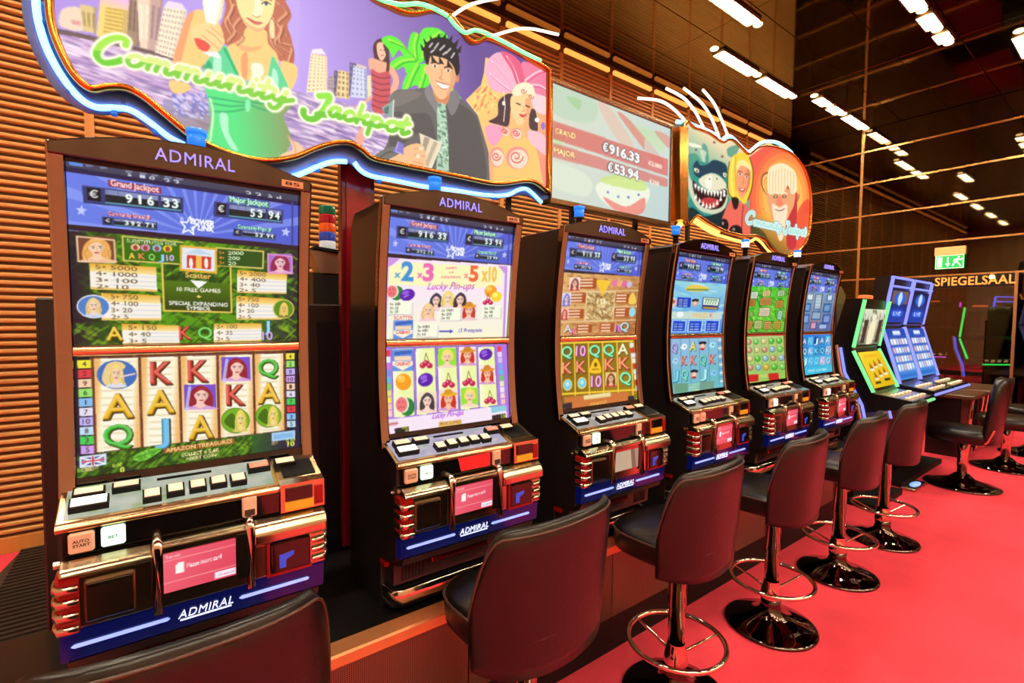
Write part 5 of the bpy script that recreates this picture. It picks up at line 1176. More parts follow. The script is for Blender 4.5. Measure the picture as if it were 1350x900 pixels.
C4 = [(145, 125), (405, 170), (405, 570), (150, 575)]
def screens_4():
    cv = Canvas(84, 112, Q1U, (120, 190, 220)); powerlink(cv); cv.M = homography(C4, [(0, 0), (cv.W, 0), (cv.W, cv.Hh), (0, cv.Hh)])
    mk = cv.mpoly([(130, 285), (420, 312), (420, 580), (130, 580)]); cv.grad(mk, (150, 214, 226), (70, 140, 230), (270, 320), (300, 570)); cv.speckle(mk, [(200, 240, 246), (110, 180, 236)], 60, 8, 1.5, .6, .1)
    cv.blob([(205, 335), (235, 312), (290, 318), (325, 335), (290, 348), (230, 347)], (236, 206, 90)); cv.line([(215, 338), (318, 340)], 8, (120, 150, 70))
    cv.poly([(172, 378), (240, 382), (240, 435), (172, 430)], (26, 60, 190)); 
    for k in range(4): cv.line([(182, 392 + k * 11), (198, 393 + k * 11)], 3.5, (226, 220, 140)); cv.line([(205, 392 + k * 11), (224, 393 + k * 11)], 3.5, (190, 214, 250))
    cv.ell(155, 408, 17, 24, (240, 196, 176)); cv.ell(155, 402, 9, 10, (190, 90, 80)); cv.ell(262, 408, 17, 22, (206, 170, 150)); cv.ell(262, 396, 18, 9, (40, 40, 50)); cv.ell(262, 410, 8, 10, (240, 206, 180))
    cv.poly([(298, 378), (382, 384), (378, 448), (298, 444)], (40, 60, 120)); cv.poly([(302, 382), (378, 388), (375, 425), (302, 420)], (226, 240, 220)); cv.text('77777', 308, 415, 370, 418, (90, 150, 110), hgt=26, bold=.03); cv.line([(306, 436), (372, 440)], 7, (226, 160, 60))
    mk = cv.mpoly([(145, 455), (400, 462), (400, 500), (145, 495)]); cv.paint(mk, (200, 220, 206)); cv.blob([(180, 462), (205, 458), (212, 480), (186, 488)], (240, 246, 250)); cv.text('WILD', 255, 487, 330, 488, (240, 190, 90), hgt=22, bold=.02); cv.text('K', 340, 488, 356, 489, (226, 110, 90), hgt=24)
    for x in (165, 245, 328): cv.poly([(x - 6, 500), (x + 66, 502), (x + 66, 566), (x - 6, 566)], (180, 214, 246)); cv.poly([(x, 506), (x + 60, 508), (x + 60, 562), (x, 562)], (24, 70, 206)); [cv.line([(x + 8, 524 + k * 14), (x + 20, 524 + k * 14)], 3.4, (240, 230, 150)) for k in range(3)]; [cv.line([(x + 28, 524 + k * 14), (x + 48, 524 + k * 14)], 3.4, (206, 226, 250)) for k in range(3)]
    lo = Canvas(84, 80, [(150, 600), (412, 600), (435, 850), (180, 890)], (130, 196, 214)); lo.grad(lo.full(), (150, 190, 226), (110, 190, 200), (200, 620), (300, 860))
    for k in range(6): lo.line([(162 + k * 47, 604), (186 + k * 46, 846 - k * 2)], 4, (90, 150, 180))
    G = {(0, 0): ('Q', (190, 150, 230)), (1, 0): ('~', (240, 250, 250)), (2, 0): ('A', (240, 226, 90)), (3, 0): ('p', None), (4, 0): ('~', (170, 230, 240)), (0, 1): ('#', (170, 214, 240)), (1, 1): ('K', (240, 120, 110)), (2, 1): ('K', (240, 130, 120)), (3, 1): ('Q', (90, 220, 170)), (4, 1): ('K', (240, 120, 110)), (0, 2): ('J', (90, 200, 230)), (1, 2): ('Q', (110, 230, 190)), (2, 2): ('p', None), (3, 2): ('J', (150, 226, 236)), (4, 2): ('~', (140, 200, 240))}
    for (k, j), (ch, c) in G.items():
        x = 182 + k * 47 + j * 7; y = 645 + j * 72 - k * 2
        if ch == 'p': lo.ell(x, y, 19, 25, (190, 170, 170)); lo.ell(x, y - 14, 20, 9, (34, 34, 50)); lo.ell(x, y + 3, 10, 13, (246, 206, 180)); lo.ell(x, y + 18, 12, 6, (180, 40, 60))
        elif ch in '~#': lo.blob([(x - 16, y + 6), (x - 4, y - 16), (x + 16, y - 8), (x + 8, y + 14)], c); lo.ell(x + 4, y - 2, 4, 4, (60, 110, 150))
        else: symbol(lo, ch, x, y, 46, c, 32, (40, 90, 120))
    for k in range(11): lo.line([(400 + k * 2.2, 612 + k * 21), (414 + k * 2, 611 + k * 21)], 9, [(226, 226, 236), (110, 150, 206)][k % 2])
    lo.poly([(190, 835), (262, 832), (262, 876), (196, 886)], (110, 160, 130)); lo.poly([(322, 826), (390, 820), (392, 862), (322, 872)], (120, 160, 140)); [lo.text(s, 268, 845 + k * 14, 318, 842 + k * 14, (240, 236, 130), hgt=9) for k, s in enumerate(('COLLECT', 'INSERT', 'COIN'))]
    return cv, lo
def screens_5():
    cv = Canvas(68, 98, Q1U, (80, 190, 60)); powerlink(cv); cv.M = homography([(555, 190), (740, 225), (745, 570), (560, 572)], [(0, 0), (cv.W, 0), (cv.W, cv.Hh), (0, cv.Hh)])
    mk = cv.mpoly([(540, 318), (760, 336), (760, 580), (540, 580)]); cv.grad(mk, (80, 206, 60), (110, 190, 60), (600, 350), (700, 560)); cv.speckle(mk, [(50, 150, 30), (150, 230, 90), (30, 120, 40)], 160, 4, 1.4, .7, .6, 3)
    for x, y, w, h, c in ((562, 350, 36, 40, (226, 240, 226)), (690, 345, 36, 34, (190, 226, 170)), (618, 345, 40, 34, (240, 220, 150)), (610, 385, 60, 42, (206, 150, 80)), (556, 392, 34, 40, (196, 130, 60)), (688, 400, 38, 42, (206, 150, 70)), (612, 438, 56, 48, (236, 220, 190)), (556, 460, 30, 30, (160, 210, 110)), (706, 455, 24, 50, (170, 220, 200)), (556, 508, 34, 50, (206, 140, 70)), (598, 508, 40, 48, (190, 206, 130)), (645, 512, 36, 46, (214, 160, 90)), (690, 512, 38, 46, (200, 170, 70))):
        cv.rect(x, y, x + w, y + h, (110, 90, 40)); cv.rect(x + 3, y + 3, x + w - 3, y + h - 3, c); [cv.line([(x + 8, y + h * (.3 + .22 * k)), (x + w - 8, y + h * (.3 + .22 * k))], 3, tuple(int(v * .55) for v in c)) for k in range(3)]
    lo = Canvas(68, 70, [(562, 590), (748, 585), (765, 805), (595, 838)], (170, 200, 120)); lo.grad(lo.full(), (190, 210, 140), (150, 200, 90), (600, 600), (700, 820))
    r = np.random.RandomState(4); cs = [(90, 200, 60), (220, 210, 140), (206, 150, 120), (226, 180, 60), (150, 190, 210), (120, 210, 90)]
    for j in range(4):
        for k in range(5):
            x = 582 + k * 37 + j * 7; y = 620 + j * 46 - k * 2; c = cs[r.randint(6)]; lo.ell(x, y, 14, 17, tuple(int(v * .7) for v in c)); lo.ell(x - 1, y - 2, 11, 13, c); lo.ell(x - 4, y - 6, 4, 5, (250, 250, 220), .8)
    for k in range(6): lo.line([(565 + k * 37, 592), (590 + k * 36, 780)], 2.4, (130, 150, 80))
    lo.poly([(590, 795), (642, 790), (646, 825), (598, 835)], (206, 40, 40)); lo.poly([(688, 785), (734, 780), (738, 812), (692, 818)], (206, 40, 40)); lo.text('FREE', 650, 806, 684, 802, (240, 220, 120), hgt=12)
    return cv, lo
def screens_6():
    cv = Canvas(54, 84, Q1U, (90, 130, 170)); powerlink(cv); cv.M = homography([(860, 235), (995, 262), (997, 550), (862, 555)], [(0, 0), (cv.W, 0), (cv.W, cv.Hh), (0, cv.Hh)])
    mk = cv.mpoly([(850, 348), (1010, 358), (1010, 560), (850, 560)]); cv.grad(mk, (130, 170, 190), (90, 110, 170), (900, 360), (950, 540))
    for x, y, w, h, c in ((866, 358, 30, 34, (206, 226, 230)), (905, 360, 34, 80, (170, 190, 200)), (960, 364, 26, 32, (190, 214, 236)), (862, 408, 28, 44, (60, 130, 190)), (950, 410, 34, 46, (60, 120, 180)), (862, 466, 28, 50, (90, 140, 200)), (900, 450, 44, 46, (110, 150, 180)), (955, 466, 34, 48, (80, 120, 190)), (900, 505, 30, 40, (200, 120, 150)), (940, 515, 40, 30, (120, 150, 206))):
        cv.rect(x, y, x + w, y + h, (40, 60, 120)); cv.rect(x + 3, y + 3, x + w - 3, y + h - 3, c); [cv.line([(x + 6, y + h * (.3 + .2 * k)), (x + w - 6, y + h * (.3 + .2 * k))], 3, (226, 236, 250), .7) for k in range(3)]
    cv.line([(902, 362), (898, 500), (946, 500), (944, 364)], 3, (190, 150, 140))
    lo = Canvas(54, 60, [(865, 578), (1000, 572), (1025, 770), (895, 795)], (40, 110, 200)); lo.grad(lo.full(), (50, 130, 226), (70, 190, 220), (900, 590), (960, 790))
    r = np.random.RandomState(8)
    for j in range(3):
        for k in range(5):
            x = 884 + k * 27 + j * 6; y = 612 + j * 54 - k * 2; lo.rect(x - 11, y - 22, x + 11, y + 22, [(20, 70, 150), (90, 200, 240), (190, 190, 226), (40, 130, 190)][r.randint(4)]); symbol(lo, 'AKQJ'[r.randint(4)], x, y, 28, [(190, 240, 250), (230, 226, 250), (120, 220, 240)][r.randint(3)], 17, (20, 50, 120))
    lo.poly([(892, 755), (1018, 735), (1024, 772), (896, 796)], (60, 190, 226)); lo.text('FREE GAMES', 915, 778, 1000, 764, (220, 250, 255), hgt=12)
    return cv, lo
SCREENS = [screens_1(), screens_2(), screens_3(), screens_4(), screens_5(), screens_6()]
# ------------------------------------------------------------------ the six machines
ROW = [('slot machine with jungle paytable and letter reels, nearest and largest in the row', 'card', True),
       ('slot machine with pastel fruit and portrait reels, second in the row', 'red', True),
       ('slot machine with golden stone paytable and neon letters, third in the row', 'cream', True),
       ('slot machine with pale blue underwater reels, fourth in the row', 'card', False),
       ('slot machine with bright green leafy screens, fifth in the row', 'card', True),
       ('slot machine with deep blue tiled screens, sixth and farthest in the row', 'card', True)]
for i, (lb, card, lit) in enumerate(ROW):
    machine(i, 0.11 + 0.797 * i, lb, SCREENS[i], 'blank' if i == 2 else card, lit)
# ------------------------------------------------------------------ bar stools
M_leather = mat('black_leather', (19, 13, 11), 0.3, spec=0.5)
add_noise(M_leather, 9, 0.75, 1.2, 5, bump=0.10, bscale=60)
M_stoolchrome = mat('stool_chrome', (220, 200, 180), 0.07, 1.0)
def superell(a, b, n, e=2.6):
    return [(a * abs(math.cos(t)) ** (2 / e) * (1 if math.cos(t) >= 0 else -1), b * abs(math.sin(t)) ** (2 / e) * (1 if math.sin(t) >= 0 else -1)) for t in np.linspace(0, 2 * math.pi, n, False)]
def build_stool():
    o = empty('bar_stool', (0, 0, 0))
    # seat: cushion with rolled edge, front towards +Y
    n = 40; prof = [(0.90, 0.636), (0.985, 0.646), (1.0, 0.672), (1.0, 0.709), (0.985, 0.726), (0.93, 0.738), (0.75, 0.746), (0.45, 0.749)]
    m = MB(); vs = []; base = superell(0.218, 0.215, n, 3.2)
    for k, z in prof: vs += [(x * k, y * k + 0.025, z + 0.006 * math.sin(9 * x + 2) * math.cos(7 * y) * (k < 0.98)) for x, y in base]
    fs = [(r * n + k, r * n + (k + 1) % n, (r + 1) * n + (k + 1) % n, (r + 1) * n + k) for r in range(len(prof) - 1) for k in range(n)]
    vs.append((0, 0.025, 0.750)); c = len(vs) - 1; q = (len(prof) - 1) * n
    fs += [(q + k, q + (k + 1) % n, c) for k in range(n)]; fs.append(tuple(range(n))[::-1])
    m._add(vs, fs, True); seat = m.build('seat', M_leather, o)
    MB().tube([(x * 1.003, y * 1.003 + 0.025, 0.722) for x, y in base], 0.0045, 6, True).build('piping', mat('piping', (70, 48, 38), 0.3), seat)
    # wrap-round backrest
    NA, NZ = 30, 12; vs = []; AM = math.radians(74); ths = np.linspace(-AM, AM, NA)
    def shell(th, w, out):
        """w 0..1 up the back, out: +1 outer surface, -1 inner"""
        e = abs(th) / AM
        zb = 0.605 + 0.02 * e; zt = 1.042 - 0.03 * e ** 2 - 0.22 * max(0, (e - 0.62) / 0.38) ** 2.4
        z = zb + (zt - zb) * w
        flare = 0.035 * w ** 2 + 0.010 * math.sin(math.pi * w)
        t = 0.021 * (1 - 0.5 * max(0, (w - 0.85) / 0.15) ** 2)
        rx, ry = 0.243 + flare * 0.6 + out * t, 0.185 + flare + out * t
        ex = 2.5; sx, cx = math.sin(th), math.cos(th)
        x = rx * abs(sx) ** (2 / ex) * (1 if sx >= 0 else -1); y = -ry * abs(cx) ** (2 / ex) * (1 if cx >= 0 else -1)
        return (x, y + 0.020, z)
    m = MB(); grid = []
    for th in ths:
        ring = [shell(th, w, 1) for w in np.linspace(0, 1, NZ)]
        tx = shell(th, 1.0, 0); ring += [(tx[0], tx[1], tx[2] + 0.012)]
        ring += [shell(th, w, -1) for w in np.linspace(1, 0, NZ)]
        grid.append(ring)
    K = len(grid[0]); vs = [p for r in grid for p in r]
    fs = [(i * K + k, (i + 1) * K + k, (i + 1) * K + (k + 1) % K, i * K + (k + 1) % K) for i in range(NA - 1) for k in range(K)]
    fs += [tuple(range(K)), tuple(range((NA - 1) * K, NA * K))[::-1]]
    m._add(vs, fs, True); back = m.build('backrest', M_leather, o)
    ml = MB(); ml.tube([(shell(th, 0.975, 1.15)) for th in ths], 0.004, 6); ml.build('piping', MATS['piping'], back)
    # column, collar, foot ring, base
    MB().lathe([(0.0, 0.02), (0.034, 0.02), (0.034, 0.40), (0.038, 0.40), (0.038, 0.615), (0.095, 0.628), (0.095, 0.634), (0, 0.634)], 28).build('column', M_stoolchrome, o)
    MB().lathe([(0.05, 0.15), (0.052, 0.165), (0.045, 0.20), (0.036, 0.235), (0.036, 0.24)], 24).build('collar', M_stoolchrome, o)
    ring = MB().tube([(0.197 * math.cos(t), 0.197 * math.sin(t), 0.25) for t in np.linspace(0, 2 * math.pi, 48, False)], 0.011, 10, True).build('foot_ring', M_stoolchrome, o)
    for k in range(3):
        a = math.radians(90 + 120 * k)
        MB().tube([(0.04 * math.cos(a), 0.04 * math.sin(a), 0.195), (0.195 * math.cos(a), 0.195 * math.sin(a), 0.25)], 0.006, 8).build('spoke', M_stoolchrome, ring)
    MB().lathe([(0, 0.0), (0.214, 0.0), (0.222, 0.004), (0.222, 0.012), (0.212, 0.018), (0.15, 0.034), (0.09, 0.056), (0.055, 0.085), (0.046, 0.12), (0.05, 0.15), (0, 0.15)], 56).build('base', mat('base_chrome', (96, 84, 78), 0.05, 1.0), o)
    return o
stool0 = build_stool()
SPOTS = [(0.045, 1.175, 0, 'black leather bar stool cut off by the bottom edge, in front of the nearest machine'),
         (0.945, 1.18, 4, 'large black leather bar stool before the second machine, its base out of the picture'),
         (1.765, 1.185, 4, 'black leather bar stool with chrome foot ring in front of the third machine'),
         (2.60, 1.185, 5, 'black leather bar stool with full chrome base in view in front of the fourth machine'),
         (3.475, 1.185, 4, 'black leather bar stool in front of the fifth machine, fifth from the bottom corner'),
         (4.30, 1.185, 3, 'black leather bar stool in front of the sixth machine, farthest with a foot ring')]
for k, (x, y, rz, lb) in enumerate(SPOTS):
    s = stool0 if k == 0 else copy_tree(stool0)
    s.location = (x, y, 0); s.rotation_euler.z = math.radians(rz); tag(s, lb, 'stool', 'black leather bar stools')
# ------------------------------------------------------------------ illuminated sign boards above the machines
SY = 1.95
M_goldtrim = mat('gold_trim', (226, 150, 64), 0.2, 0.9)
M_signbox = mat('sign_box', (46, 34, 30), 0.4)
M_neonblue = mat('neon_blue', (150, 220, 255), 0.3, emit=(0.20, 0.62, 1.0), es=2.3, srgb=False)
M_neongreen = mat('neon_green', (150, 255, 200), 0.3, emit=(0.06, 1.0, 0.28), es=1.7, srgb=False)
M_neongold = mat('neon_amber', (255, 200, 120), 0.3, emit=(1.0, 0.42, 0.08), es=3.2, srgb=False)
M_skirt = mat('neon_lit_skirt', (96, 140, 226), 0.15, 0.0, spec=0.6)
M_clip = mat('blue_clip', (30, 110, 220), 0.2, emit=(20, 110, 230), es=0.5, sample=False)
M_rod = mat('sparkle_rod', (255, 240, 220), 0.4, emit=(1.0, 0.86, 0.66), es=1.6, srgb=False)
def wpt(pts, Y): return [pix_on_y(x, y, Y) for x, y in pts]

def sign_art_1():
    cv = Canvas(600, 282, None, (160, 130, 210), 2)
    R = (-0.30, 1.72, 2.10, 3.05)                     # x0 x1 z0 z1 of the drawn rectangle
    def pj(X, Z):
        d = Vector((X, SY, Z - CAM_H)); w = d.dot(_fw); return (675 + FPX * d.dot(_rt) / w, 450 - FPX * d.dot(_up) / w)
    quad = [pj(R[0], R[3]), pj(R[1], R[3]), pj(R[1], R[2]), pj(R[0], R[2])]
    cv.M = homography(quad, [(0, 0), (cv.W, 0), (cv.W, cv.Hh), (0, cv.Hh)])
    cv.grad(cv.full(), (182, 150, 226), (196, 170, 240), (80, 0), (380, 40)); cv.grad(cv.mpoly([(395, -80), (760, -20), (760, 300), (395, 300)]), (192, 164, 236), (112, 86, 150), (400, 40), (620, 60))
    # water
    wt = cv.mpoly([(60, 40), (130, 50), (235, 78), (420, 128), (520, 150), (520, 260), (60, 200)]); cv.grad(wt, (214, 178, 216), (176, 150, 196), (80, 60), (380, 190))
    cv.speckle(wt, [(246, 222, 240), (150, 116, 176), (236, 200, 226), (120, 96, 150), (255, 240, 246)], 1500, 9, 1.3, .6, .12, 2)
    cv.grad(cv.mpoly([(215, 130), (282, 140), (282, 190), (250, 180), (215, 150)]), (160, 150, 190), (150, 130, 110), (240, 130), (270, 185), .8)
    cv.speckle(cv.mpoly([(225, 118), (275, 122), (275, 160), (230, 150)]), [(120, 120, 200), (220, 210, 240)], 160, 2.5, 1.2, .8, .6, 5)
    cv.poly([(70, 36), (130, 49), (240, 76), (300, 92), (300, 97), (240, 82), (130, 55), (70, 43)], (120, 96, 96))
    # left skyline
    def tower(p, c, d, nx, ny, wc, st=0.55):
        cv.poly(p, c); H = homography([(0, 0), (1, 0), (1, 1), (0, 1)], p)
        def g(u, v): q = H @ np.array([u, v, 1.0]); return (q[0] / q[2], q[1] / q[2])
        for i in range(nx):
            for j in range(ny):
                u0, v0 = (i + .22) / nx, (j + .2) / ny; cv.poly([g(u0, v0), g(u0 + st / nx, v0), g(u0 + st / nx, v0 + st / ny), g(u0, v0 + st / ny)], wc, .75)
        cv.poly([g(.82, 0), g(1, 0), g(1, 1), g(.82, 1)], d, .5)
    cv.blob([(80, 15), (92, 9), (104, 10), (111, 18), (111, 40), (80, 35)], (240, 214, 190)); cv.poly([(94, 26), (106, 28), (106, 34), (94, 31)], (226, 140, 140), .7)
    tower([(105, 5), (127, 10), (126, 44), (110, 41)], (226, 200, 140), (150, 120, 90), 3, 1, (170, 140, 90))
    tower([(133, -8), (171, -2), (167, 56), (127, 47)], (244, 214, 130), (190, 150, 100), 1, 11, (206, 160, 70), .6); cv.grad(cv.mpoly([(133, -8), (171, -2), (170, 14), (131, 8)]), (250, 190, 236), (244, 214, 140), (150, -5), (150, 14))
    tower([(171, -14), (188, -12), (184, 62), (167, 57)], (170, 140, 120), (120, 90, 80), 3, 1, (130, 100, 90)); tower([(180, -20), (202, -20), (196, 66), (184, 62)], (246, 214, 190), (200, 150, 130), 2, 1, (250, 240, 210)); tower([(200, -16), (216, -10), (207, 68), (196, 66)], (206, 170, 160), (160, 120, 120), 2, 1, (160, 130, 130))
    tower([(216, 9), (247, 14), (233, 79), (204, 69)], (250, 234, 206), (226, 200, 180), 7, 9, (176, 150, 140), .5); cv.poly([(222, 1), (240, 5), (246, 14), (216, 9)], (240, 220, 236))
    # right skyline
    tower([(410, 70), (431, 74), (431, 120), (404, 122)], (255, 236, 196), (250, 214, 170), 5, 11, (206, 160, 110), .5); cv.poly([(412, 65), (424, 64), (430, 72), (410, 70)], (250, 230, 240)); tower([(433, 100), (443, 100), (443, 126), (432, 123)], (190, 170, 170), (120, 100, 120), 3, 5, (130, 110, 120))
    tower([(440, 93), (449, 94), (449, 128), (440, 126)], (110, 96, 130), (80, 70, 100), 2, 4, (150, 130, 150)); tower([(446, 92), (460, 95), (461, 131), (443, 128)], (240, 214, 160), (200, 160, 120), 3, 5, (150, 110, 80)); tower([(461, 82), (470, 84), (470, 128), (460, 126)], (110, 100, 140), (90, 80, 120), 2, 5, (150, 140, 170)); tower([(466, 86), (483, 90), (485, 130), (462, 128)], (214, 216, 240), (140, 140, 176), 4, 7, (120, 120, 150), .4); cv.poly([(470, 84), (483, 88), (483, 91), (470, 88)], (226, 200, 190)); cv.poly([(484, 100), (489, 99), (490, 130), (485, 130)], (246, 226, 180))
    # lady in green
    HR = (196, 116, 92); HL = (236, 172, 130); HD = (140, 76, 66); SK = (250, 206, 132); SH = (240, 152, 112)
    cv.blob([(306, -40), (298, -10), (297, 14), (291, 34), (289, 48), (296, 58), (308, 62), (322, 60), (330, 40), (322, 5), (330, -20)], HR)
    cv.blob([(358, -30), (372, -5), (382, 12), (384, 22), (379, 34), (384, 50), (388, 72), (386, 84), (372, 82), (360, 70), (350, 52), (348, 36), (356, 22), (360, 5)], HR)
    cv.blob([(330, -60), (362, -50), (376, -20), (372, 4), (300, 4), (300, -30)], HR)
    cv.blob([(268, 14), (256, 14), (246, 22), (238, 45), (229, 74), (232, 88), (262, 90), (276, 76), (290, 66), (295, 50), (288, 30)], SK); cv.blob([(256, 15), (246, 22), (238, 45), (229, 76), (236, 86), (244, 60), (250, 36)], SH, .75)
    cv.blob([(326, 36), (350, 40), (354, 58), (366, 74), (364, 104), (318, 104), (306, 80), (300, 62), (318, 52)], SK)
    cv.blob([(318, 76), (326, 70), (326, 100), (320, 104)], (240, 150, 110), .8); cv.blob([(332, 84), (346, 86), (346, 100), (334, 102)], (255, 246, 226), .9); cv.blob([(312, 58), (330, 62), (345, 60), (340, 66), (322, 68)], SH, .5)
    cv.blob([(370, 82), (384, 83), (392, 90), (391, 104), (383, 119), (374, 112)], SK)
    cv.blob([(311, -20), (312, 4), (317, 20), (324, 33), (336, 42), (346, 40), (355, 28), (361, 12), (363, -16), (350, -40), (322, -40)], (255, 228, 160)); cv.blob([(318, 22), (326, 34), (337, 42), (346, 40), (353, 31), (343, 37), (330, 33)], SH, .6)
    cv.blob([(334, -8), (344, -4), (346, 16), (338, 24), (333, 20), (336, 8)], (255, 246, 210), .8); cv.line([(333, 20), (338, 23), (343, 21)], 1.2, (206, 130, 90), 1, 3)
    cv.blob([(325, 23), (333, 26), (337, 28), (346, 30), (340, 33), (333, 31)], (226, 120, 110)); cv.line([(325, 23.5), (335, 28.5), (346, 30)], 1.0, (170, 70, 70), 1, 3)
    for ex, ey in ((321, -3), (351, 5)): cv.line([(ex - 7, ey - 5), (ex, ey - 8), (ex + 7, ey - 4)], 1.6, (150, 86, 60), 1, 3); cv.ell(ex, ey, 5, 2.4, (255, 252, 240)); cv.ell(ex, ey, 2.2, 2.4, (60, 90, 70)); cv.line([(ex - 6, ey), (ex, ey - 3), (ex + 6, ey + 1)], 1.3, (90, 50, 40), 1, 3)
    for pts in ([(300, -10), (306, 12), (297, 28), (304, 44)], [(308, 6), (301, 24), (310, 40), (300, 54)], [(316, 24), (308, 36), (320, 48), (310, 58)], [(366, 4), (378, 16), (366, 30), (378, 46)], [(360, 24), (372, 40), (362, 56), (382, 70)], [(372, 34), (368, 54), (384, 62), (380, 80)], [(356, 36), (358, 56), (372, 72)]):
        cv.line(pts, 2.6, HL, .85, 5); cv.line([(x + 2.5, y + 2) for x, y in pts], 1.4, HD, .7, 5)
    cv.blob([(357, 26), (361, 30), (362, 48), (358, 50), (355, 38)], (250, 226, 170))
    GR = (104, 214, 152); GD = (48, 164, 108); GL = (206, 246, 222)
    cv.blob([(268, 90), (276, 76), (288, 68), (297, 60), (306, 78), (316, 100), (322, 112), (300, 112), (272, 104)], GR); cv.blob([(282, 76), (290, 72), (292, 92), (282, 96)], GL, .8); cv.line([(296, 64), (306, 84), (314, 100)], 3.5, GD, .7, 3); cv.blob([(269, 90), (275, 80), (280, 88), (274, 96)], GD, .7)
    cv.blob([(359, 74), (367, 86), (374, 100), (380, 120), (358, 122), (350, 112), (354, 96)], GR); cv.blob([(360, 90), (366, 98), (366, 114), (358, 110)], GL, .8)
    mk = cv.blob([(270, 106), (300, 104), (340, 110), (380, 120), (384, 140), (374, 154), (384, 182), (374, 206), (362, 216), (330, 214), (296, 202), (272, 190), (278, 160), (274, 130)], GR); cv.grad(mk, (96, 226, 134), (140, 164, 106), (310, 170), (378, 176))
    for pts in ([(276, 128), (300, 132), (326, 136)], [(278, 136), (304, 140), (330, 138)], [(280, 147), (305, 147), (325, 143)], [(330, 138), (345, 144), (362, 148)], [(328, 134), (350, 137), (372, 138)]): cv.line(pts, 2.2, GD, .7, 4)
    cv.line([(277, 130), (281, 150), (277, 186)], 2.4, (246, 250, 214), .8, 4); cv.blob([(290, 150), (300, 152), (302, 176), (314, 198), (304, 194), (292, 170)], GL, .75); cv.blob([(324, 132), (330, 134), (329, 146), (324, 146)], (140, 240, 176))
    cv.blob([(224, 106), (250, 112), (246, 121), (228, 122)], SK)
    cv.poly([(266, -20), (298, -20), (292, 22), (284, 36), (272, 30), (268, 10)], (255, 246, 226)); cv.poly([(272, -10), (286, -10), (282, 26), (276, 26)], (255, 255, 252)); cv.line([(295, -10), (290, 20), (284, 34)], 1.6, (244, 214, 150))
    cv.blob([(256, 34), (270, 30), (284, 34), (296, 52), (292, 62), (282, 68), (268, 66), (256, 56), (252, 44)], (252, 214, 150)); cv.blob([(256, 51), (266, 52), (277, 60), (272, 68), (262, 64)], (236, 92, 80))
    for pts in ([(266, 46), (276, 54), (288, 64)], [(272, 40), (282, 46), (293, 58)], [(278, 36), (286, 42), (295, 50)]): cv.line(pts, 1.2, (206, 130, 90), .8, 3)
    cv.poly([(266, 68), (286, 68), (292, 77), (276, 74)], (255, 240, 244), .9)
    cv.blob([(378, 176), (384, 184), (394, 189), (402, 199), (401, 209), (380, 216), (366, 210), (374, 202), (386, 196)], (250, 200, 160)); cv.line([(378, 176), (388, 190), (390, 204)], 1.2, (214, 130, 100), .8, 3)
    # small lady
    cv.blob([(492, 60), (500, 51), (509, 54), (513, 68), (513, 90), (510, 108), (505, 100), (498, 82), (494, 78)], (92, 64, 62)); cv.blob([(486, 78), (496, 78), (508, 82), (516, 86), (525, 100), (525, 114), (517, 126), (514, 120), (518, 106), (512, 96), (490, 95)], (244, 176, 146)); cv.blob([(497, 58), (504, 56), (509, 62), (508, 74), (503, 80), (498, 72)], (250, 196, 166)); cv.line([(507, 60), (512, 80), (509, 106)], 4, (92, 64, 62), 1, 3)
    mk = cv.blob([(489, 92), (500, 96), (513, 95), (515, 116), (512, 134), (514, 146), (496, 150), (490, 140), (492, 118)], (206, 92, 100))
    for k in range(6): cv.line([(490, 98 + k * 8), (502, 103 + k * 8), (514, 102 + k * 8)], 1.4, (130, 56, 66), .8, 3)
    cv.line([(489, 128), (478, 138), (470, 142)], 3.5, (244, 176, 146), 1, 3); cv.blob([(476, 168), (484, 166), (478, 190), (466, 192)], (246, 170, 150)); cv.ell(502, 66, .8, .8, (60, 40, 40)); cv.ell(506, 66, .8, .8, (60, 40, 40)); cv.line([(502, 73), (506, 73)], 1, (190, 70, 80))
    # palm
    PG = (104, 236, 66); PD = (40, 150, 50); PY = (196, 246, 80)
    for b in ([(503, 52), (514, 47), (526, 52), (536, 64), (546, 76), (536, 78), (526, 66), (518, 76), (513, 66)], [(514, 84), (528, 74), (546, 74), (552, 84), (538, 98), (532, 88), (522, 92)], [(531, 119), (534, 102), (546, 88), (562, 84), (572, 96), (560, 119), (548, 112)], [(538, 72), (540, 50), (546, 42), (552, 46), (560, 37), (578, 38), (590, 50), (566, 58), (560, 78), (548, 84)], [(596, 116), (606, 126), (613, 142), (606, 138), (598, 128)]):
        cv.blob(b, PG)
    for pts in ([(546, 76), (530, 60), (512, 52)], [(546, 78), (530, 80), (518, 88)], [(550, 84), (542, 100), (536, 116)], [(548, 76), (546, 58), (550, 44)], [(556, 76), (562, 56), (580, 42)], [(560, 88), (556, 104), (552, 116)]): cv.line(pts, 2.0, PY, .8, 4); cv.line([(x + 3, y + 3) for x, y in pts], 1.6, PD, .6, 4)
    # man in dark suit
    S1 = (112, 106, 102); S2 = (78, 74, 74); S3 = (138, 130, 124)
    cv.blob([(520, 120), (544, 118), (562, 116), (574, 130), (588, 136), (598, 124), (612, 134), (628, 150), (638, 168), (645, 204), (650, 246), (600, 244), (500, 222), (494, 206), (508, 194), (516, 164), (512, 140)], S1)
    cv.blob([(590, 134), (604, 136), (626, 152), (634, 178), (640, 240), (594, 238), (592, 180)], S2, .55); cv.blob([(518, 150), (540, 150), (566, 152), (574, 190), (552, 176), (530, 190), (514, 190)], S2, .45); cv.blob([(514, 124), (540, 119), (556, 124), (540, 134), (520, 140)], S3, .6)
    cv.blob([(496, 206), (508, 196), (524, 194), (534, 202), (526, 212), (506, 216)], (120, 120, 112)); cv.line([(500, 208), (514, 200), (530, 204)], 1.5, S2, .8, 3)
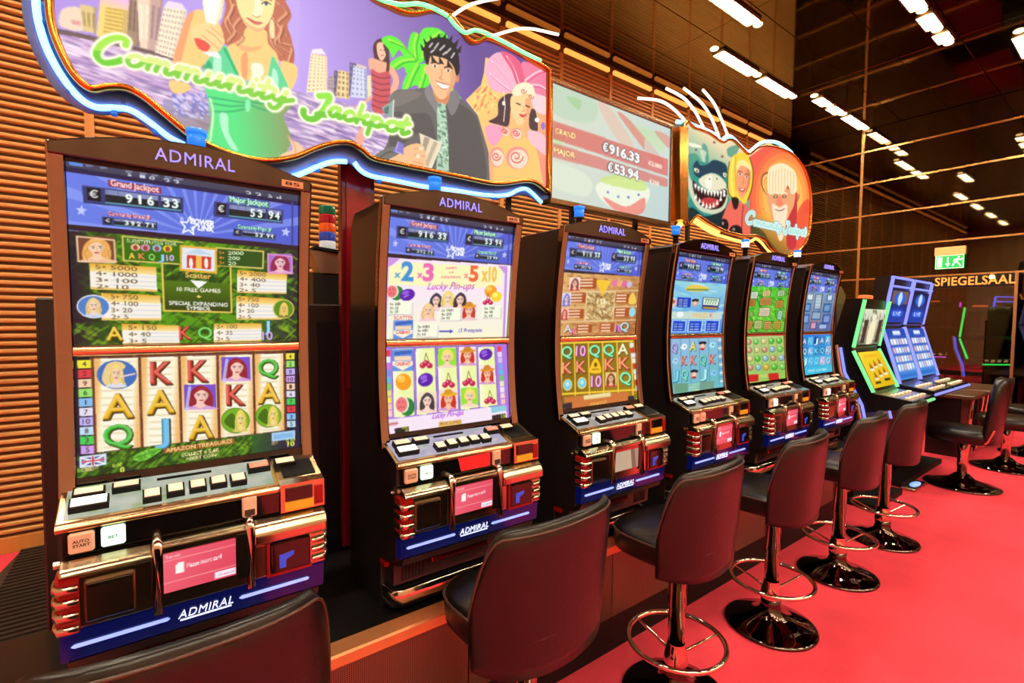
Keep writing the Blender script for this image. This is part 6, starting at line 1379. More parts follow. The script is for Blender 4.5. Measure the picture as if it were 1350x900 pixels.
    cv.blob([(562, 114), (570, 120), (580, 134), (578, 152), (568, 138), (560, 124)], (140, 134, 134)); cv.blob([(598, 118), (606, 126), (604, 140), (596, 152), (590, 138)], (132, 126, 128))
    FS = (246, 190, 142); FD = (214, 140, 100)
    cv.blob([(572, 118), (592, 120), (590, 136), (582, 140), (574, 130)], FD); cv.blob([(563, 82), (568, 72), (580, 74), (596, 82), (602, 96), (599, 112), (592, 124), (583, 131), (575, 126), (568, 112), (564, 98)], FS); cv.ell(562.5, 92, 2.2, 6, FS); cv.ell(603, 103, 2.2, 6, FD); cv.blob([(594, 84), (602, 96), (598, 114), (588, 127), (594, 108)], FD, .5)
    for ex, ey in ((573.5, 87), (591, 93)): cv.line([(ex - 5, ey - 4), (ex, ey - 5), (ex + 5, ey - 3)], 1.8, (60, 44, 40), 1, 3); cv.ell(ex, ey, 3.4, 1.6, (250, 240, 230)); cv.ell(ex, ey, 1.5, 1.6, (60, 50, 46))
    cv.line([(582, 91), (582, 100), (579, 103), (584, 105)], 1.2, FD, 1, 3); cv.blob([(575, 107), (584, 111), (592, 112), (588, 117), (580, 115)], (255, 250, 240)); cv.line([(575, 107), (584, 110), (592, 112)], 1.1, (180, 90, 76), 1, 3); cv.line([(577, 112), (583, 117), (589, 117)], 1.1, (206, 110, 96), 1, 3)
    cv.blob([(562, 84), (558, 70), (560, 60), (566, 53), (576, 49), (588, 50), (598, 57), (604, 70), (606, 92), (602, 100), (598, 88), (590, 79), (578, 75), (568, 74), (565, 84)], (50, 44, 46)); [cv.poly([(x - 3, y + 5), (x + 4, y + 6), (x + dx, y - 5)], (50, 44, 46)) for x, y, dx in ((559, 62, -5), (563, 55, -5), (570, 51, -3), (577, 48, 2), (584, 48, 4), (591, 51, 6), (598, 56, 7), (603, 64, 6), (572, 76, -4), (582, 79, -3), (592, 83, -2))]
    for pts in ([(566, 62), (570, 57)], [(573, 64), (578, 57)], [(580, 66), (586, 60)], [(588, 70), (594, 64)], [(595, 76), (599, 70)], [(568, 69), (572, 66)], [(584, 72), (588, 69)]): cv.line(pts, 1.8, (226, 220, 216), .85)
    mk = cv.poly([(578, 135), (587, 137), (588, 148), (591, 190), (592, 234), (575, 230), (577, 190), (576, 148)], (176, 206, 178)); cv.speckle(mk, [(96, 140, 110), (226, 240, 220), (70, 110, 90)], 140, 2.2, 1.2, .8, .6, 4)
    cv.poly([(553, 176), (582, 189), (566, 228), (559, 224)], (232, 214, 184)); cv.poly([(560, 179), (567, 182), (556, 214), (552, 210)], (150, 130, 110), .7); cv.poly([(572, 186), (577, 188), (564, 220), (560, 216)], (176, 156, 130), .7); cv.line([(553, 176), (582, 189), (566, 228)], 1, (250, 240, 220))
    cv.blob([(512, 212), (524, 204), (534, 194), (548, 189), (558, 192), (560, 200), (562, 212), (558, 222), (548, 226), (528, 222)], FS)
    for pts in ([(546, 196), (556, 196)], [(546, 204), (560, 206)], [(544, 213), (558, 216)]): cv.line(pts, 1.1, FD, .9); 
    for x, y in ((555, 196), (551, 206)): cv.ell(x, y, 3, 2.2, (252, 226, 196))
    cv.poly([(503, 142), (519, 132), (518, 154), (509, 152)], (150, 170, 160)); cv.poly([(506, 143), (513, 139), (512, 150), (507, 150)], (90, 120, 110)); cv.line([(519, 132), (518, 154)], 1.6, (220, 226, 216)); cv.poly([(525, 186), (532, 190), (532, 204), (518, 200)], (140, 124, 200)); cv.line([(525, 187), (522, 200), (531, 203)], 1, (200, 190, 240))
    # feathered dancer
    cv.grad(cv.mpoly([(614, 132), (634, 112), (638, 96), (640, 76), (726, 90), (726, 262), (646, 246), (644, 200), (630, 152)]), (250, 206, 120), (246, 150, 130), (650, 120), (715, 220))
    cv.speckle(cv.mpoly([(614, 132), (640, 110), (660, 130), (640, 160), (630, 152)]), [(250, 130, 90), (255, 226, 150), (236, 90, 90)], 80, 5, 1.4, .7, 2.2, 6)
    cv.blob([(641, 84), (650, 72), (662, 70), (674, 88), (681, 106), (676, 120), (662, 122), (648, 118), (641, 102)], (246, 178, 200)); cv.blob([(660, 68), (678, 74), (690, 90), (691, 110), (682, 112), (674, 92)], (232, 100, 134)); cv.blob([(688, 82), (706, 86), (720, 96), (723, 120), (720, 140), (706, 122), (694, 108)], (238, 130, 160)); cv.blob([(700, 124), (722, 130), (723, 150), (706, 146)], (252, 206, 210))
    for pts in ([(676, 116), (662, 96), (648, 80)], [(672, 118), (656, 106), (645, 96)], [(684, 108), (678, 90), (668, 74)], [(692, 106), (706, 96), (716, 92)], [(696, 112), (710, 112), (721, 118)]): cv.line(pts, 1.6, (255, 226, 236), .8, 4); cv.line([(x + 2, y + 3) for x, y in pts], 1.0, (190, 60, 100), .5, 4)
    cv.blob([(657, 134), (668, 124), (677, 126), (673, 146), (670, 166), (656, 164), (644, 160), (656, 152)], (84, 60, 64)); cv.blob([(699, 146), (706, 146), (709, 172), (698, 168)], (84, 60, 64))
    cv.blob([(648, 184), (668, 178), (690, 180), (704, 190), (712, 220), (712, 256), (656, 252), (650, 220)], (252, 196, 116)); cv.blob([(676, 158), (690, 160), (690, 182), (672, 182)], (248, 186, 120)); cv.blob([(675, 126), (690, 124), (701, 132), (699, 148), (692, 160), (684, 165), (677, 156), (673, 140)], (252, 208, 150)); cv.blob([(693, 130), (701, 134), (698, 150), (690, 160), (693, 146)], (236, 140, 110), .6)
    cv.blob([(676, 118), (684, 110), (696, 109), (704, 116), (704, 130), (696, 124), (684, 126), (677, 126)], (255, 232, 200))
    for x, y in ((690, 120), (700, 127)): cv.line([(x + 4 * math.cos(t) * (1 - t / 9), y + 4 * math.sin(t) * (1 - t / 9)) for t in np.linspace(0, 8, 14)], 1.1, (190, 110, 80))
    cv.line([(681, 136), (686, 138)], 1.6, (80, 50, 50)); cv.line([(693, 139), (698, 141)], 1.6, (80, 50, 50)); cv.blob([(684, 150), (690, 151), (695, 150), (689, 155)], (206, 70, 70)); cv.line([(690, 140), (691, 146), (688, 147)], .9, (206, 130, 90))
    cv.blob([(640, 168), (652, 164), (664, 170), (662, 180), (652, 192), (644, 186)], (246, 160, 190)); cv.blob([(696, 172), (714, 176), (723, 190), (722, 206), (708, 196), (698, 186)], (250, 190, 200))
    for x, y, r in ((666, 173, 6.5), (681, 176, 7.5), (682, 208, 15), (655, 207, 10)):
        cv.ell(x, y, r, r * (1.0 if r != 10 else 1.35), (246, 150, 140)); cv.ell(x + r * .1, y + r * .1, r * .82, r * .84 * (1.0 if r != 10 else 1.3), (255, 214, 190)); cv.line([(x - r * .1 + r * .62 * math.cos(t) * (1 - t / 11), y - r * .1 + r * .62 * math.sin(t) * (1 - t / 11)) for t in np.linspace(0, 9, 20)], 1.4, (214, 84, 90))
    cv.line([(664, 120), (666, 140), (664, 160)], 1.0, (255, 240, 230)); cv.ell(664, 136, 2, 3, (255, 240, 230)); cv.ell(708, 158, 3, 3, (250, 246, 250)); cv.ell(716, 166, 3, 5, (160, 120, 190))
    # script lettering
    def script(word, base, xh, w, ow, top, low, split):
        sts = script_strokes(word, base, xh); ms = [cv.mline(s, w) for s in sts]
        for s in sts: cv.line(s, w + 2 * ow + 3, (250, 250, 190), .35)
        for s in sts: cv.line(s, w + 2 * ow, (255, 250, 226))
        for s, m in zip(sts, ms): cv.paint(m, top)
        B = np.array(base, float)
        lowp = [(x, y - xh * split) for x, y in base] + [(x, y + xh * 3) for x, y in base[::-1]]
        lm = cv.mpoly([(base[0][0] - 30, base[0][1] - xh * split)] + lowp[:len(base)] + [(base[-1][0] + 30, base[-1][1] - xh * split), (base[-1][0] + 30, base[-1][1] + 60), (base[0][0] - 30, base[0][1] + 60)])
        for m in ms:
            if m is None or lm is None: continue
            y, x, a = m; y2, x2, b = lm; t = np.zeros_like(a)
            ya, yb = max(y, y2), min(y + a.shape[0], y2 + b.shape[0]); xa, xb = max(x, x2), min(x + a.shape[1], x2 + b.shape[1])
            if yb > ya and xb > xa: t[ya - y:yb - y, xa - x:xb - x] = a[ya - y:yb - y, xa - x:xb - x] * b[ya - y2:yb - y2, xa - x2:xb - x2]
            cv.paint((y, x, t), low)
    script('C', [(122, 80), (160, 86)], 18, 8.5, 2.8, (168, 230, 84), (118, 206, 62), .8)
    script('ommunity', [(164, 85), (200, 93), (250, 106), (300, 117), (345, 129), (384, 138)], 16.0, 6.2, 2.5, (222, 236, 140), (136, 206, 76), .55)
    script('J', [(400, 150), (430, 155)], 14.5, 7.8, 2.6, (150, 226, 80), (118, 200, 66), .5)
    script('ackpot', [(432, 152), (466, 161), (500, 169), (538, 178)], 14, 5.8, 2.3, (176, 232, 96), (122, 200, 66), .5)
    return cv, R

def offset_poly(P, d):
    """move a closed outline outwards by d"""
    Q = np.array(P, float); n = len(Q); t = np.roll(Q, -1, 0) - np.roll(Q, 1, 0); L = np.hypot(*t.T)[:, None]; t = t / np.maximum(L, 1e-9); nr = np.c_[t[:, 1], -t[:, 0]]
    area = 0.5 * np.sum(Q[:, 0] * np.roll(Q[:, 1], -1) - np.roll(Q[:, 0], -1) * Q[:, 1])
    if area < 0: nr = -nr
    return [tuple(p) for p in Q + nr * d]
def tri_fan_poly(name, outline, y0, y1, m, parent, origin):
    """outline (x,z) slab between y0 and y1 as n-gons"""
    return MB().prism_y(list(outline), y0, y1).build(name, m, parent, origin)

# --- first board
bot = [(66, 0), (68, 30), (79, 65), (98, 100), (120, 119), (142, 117), (166, 118), (190, 130), (216, 151), (255, 182), (300, 203), (345, 213), (385, 209), (412, 198), (438, 190), (460, 190), (476, 199), (490, 210), (520, 217), (600, 233), (652, 243), (690, 239), (706, 243), (721, 255)]
top = [(721.5, 95), (706, 85), (665, 62), (640, 53), (628, 57), (617, 56), (606, 42), (589, 23), (570, 16), (547, 20), (528, 18), (508, 9), (492, 1)]
OUT1 = catmull(wpt(bot, SY), 4) + [tuple(p) for p in catmull(wpt(top, SY) + [(0.64, 2.90), (0.50, 2.95), (0.33, 2.93), (0.16, 2.98), (0.0, 2.95), (-0.12, 2.86), (-0.19, 2.70)], 4)]
S1O = (0.75, SY, 2.1)
s1 = empty('sign_board', S1O); tag(s1, 'large illuminated sign lettered Community Jackpot with painted figures above the first two machines', 'sign')
tri_fan_poly('backing', OUT1, SY + 0.004, SY + 0.09, M_signbox, s1, S1O)
cv1, R1 = sign_art_1()
cs = [(R1[0] - S1O[0], 0, R1[3] - S1O[2]), (R1[1] - S1O[0], 0, R1[3] - S1O[2]), (R1[1] - S1O[0], 0, R1[2] - S1O[2]), (R1[0] - S1O[0], 0, R1[2] - S1O[2])]
ins = inside(OUT1)
link_mesh('picture', picture_mesh('picture', cv1, cs, print_material('sign_picture', 1.12, 0.3, 0.08), lambda u, v: ins(R1[0] + u * (R1[1] - R1[0]), R1[3] - v * (R1[3] - R1[2]))), s1)
MB().sweep([(x, SY - 0.012, z) for x, z in OUT1], [(0.011 * math.cos(t), 0.02 * math.sin(t)) for t in np.linspace(0, 2 * math.pi, 10, False)], True, (0, 1, 0)).build('gold_frame', M_goldtrim, s1, S1O)
# clear skirt, neon blue painted into its colour, behind the tubes along the lower and upper edge
nb = len(catmull(wpt(bot, SY), 4)); lowe = OUT1[:nb]
ext = [tuple(p) for p in np.array(offset_poly(OUT1, 0.062))[:nb]]
sk = MB(); vs = [(x, SY + 0.03, z) for x, z in lowe] + [(x, SY + 0.03, z) for x, z in ext]
sk._add(vs, [(i, i + 1, nb + i + 1, nb + i) for i in range(nb - 1)], True)
sko = sk.build('skirt', M_skirt, s1, S1O); so = sko.modifiers.new('thickness', 'SOLIDIFY'); so.thickness = 0.006
def neon(name, pts, Y, r, m, parent, origin, smooth=5):
    return MB().tube([(x, Y, z) for x, z in catmull(wpt(pts, Y), smooth)], r, 10, False, (0, 1, 0)).build(name, m, parent, origin)
NB = [[(47, -4), (50, 25), (61, 62), (80, 98), (104, 128), (126, 141), (150, 142), (172, 145), (196, 160), (222, 180), (243, 191)], [(385, 233), (402, 227), (420, 219), (440, 213), (457, 213)], [(467, 214), (476, 225), (490, 232), (520, 238), (560, 246), (600, 251), (640, 257), (668, 257), (684, 250), (696, 250), (714, 267)]]
for p in NB: neon('neon_tube', p, SY + 0.012, 0.0095, M_neonblue, s1, S1O)
for p in ([(493, -2), (510, 5), (530, 9), (552, 8), (572, 14), (590, 24)], [(592, 26), (602, 38), (614, 46), (630, 43), (660, 56), (690, 72), (713, 83)]): neon('neon_tube', [(x, y - 3) for x, y in p], SY - 0.034, 0.0085, M_neongreen, s1, S1O)
for x, y in ((52, 30), (92, 113), (150, 143), (205, 168), (420, 220), (502, 235), (580, 249), (655, 258)):
    X, Z = pix_on_y(x, y, SY); MB().cbox(X - 0.008, X + 0.008, SY + 0.008, SY + 0.03, Z - 0.016, Z + 0.016, 0.003).build('tube_clip', M_clip, s1, S1O)
for x0, y0, x1, y1, bx, by in ((592, 24, 676, -2, 622, 6), (646, 47, 731, 49, 690, 38)):
    a, b, c = [pix_on_y(*q, SY) for q in ((x0, y0), (bx, by), (x1, y1))]
    MB().tube([(p[0], SY + 0.02 - 0.05 * k / 8, p[1]) for k, p in enumerate(catmull([a, b, c], 4))], 0.007, 8, False, (0, 1, 0)).build('sparkle_rod', M_rod, s1, S1O)
# bracing down to the machines
for x in (0.40, 1.50): MB().box(x - 0.012, x + 0.012, SY + 0.09, SY + 0.11, 1.70, 2.5).build('bracket', M_matblack, s1, S1O)

# --- big screen
TY = 1.97; TVX0, TVX1, TVZ0, TVZ1 = 1.705, 2.745, 2.238, 2.832
def tv_art():
    q = [(725, 115), (884, 165), (884, 292), (725, 262)]
    cv = Canvas(176, 104, q, (206, 220, 206))
    def p(x, y): return (700 + x * .3111, 60 + y * .3111)
    cv.grad(cv.full(), (222, 226, 206), (196, 216, 214), (730, 130), (880, 280))
    for b, c, a in (([(90, 180), (260, 240), (240, 330), (90, 300)], (190, 216, 190), .7), ([(270, 250), (330, 270), (430, 420), (360, 400)], (236, 190, 170), .6), ([(360, 290), (410, 310), (560, 470), (520, 480)], (226, 130, 110), .7), ([(90, 500), (240, 560), (230, 640), (90, 600)], (226, 236, 214), .8), ([(480, 380), (580, 420), (580, 560), (500, 520)], (214, 226, 220), .6), ([(430, 330), (560, 370), (550, 440)], (196, 226, 170), .6), ([(140, 230), (200, 240), (190, 280)], (150, 206, 130), .5), ([(520, 350), (585, 370), (585, 420)], (236, 120, 110), .5), ([(90, 380), (130, 400), (110, 470)], (180, 230, 150), .5)):
        cv.blob([p(*z) for z in b], c, a)
    cv.blob([p(270, 590), p(380, 560), p(500, 600), p(480, 680), p(400, 715), p(300, 660)], (240, 246, 226)); cv.blob([p(280, 570), p(380, 540), p(480, 575), p(480, 610), p(380, 600)], (206, 230, 130), .8); cv.blob([p(300, 640), p(400, 680), p(480, 640), p(470, 710), p(360, 700)], (240, 130, 120), .8)
    for x, y in ((320, 620), (365, 638), (410, 640), (455, 628)): cv.ell(*p(x, y), 1.6, 1.6, (90, 110, 190))
    cv.poly([p(85, 330), p(585, 470), p(585, 545), p(85, 405)], (226, 60, 56), .55); cv.poly([p(85, 420), p(585, 555), p(585, 592), p(85, 480)], (226, 70, 62), .5)
    cv.text('GRAND', *p(96, 382), *p(180, 402), (255, 240, 170), hgt=7, bold=.04, outline=(190, 60, 50), ow=.5); cv.text('MAJOR', *p(91, 462), *p(181, 482), (255, 240, 170), hgt=7, bold=.04, outline=(190, 60, 50), ow=.5)
    cv.euro(*p(297, 449), 6.5, 12, (250, 250, 250), 2.2, (70, 60, 60), .9); cv.text('916.33', *p(322, 454), *p(456, 492), (250, 250, 250), hgt=12, bold=.05, outline=(70, 60, 60), ow=.9); cv.euro(*p(320, 532), 6.5, 12, (250, 250, 250), 2.2, (70, 60, 60), .9); cv.text('53.94', *p(346, 537), *p(454, 565), (250, 250, 250), hgt=12, bold=.05, outline=(70, 60, 60), ow=.9)
    cv.euro(*p(497, 498), 3, 5.5, (255, 246, 226), 1.0); cv.text('2,000', *p(509, 500), *p(557, 513), (255, 246, 226), hgt=5.5, bold=.03); cv.euro(*p(503, 577), 3, 5.5, (255, 246, 226), 1.0); cv.text('250', *p(515, 579), *p(546, 588), (255, 246, 226), hgt=5.5, bold=.03)
    return cv
TO = (2.225, TY, TVZ0); tv = empty('wall_screen', TO); tag(tv, 'wide flat jackpot screen showing euro sums between the two painted signs', 'screen')
MB().cbox(TVX0, TVX1, TY + 0.004, TY + 0.07, TVZ0 - 0.028, TVZ1 + 0.02, 0.008).build('housing', M_black, tv, TO)
fr = MB(); b = 0.012
for x0, x1, z0, z1 in ((TVX0, TVX1, TVZ1, TVZ1 + 0.02), (TVX0, TVX1, TVZ0 - 0.028, TVZ0), (TVX0, TVX0 + b, TVZ0, TVZ1), (TVX1 - b, TVX1, TVZ0, TVZ1)): MB().cbox(x0, x1, TY - 0.014, TY + 0.004, z0, z1, 0.003).build('frame', mat('bronze_frame', (120, 90, 60), 0.25, 0.8), tv, TO)
cs = [(TVX0 + b - TO[0], 0, TVZ1 - TO[2]), (TVX1 - b - TO[0], 0, TVZ1 - TO[2]), (TVX1 - b - TO[0], 0, 0), (TVX0 + b - TO[0], 0, 0)]
link_mesh('display', picture_mesh('display', tv_art(), cs, print_material('tv_picture', 1.0, 0.3, 0.08)), tv)
for x in (1.95, 2.50): MB().box(x - 0.015, x + 0.015, TY + 0.07, TY + 0.09, 1.70, 2.5).build('bracket', M_matblack, tv, TO)

# --- second board
def g2(x, y): return (890 + x * .2222, 140 + y * .2222)
o2 = [g2(*p) for p in [(52, 128), (110, 132), (200, 165), (275, 215), (312, 200), (345, 208), (390, 250), (432, 285), (480, 250), (545, 236), (640, 260), (705, 300), (760, 375), (792, 480), (800, 600), (792, 720), (770, 800), (735, 850), (680, 878), (630, 880), (575, 850), (530, 795), (475, 768), (400, 768), (300, 745), (200, 695), (125, 650), (56, 668)]]
OUT2 = [tuple(p) for p in catmull(wpt(o2, TY), 4, True)]
def sign_art_2():
    R = (2.74, 5.0, 2.10, 3.12)
    cv = Canvas(250, 150, None, (210, 200, 150), 2)
    def pj(X, Z):
        d = Vector((X, TY, Z - CAM_H)); w = d.dot(_fw); return (675 + FPX * d.dot(_rt) / w, 450 - FPX * d.dot(_up) / w)
    def inv(p): return ((p[0] - 890) / .2222, (p[1] - 140) / .2222)
    quad = [inv(pj(R[0], R[3])), inv(pj(R[1], R[3])), inv(pj(R[1], R[2])), inv(pj(R[0], R[2]))]
    cv.M = homography(quad, [(0, 0), (cv.W, 0), (cv.W, cv.Hh), (0, cv.Hh)])
    cv.grad(cv.full(), (232, 210, 170), (60, 160, 140), (200, 180), (140, 440))
    for b in ([(60, 300), (120, 280), (150, 330), (90, 380)], [(160, 230), (190, 240), (200, 340), (170, 340)], [(310, 250), (380, 230), (360, 290), (320, 300)]): cv.blob(b, (50, 140, 120), .7)
    for x, y in ((232, 214), (125, 258), (280, 298), (65, 180)): cv.ell(x, y, 7, 8, (120, 80, 70))
    cv.blob([(70, 215), (130, 225), (160, 245), (100, 240)], (240, 236, 214)); cv.blob([(150, 262), (185, 270), (180, 300), (174, 350)], (230, 230, 210), .7)
    # shark
    cv.blob([(40, 700), (56, 560), (66, 450), (78, 390), (112, 345), (132, 318), (190, 338), (226, 316), (268, 326), (308, 352), (314, 440), (314, 600), (280, 760), (120, 700)], (44, 142, 128)); cv.blob([(30, 640), (100, 600), (170, 650), (230, 640), (300, 610), (300, 800), (30, 760)], (14, 44, 50)); cv.line([(60, 580), (90, 520), (70, 450)], 16, (110, 200, 180), .5, 4)
    cv.blob([(108, 350), (132, 322), (150, 350), (190, 345), (222, 322), (264, 326), (306, 358), (300, 428), (262, 408), (216, 394), (164, 424), (118, 408)], (18, 56, 78)); cv.blob([(140, 440), (172, 410), (214, 398), (262, 414), (302, 460), (290, 490), (220, 500), (165, 478)], (226, 220, 190)); cv.blob([(180, 440), (214, 410), (214, 486), (186, 480)], (250, 246, 230), .8); cv.ell(205, 432, 4, 6, (30, 60, 70)); cv.ell(248, 430, 4, 6, (30, 60, 70))
    cv.blob([(78, 392), (98, 440), (140, 474), (214, 500), (300, 482), (312, 520), (308, 570), (280, 620), (214, 640), (140, 610), (96, 540), (74, 450)], (206, 210, 180)); cv.blob([(104, 440), (150, 480), (222, 508), (302, 492), (302, 548), (272, 600), (208, 612), (150, 586), (114, 520)], (44, 12, 20)); cv.blob([(150, 560), (200, 540), (260, 560), (250, 596), (190, 598)], (190, 60, 60))
    for k in range(10): x = 120 + k * 19; y = 462 + 44 * (1 - ((k - 6.5) / 6.5) ** 2); cv.poly([(x - 9, y - 4), (x + 9, y), (x + 1, y + 34)], (250, 246, 232))
    for k in range(9): t = k / 8; x = 122 + t * 168; y = 528 + 78 * math.sin(math.pi * min(1, t * .9 + .08)); cv.poly([(x - 8, y + 4), (x + 10, y), (x + 2, y - 32)], (250, 246, 232))
    cv.blob([(112, 368), (136, 372), (142, 392), (122, 390)], (240, 236, 200)); cv.ell(130, 382, 5, 6, (20, 20, 30)); cv.blob([(284, 396), (304, 398), (302, 420), (288, 416)], (240, 236, 200)); cv.ell(296, 408, 4, 6, (20, 20, 30))
    # orange disc
    mk = cv.mpoly([(440, 300), (545, 225), (650, 255), (770, 370), (830, 560), (790, 860), (640, 900), (540, 860), (440, 800)]); cv.paint(mk, (238, 92, 74))
    for r, c in ((240, (240, 120, 70)), (210, (244, 150, 70)), (180, (248, 178, 78)), (150, (252, 204, 96))): cv.ell(640, 540, r * .78, r * 1.25, c, .55)
    cv.grad(cv.mpoly([(430, 640), (840, 640), (840, 900), (430, 900)]), (244, 170, 70), (90, 96, 30), (600, 690), (560, 840), .75); cv.blob([(720, 640), (800, 560), (800, 860), (700, 870)], (226, 60, 56), .7); cv.blob([(440, 700), (520, 740), (560, 800), (600, 860), (450, 800)], (60, 64, 30), .8)
    # blonde lady
    cv.blob([(316, 350), (346, 294), (398, 274), (442, 304), (462, 380), (458, 470), (434, 556), (404, 584), (388, 560), (346, 556), (316, 524), (310, 420)], (240, 206, 66)); cv.line([(322, 330), (312, 420), (320, 520), (360, 560)], 6, (60, 44, 20), .9, 4); cv.line([(442, 304), (462, 380), (456, 480), (430, 560)], 6, (60, 44, 20), .9, 4); cv.line([(345, 310), (335, 420), (345, 540)], 9, (250, 236, 130), .9, 4); cv.line([(360, 300), (356, 380), (362, 500)], 5, (190, 140, 40), .8, 4)
    cv.blob([(374, 366), (410, 350), (440, 372), (446, 420), (440, 470), (420, 514), (396, 546), (370, 504), (362, 430)], (244, 156, 112)); cv.blob([(372, 330), (410, 318), (446, 352), (450, 390), (424, 362), (392, 352), (366, 380)], (250, 226, 150)); cv.blob([(424, 370), (446, 390), (440, 470), (416, 516), (432, 440)], (206, 96, 76), .6)
    for x, y in ((386, 402), (424, 418)): cv.line([(x - 12, y - 12), (x, y - 17), (x + 12, y - 9)], 4, (110, 60, 30), 1, 3); cv.ell(x, y, 10, 6, (252, 246, 240)); cv.ell(x, y, 5, 6, (40, 60, 90))
    cv.line([(404, 420), (408, 450), (398, 456)], 3, (190, 80, 60), 1, 3); cv.blob([(376, 482), (396, 490), (418, 484), (406, 508), (386, 504)], (206, 50, 50)); cv.blob([(382, 486), (396, 492), (412, 488), (398, 500)], (255, 250, 240))
    cv.blob([(326, 560), (360, 546), (390, 572), (424, 584), (440, 640), (446, 800), (400, 790), (270, 760), (278, 670)], (232, 104, 88)); cv.blob([(336, 540), (376, 548), (372, 600), (352, 612), (340, 580)], (40, 26, 24)); cv.ell(292, 706, 26, 40, (30, 22, 24)); cv.ell(360, 742, 40, 38, (30, 22, 24)); cv.ell(284, 694, 7, 10, (150, 130, 120)); cv.ell(348, 730, 9, 9, (150, 130, 120)); cv.line([(404, 590), (396, 700), (402, 790)], 5, (90, 40, 40), 1, 4)
    # horned old faun
    cv.line([(548, 520), (520, 470), (522, 420), (548, 400)], 20, (150, 90, 50), 1, 5); cv.line([(548, 520), (524, 470), (526, 424), (546, 408)], 10, (246, 200, 130), 1, 5); cv.blob([(716, 520), (740, 526), (728, 566), (712, 560)], (200, 120, 80))
    cv.blob([(668, 420), (712, 460), (724, 560), (720, 700), (716, 830), (664, 830), (660, 600)], (196, 54, 60)); cv.blob([(552, 500), (700, 500), (706, 580), (680, 640), (640, 720), (596, 700), (562, 620)], (232, 160, 112)); cv.blob([(576, 580), (620, 600), (664, 584), (660, 680), (640, 780), (616, 792), (590, 690)], (246, 220, 190))
    cv.blob([(548, 440), (556, 376), (592, 346), (636, 338), (684, 360), (716, 402), (722, 500), (690, 520), (668, 470), (640, 520), (600, 512), (570, 524), (552, 510)], (250, 228, 186))
    for k in range(9): cv.line([(566 + k * 17, 366 + abs(k - 4) * 6), (560 + k * 18, 440), (564 + k * 17, 512)], 4, (206, 150, 100), .7, 4)
    for x in (596, 648): cv.ell(x, 536, 13, 8, (70, 40, 30)); cv.ell(x, 536, 5, 5, (250, 230, 180)); cv.line([(x - 20, 518), (x, 512), (x + 20, 520)], 5, (250, 236, 206), 1, 3)
    cv.blob([(608, 540), (628, 540), (640, 580), (616, 592), (600, 580)], (240, 130, 100)); cv.line([(596, 612), (622, 620), (650, 608)], 4, (120, 50, 40), 1, 3)
    # lettering
    for word, base, xh, w in (('C', [(418, 690), (462, 700)], 36, 11), ('ommunity', [(464, 702), (530, 716), (630, 738)], 26, 8), ('J', [(644, 740), (672, 750)], 30, 10), ('ackpot', [(674, 750), (720, 758), (776, 768)], 27, 8)):
        sts = script_strokes(word, base, xh)
        for s in sts: cv.line(s, w + 14, (60, 130, 130))
        for s in sts: cv.line(s, w + 9, (246, 250, 240))
        for s in sts: cv.line(s, w, (170, 220, 214))
    return cv, R
S2O = (3.8, TY, 2.2); s2 = empty('sign_board', S2O); tag(s2, 'smaller illuminated sign painted with a grinning shark and a blonde woman', 'sign')
tri_fan_poly('backing', OUT2, TY + 0.004, TY + 0.09, M_signbox, s2, S2O)
cv2, R2 = sign_art_2(); ins2 = inside(OUT2)
cs = [(R2[0] - S2O[0], 0, R2[3] - S2O[2]), (R2[1] - S2O[0], 0, R2[3] - S2O[2]), (R2[1] - S2O[0], 0, R2[2] - S2O[2]), (R2[0] - S2O[0], 0, R2[2] - S2O[2])]
link_mesh('picture', picture_mesh('picture', cv2, cs, print_material('sign_picture'), lambda u, v: ins2(R2[0] + u * (R2[1] - R2[0]), R2[3] - v * (R2[3] - R2[2]))), s2)
MB().sweep([(x, TY - 0.008, z) for x, z in OUT2], [(0.009 * math.cos(t), 0.014 * math.sin(t)) for t in np.linspace(0, 2 * math.pi, 8, False)], True, (0, 1, 0)).build('gold_frame', M_goldtrim, s2, S2O)
for p in ([(10, 92), (70, 100), (140, 125), (210, 155), (255, 185), (276, 212), (292, 188), (320, 178), (345, 192), (385, 235), (430, 272), (460, 255), (500, 222), (555, 208), (620, 222), (690, 274)],): neon('neon_tube', [g2(*q) for q in p], TY + 0.03, 0.013, M_neonblue, s2, S2O, 4)
for p in ([(5, 742), (40, 700), (75, 672), (110, 680), (160, 715), (230, 755), (310, 780), (400, 805), (450, 800), (480, 785), (515, 810), (560, 862), (600, 884), (660, 892), (740, 850)], [(10, 715), (50, 670), (85, 650), (125, 665), (180, 705), (260, 745)]): neon('neon_tube', [g2(*q) for q in p], TY + 0.035, 0.011, M_neongold, s2, S2O, 4)
a = wpt([(891, 168), (902, 170), (902, 292), (892, 290)], TY); MB().prism_y(a, TY - 0.03, TY + 0.09).build('side_post', M_goldtrim, s2, S2O)
for p in ([(845, 128), (872, 131), (890, 141), (906, 157)], [(882, 115), (905, 128), (920, 146), (931, 167)], [(905, 115), (926, 132), (940, 152), (951, 178)], [(930, 117), (944, 134), (954, 155), (963, 178)]):
    MB().tube([(X, TY + 0.02, Z) for X, Z in catmull(wpt(p, TY), 5)], 0.009, 8, False, (0, 1, 0)).build('sparkle_rod', M_rod, s2, S2O)
for x in (3.1, 4.4): MB().box(x - 0.015, x + 0.015, TY + 0.09, TY + 0.11, 1.70, 2.6).build('bracket', M_matblack, s2, S2O)
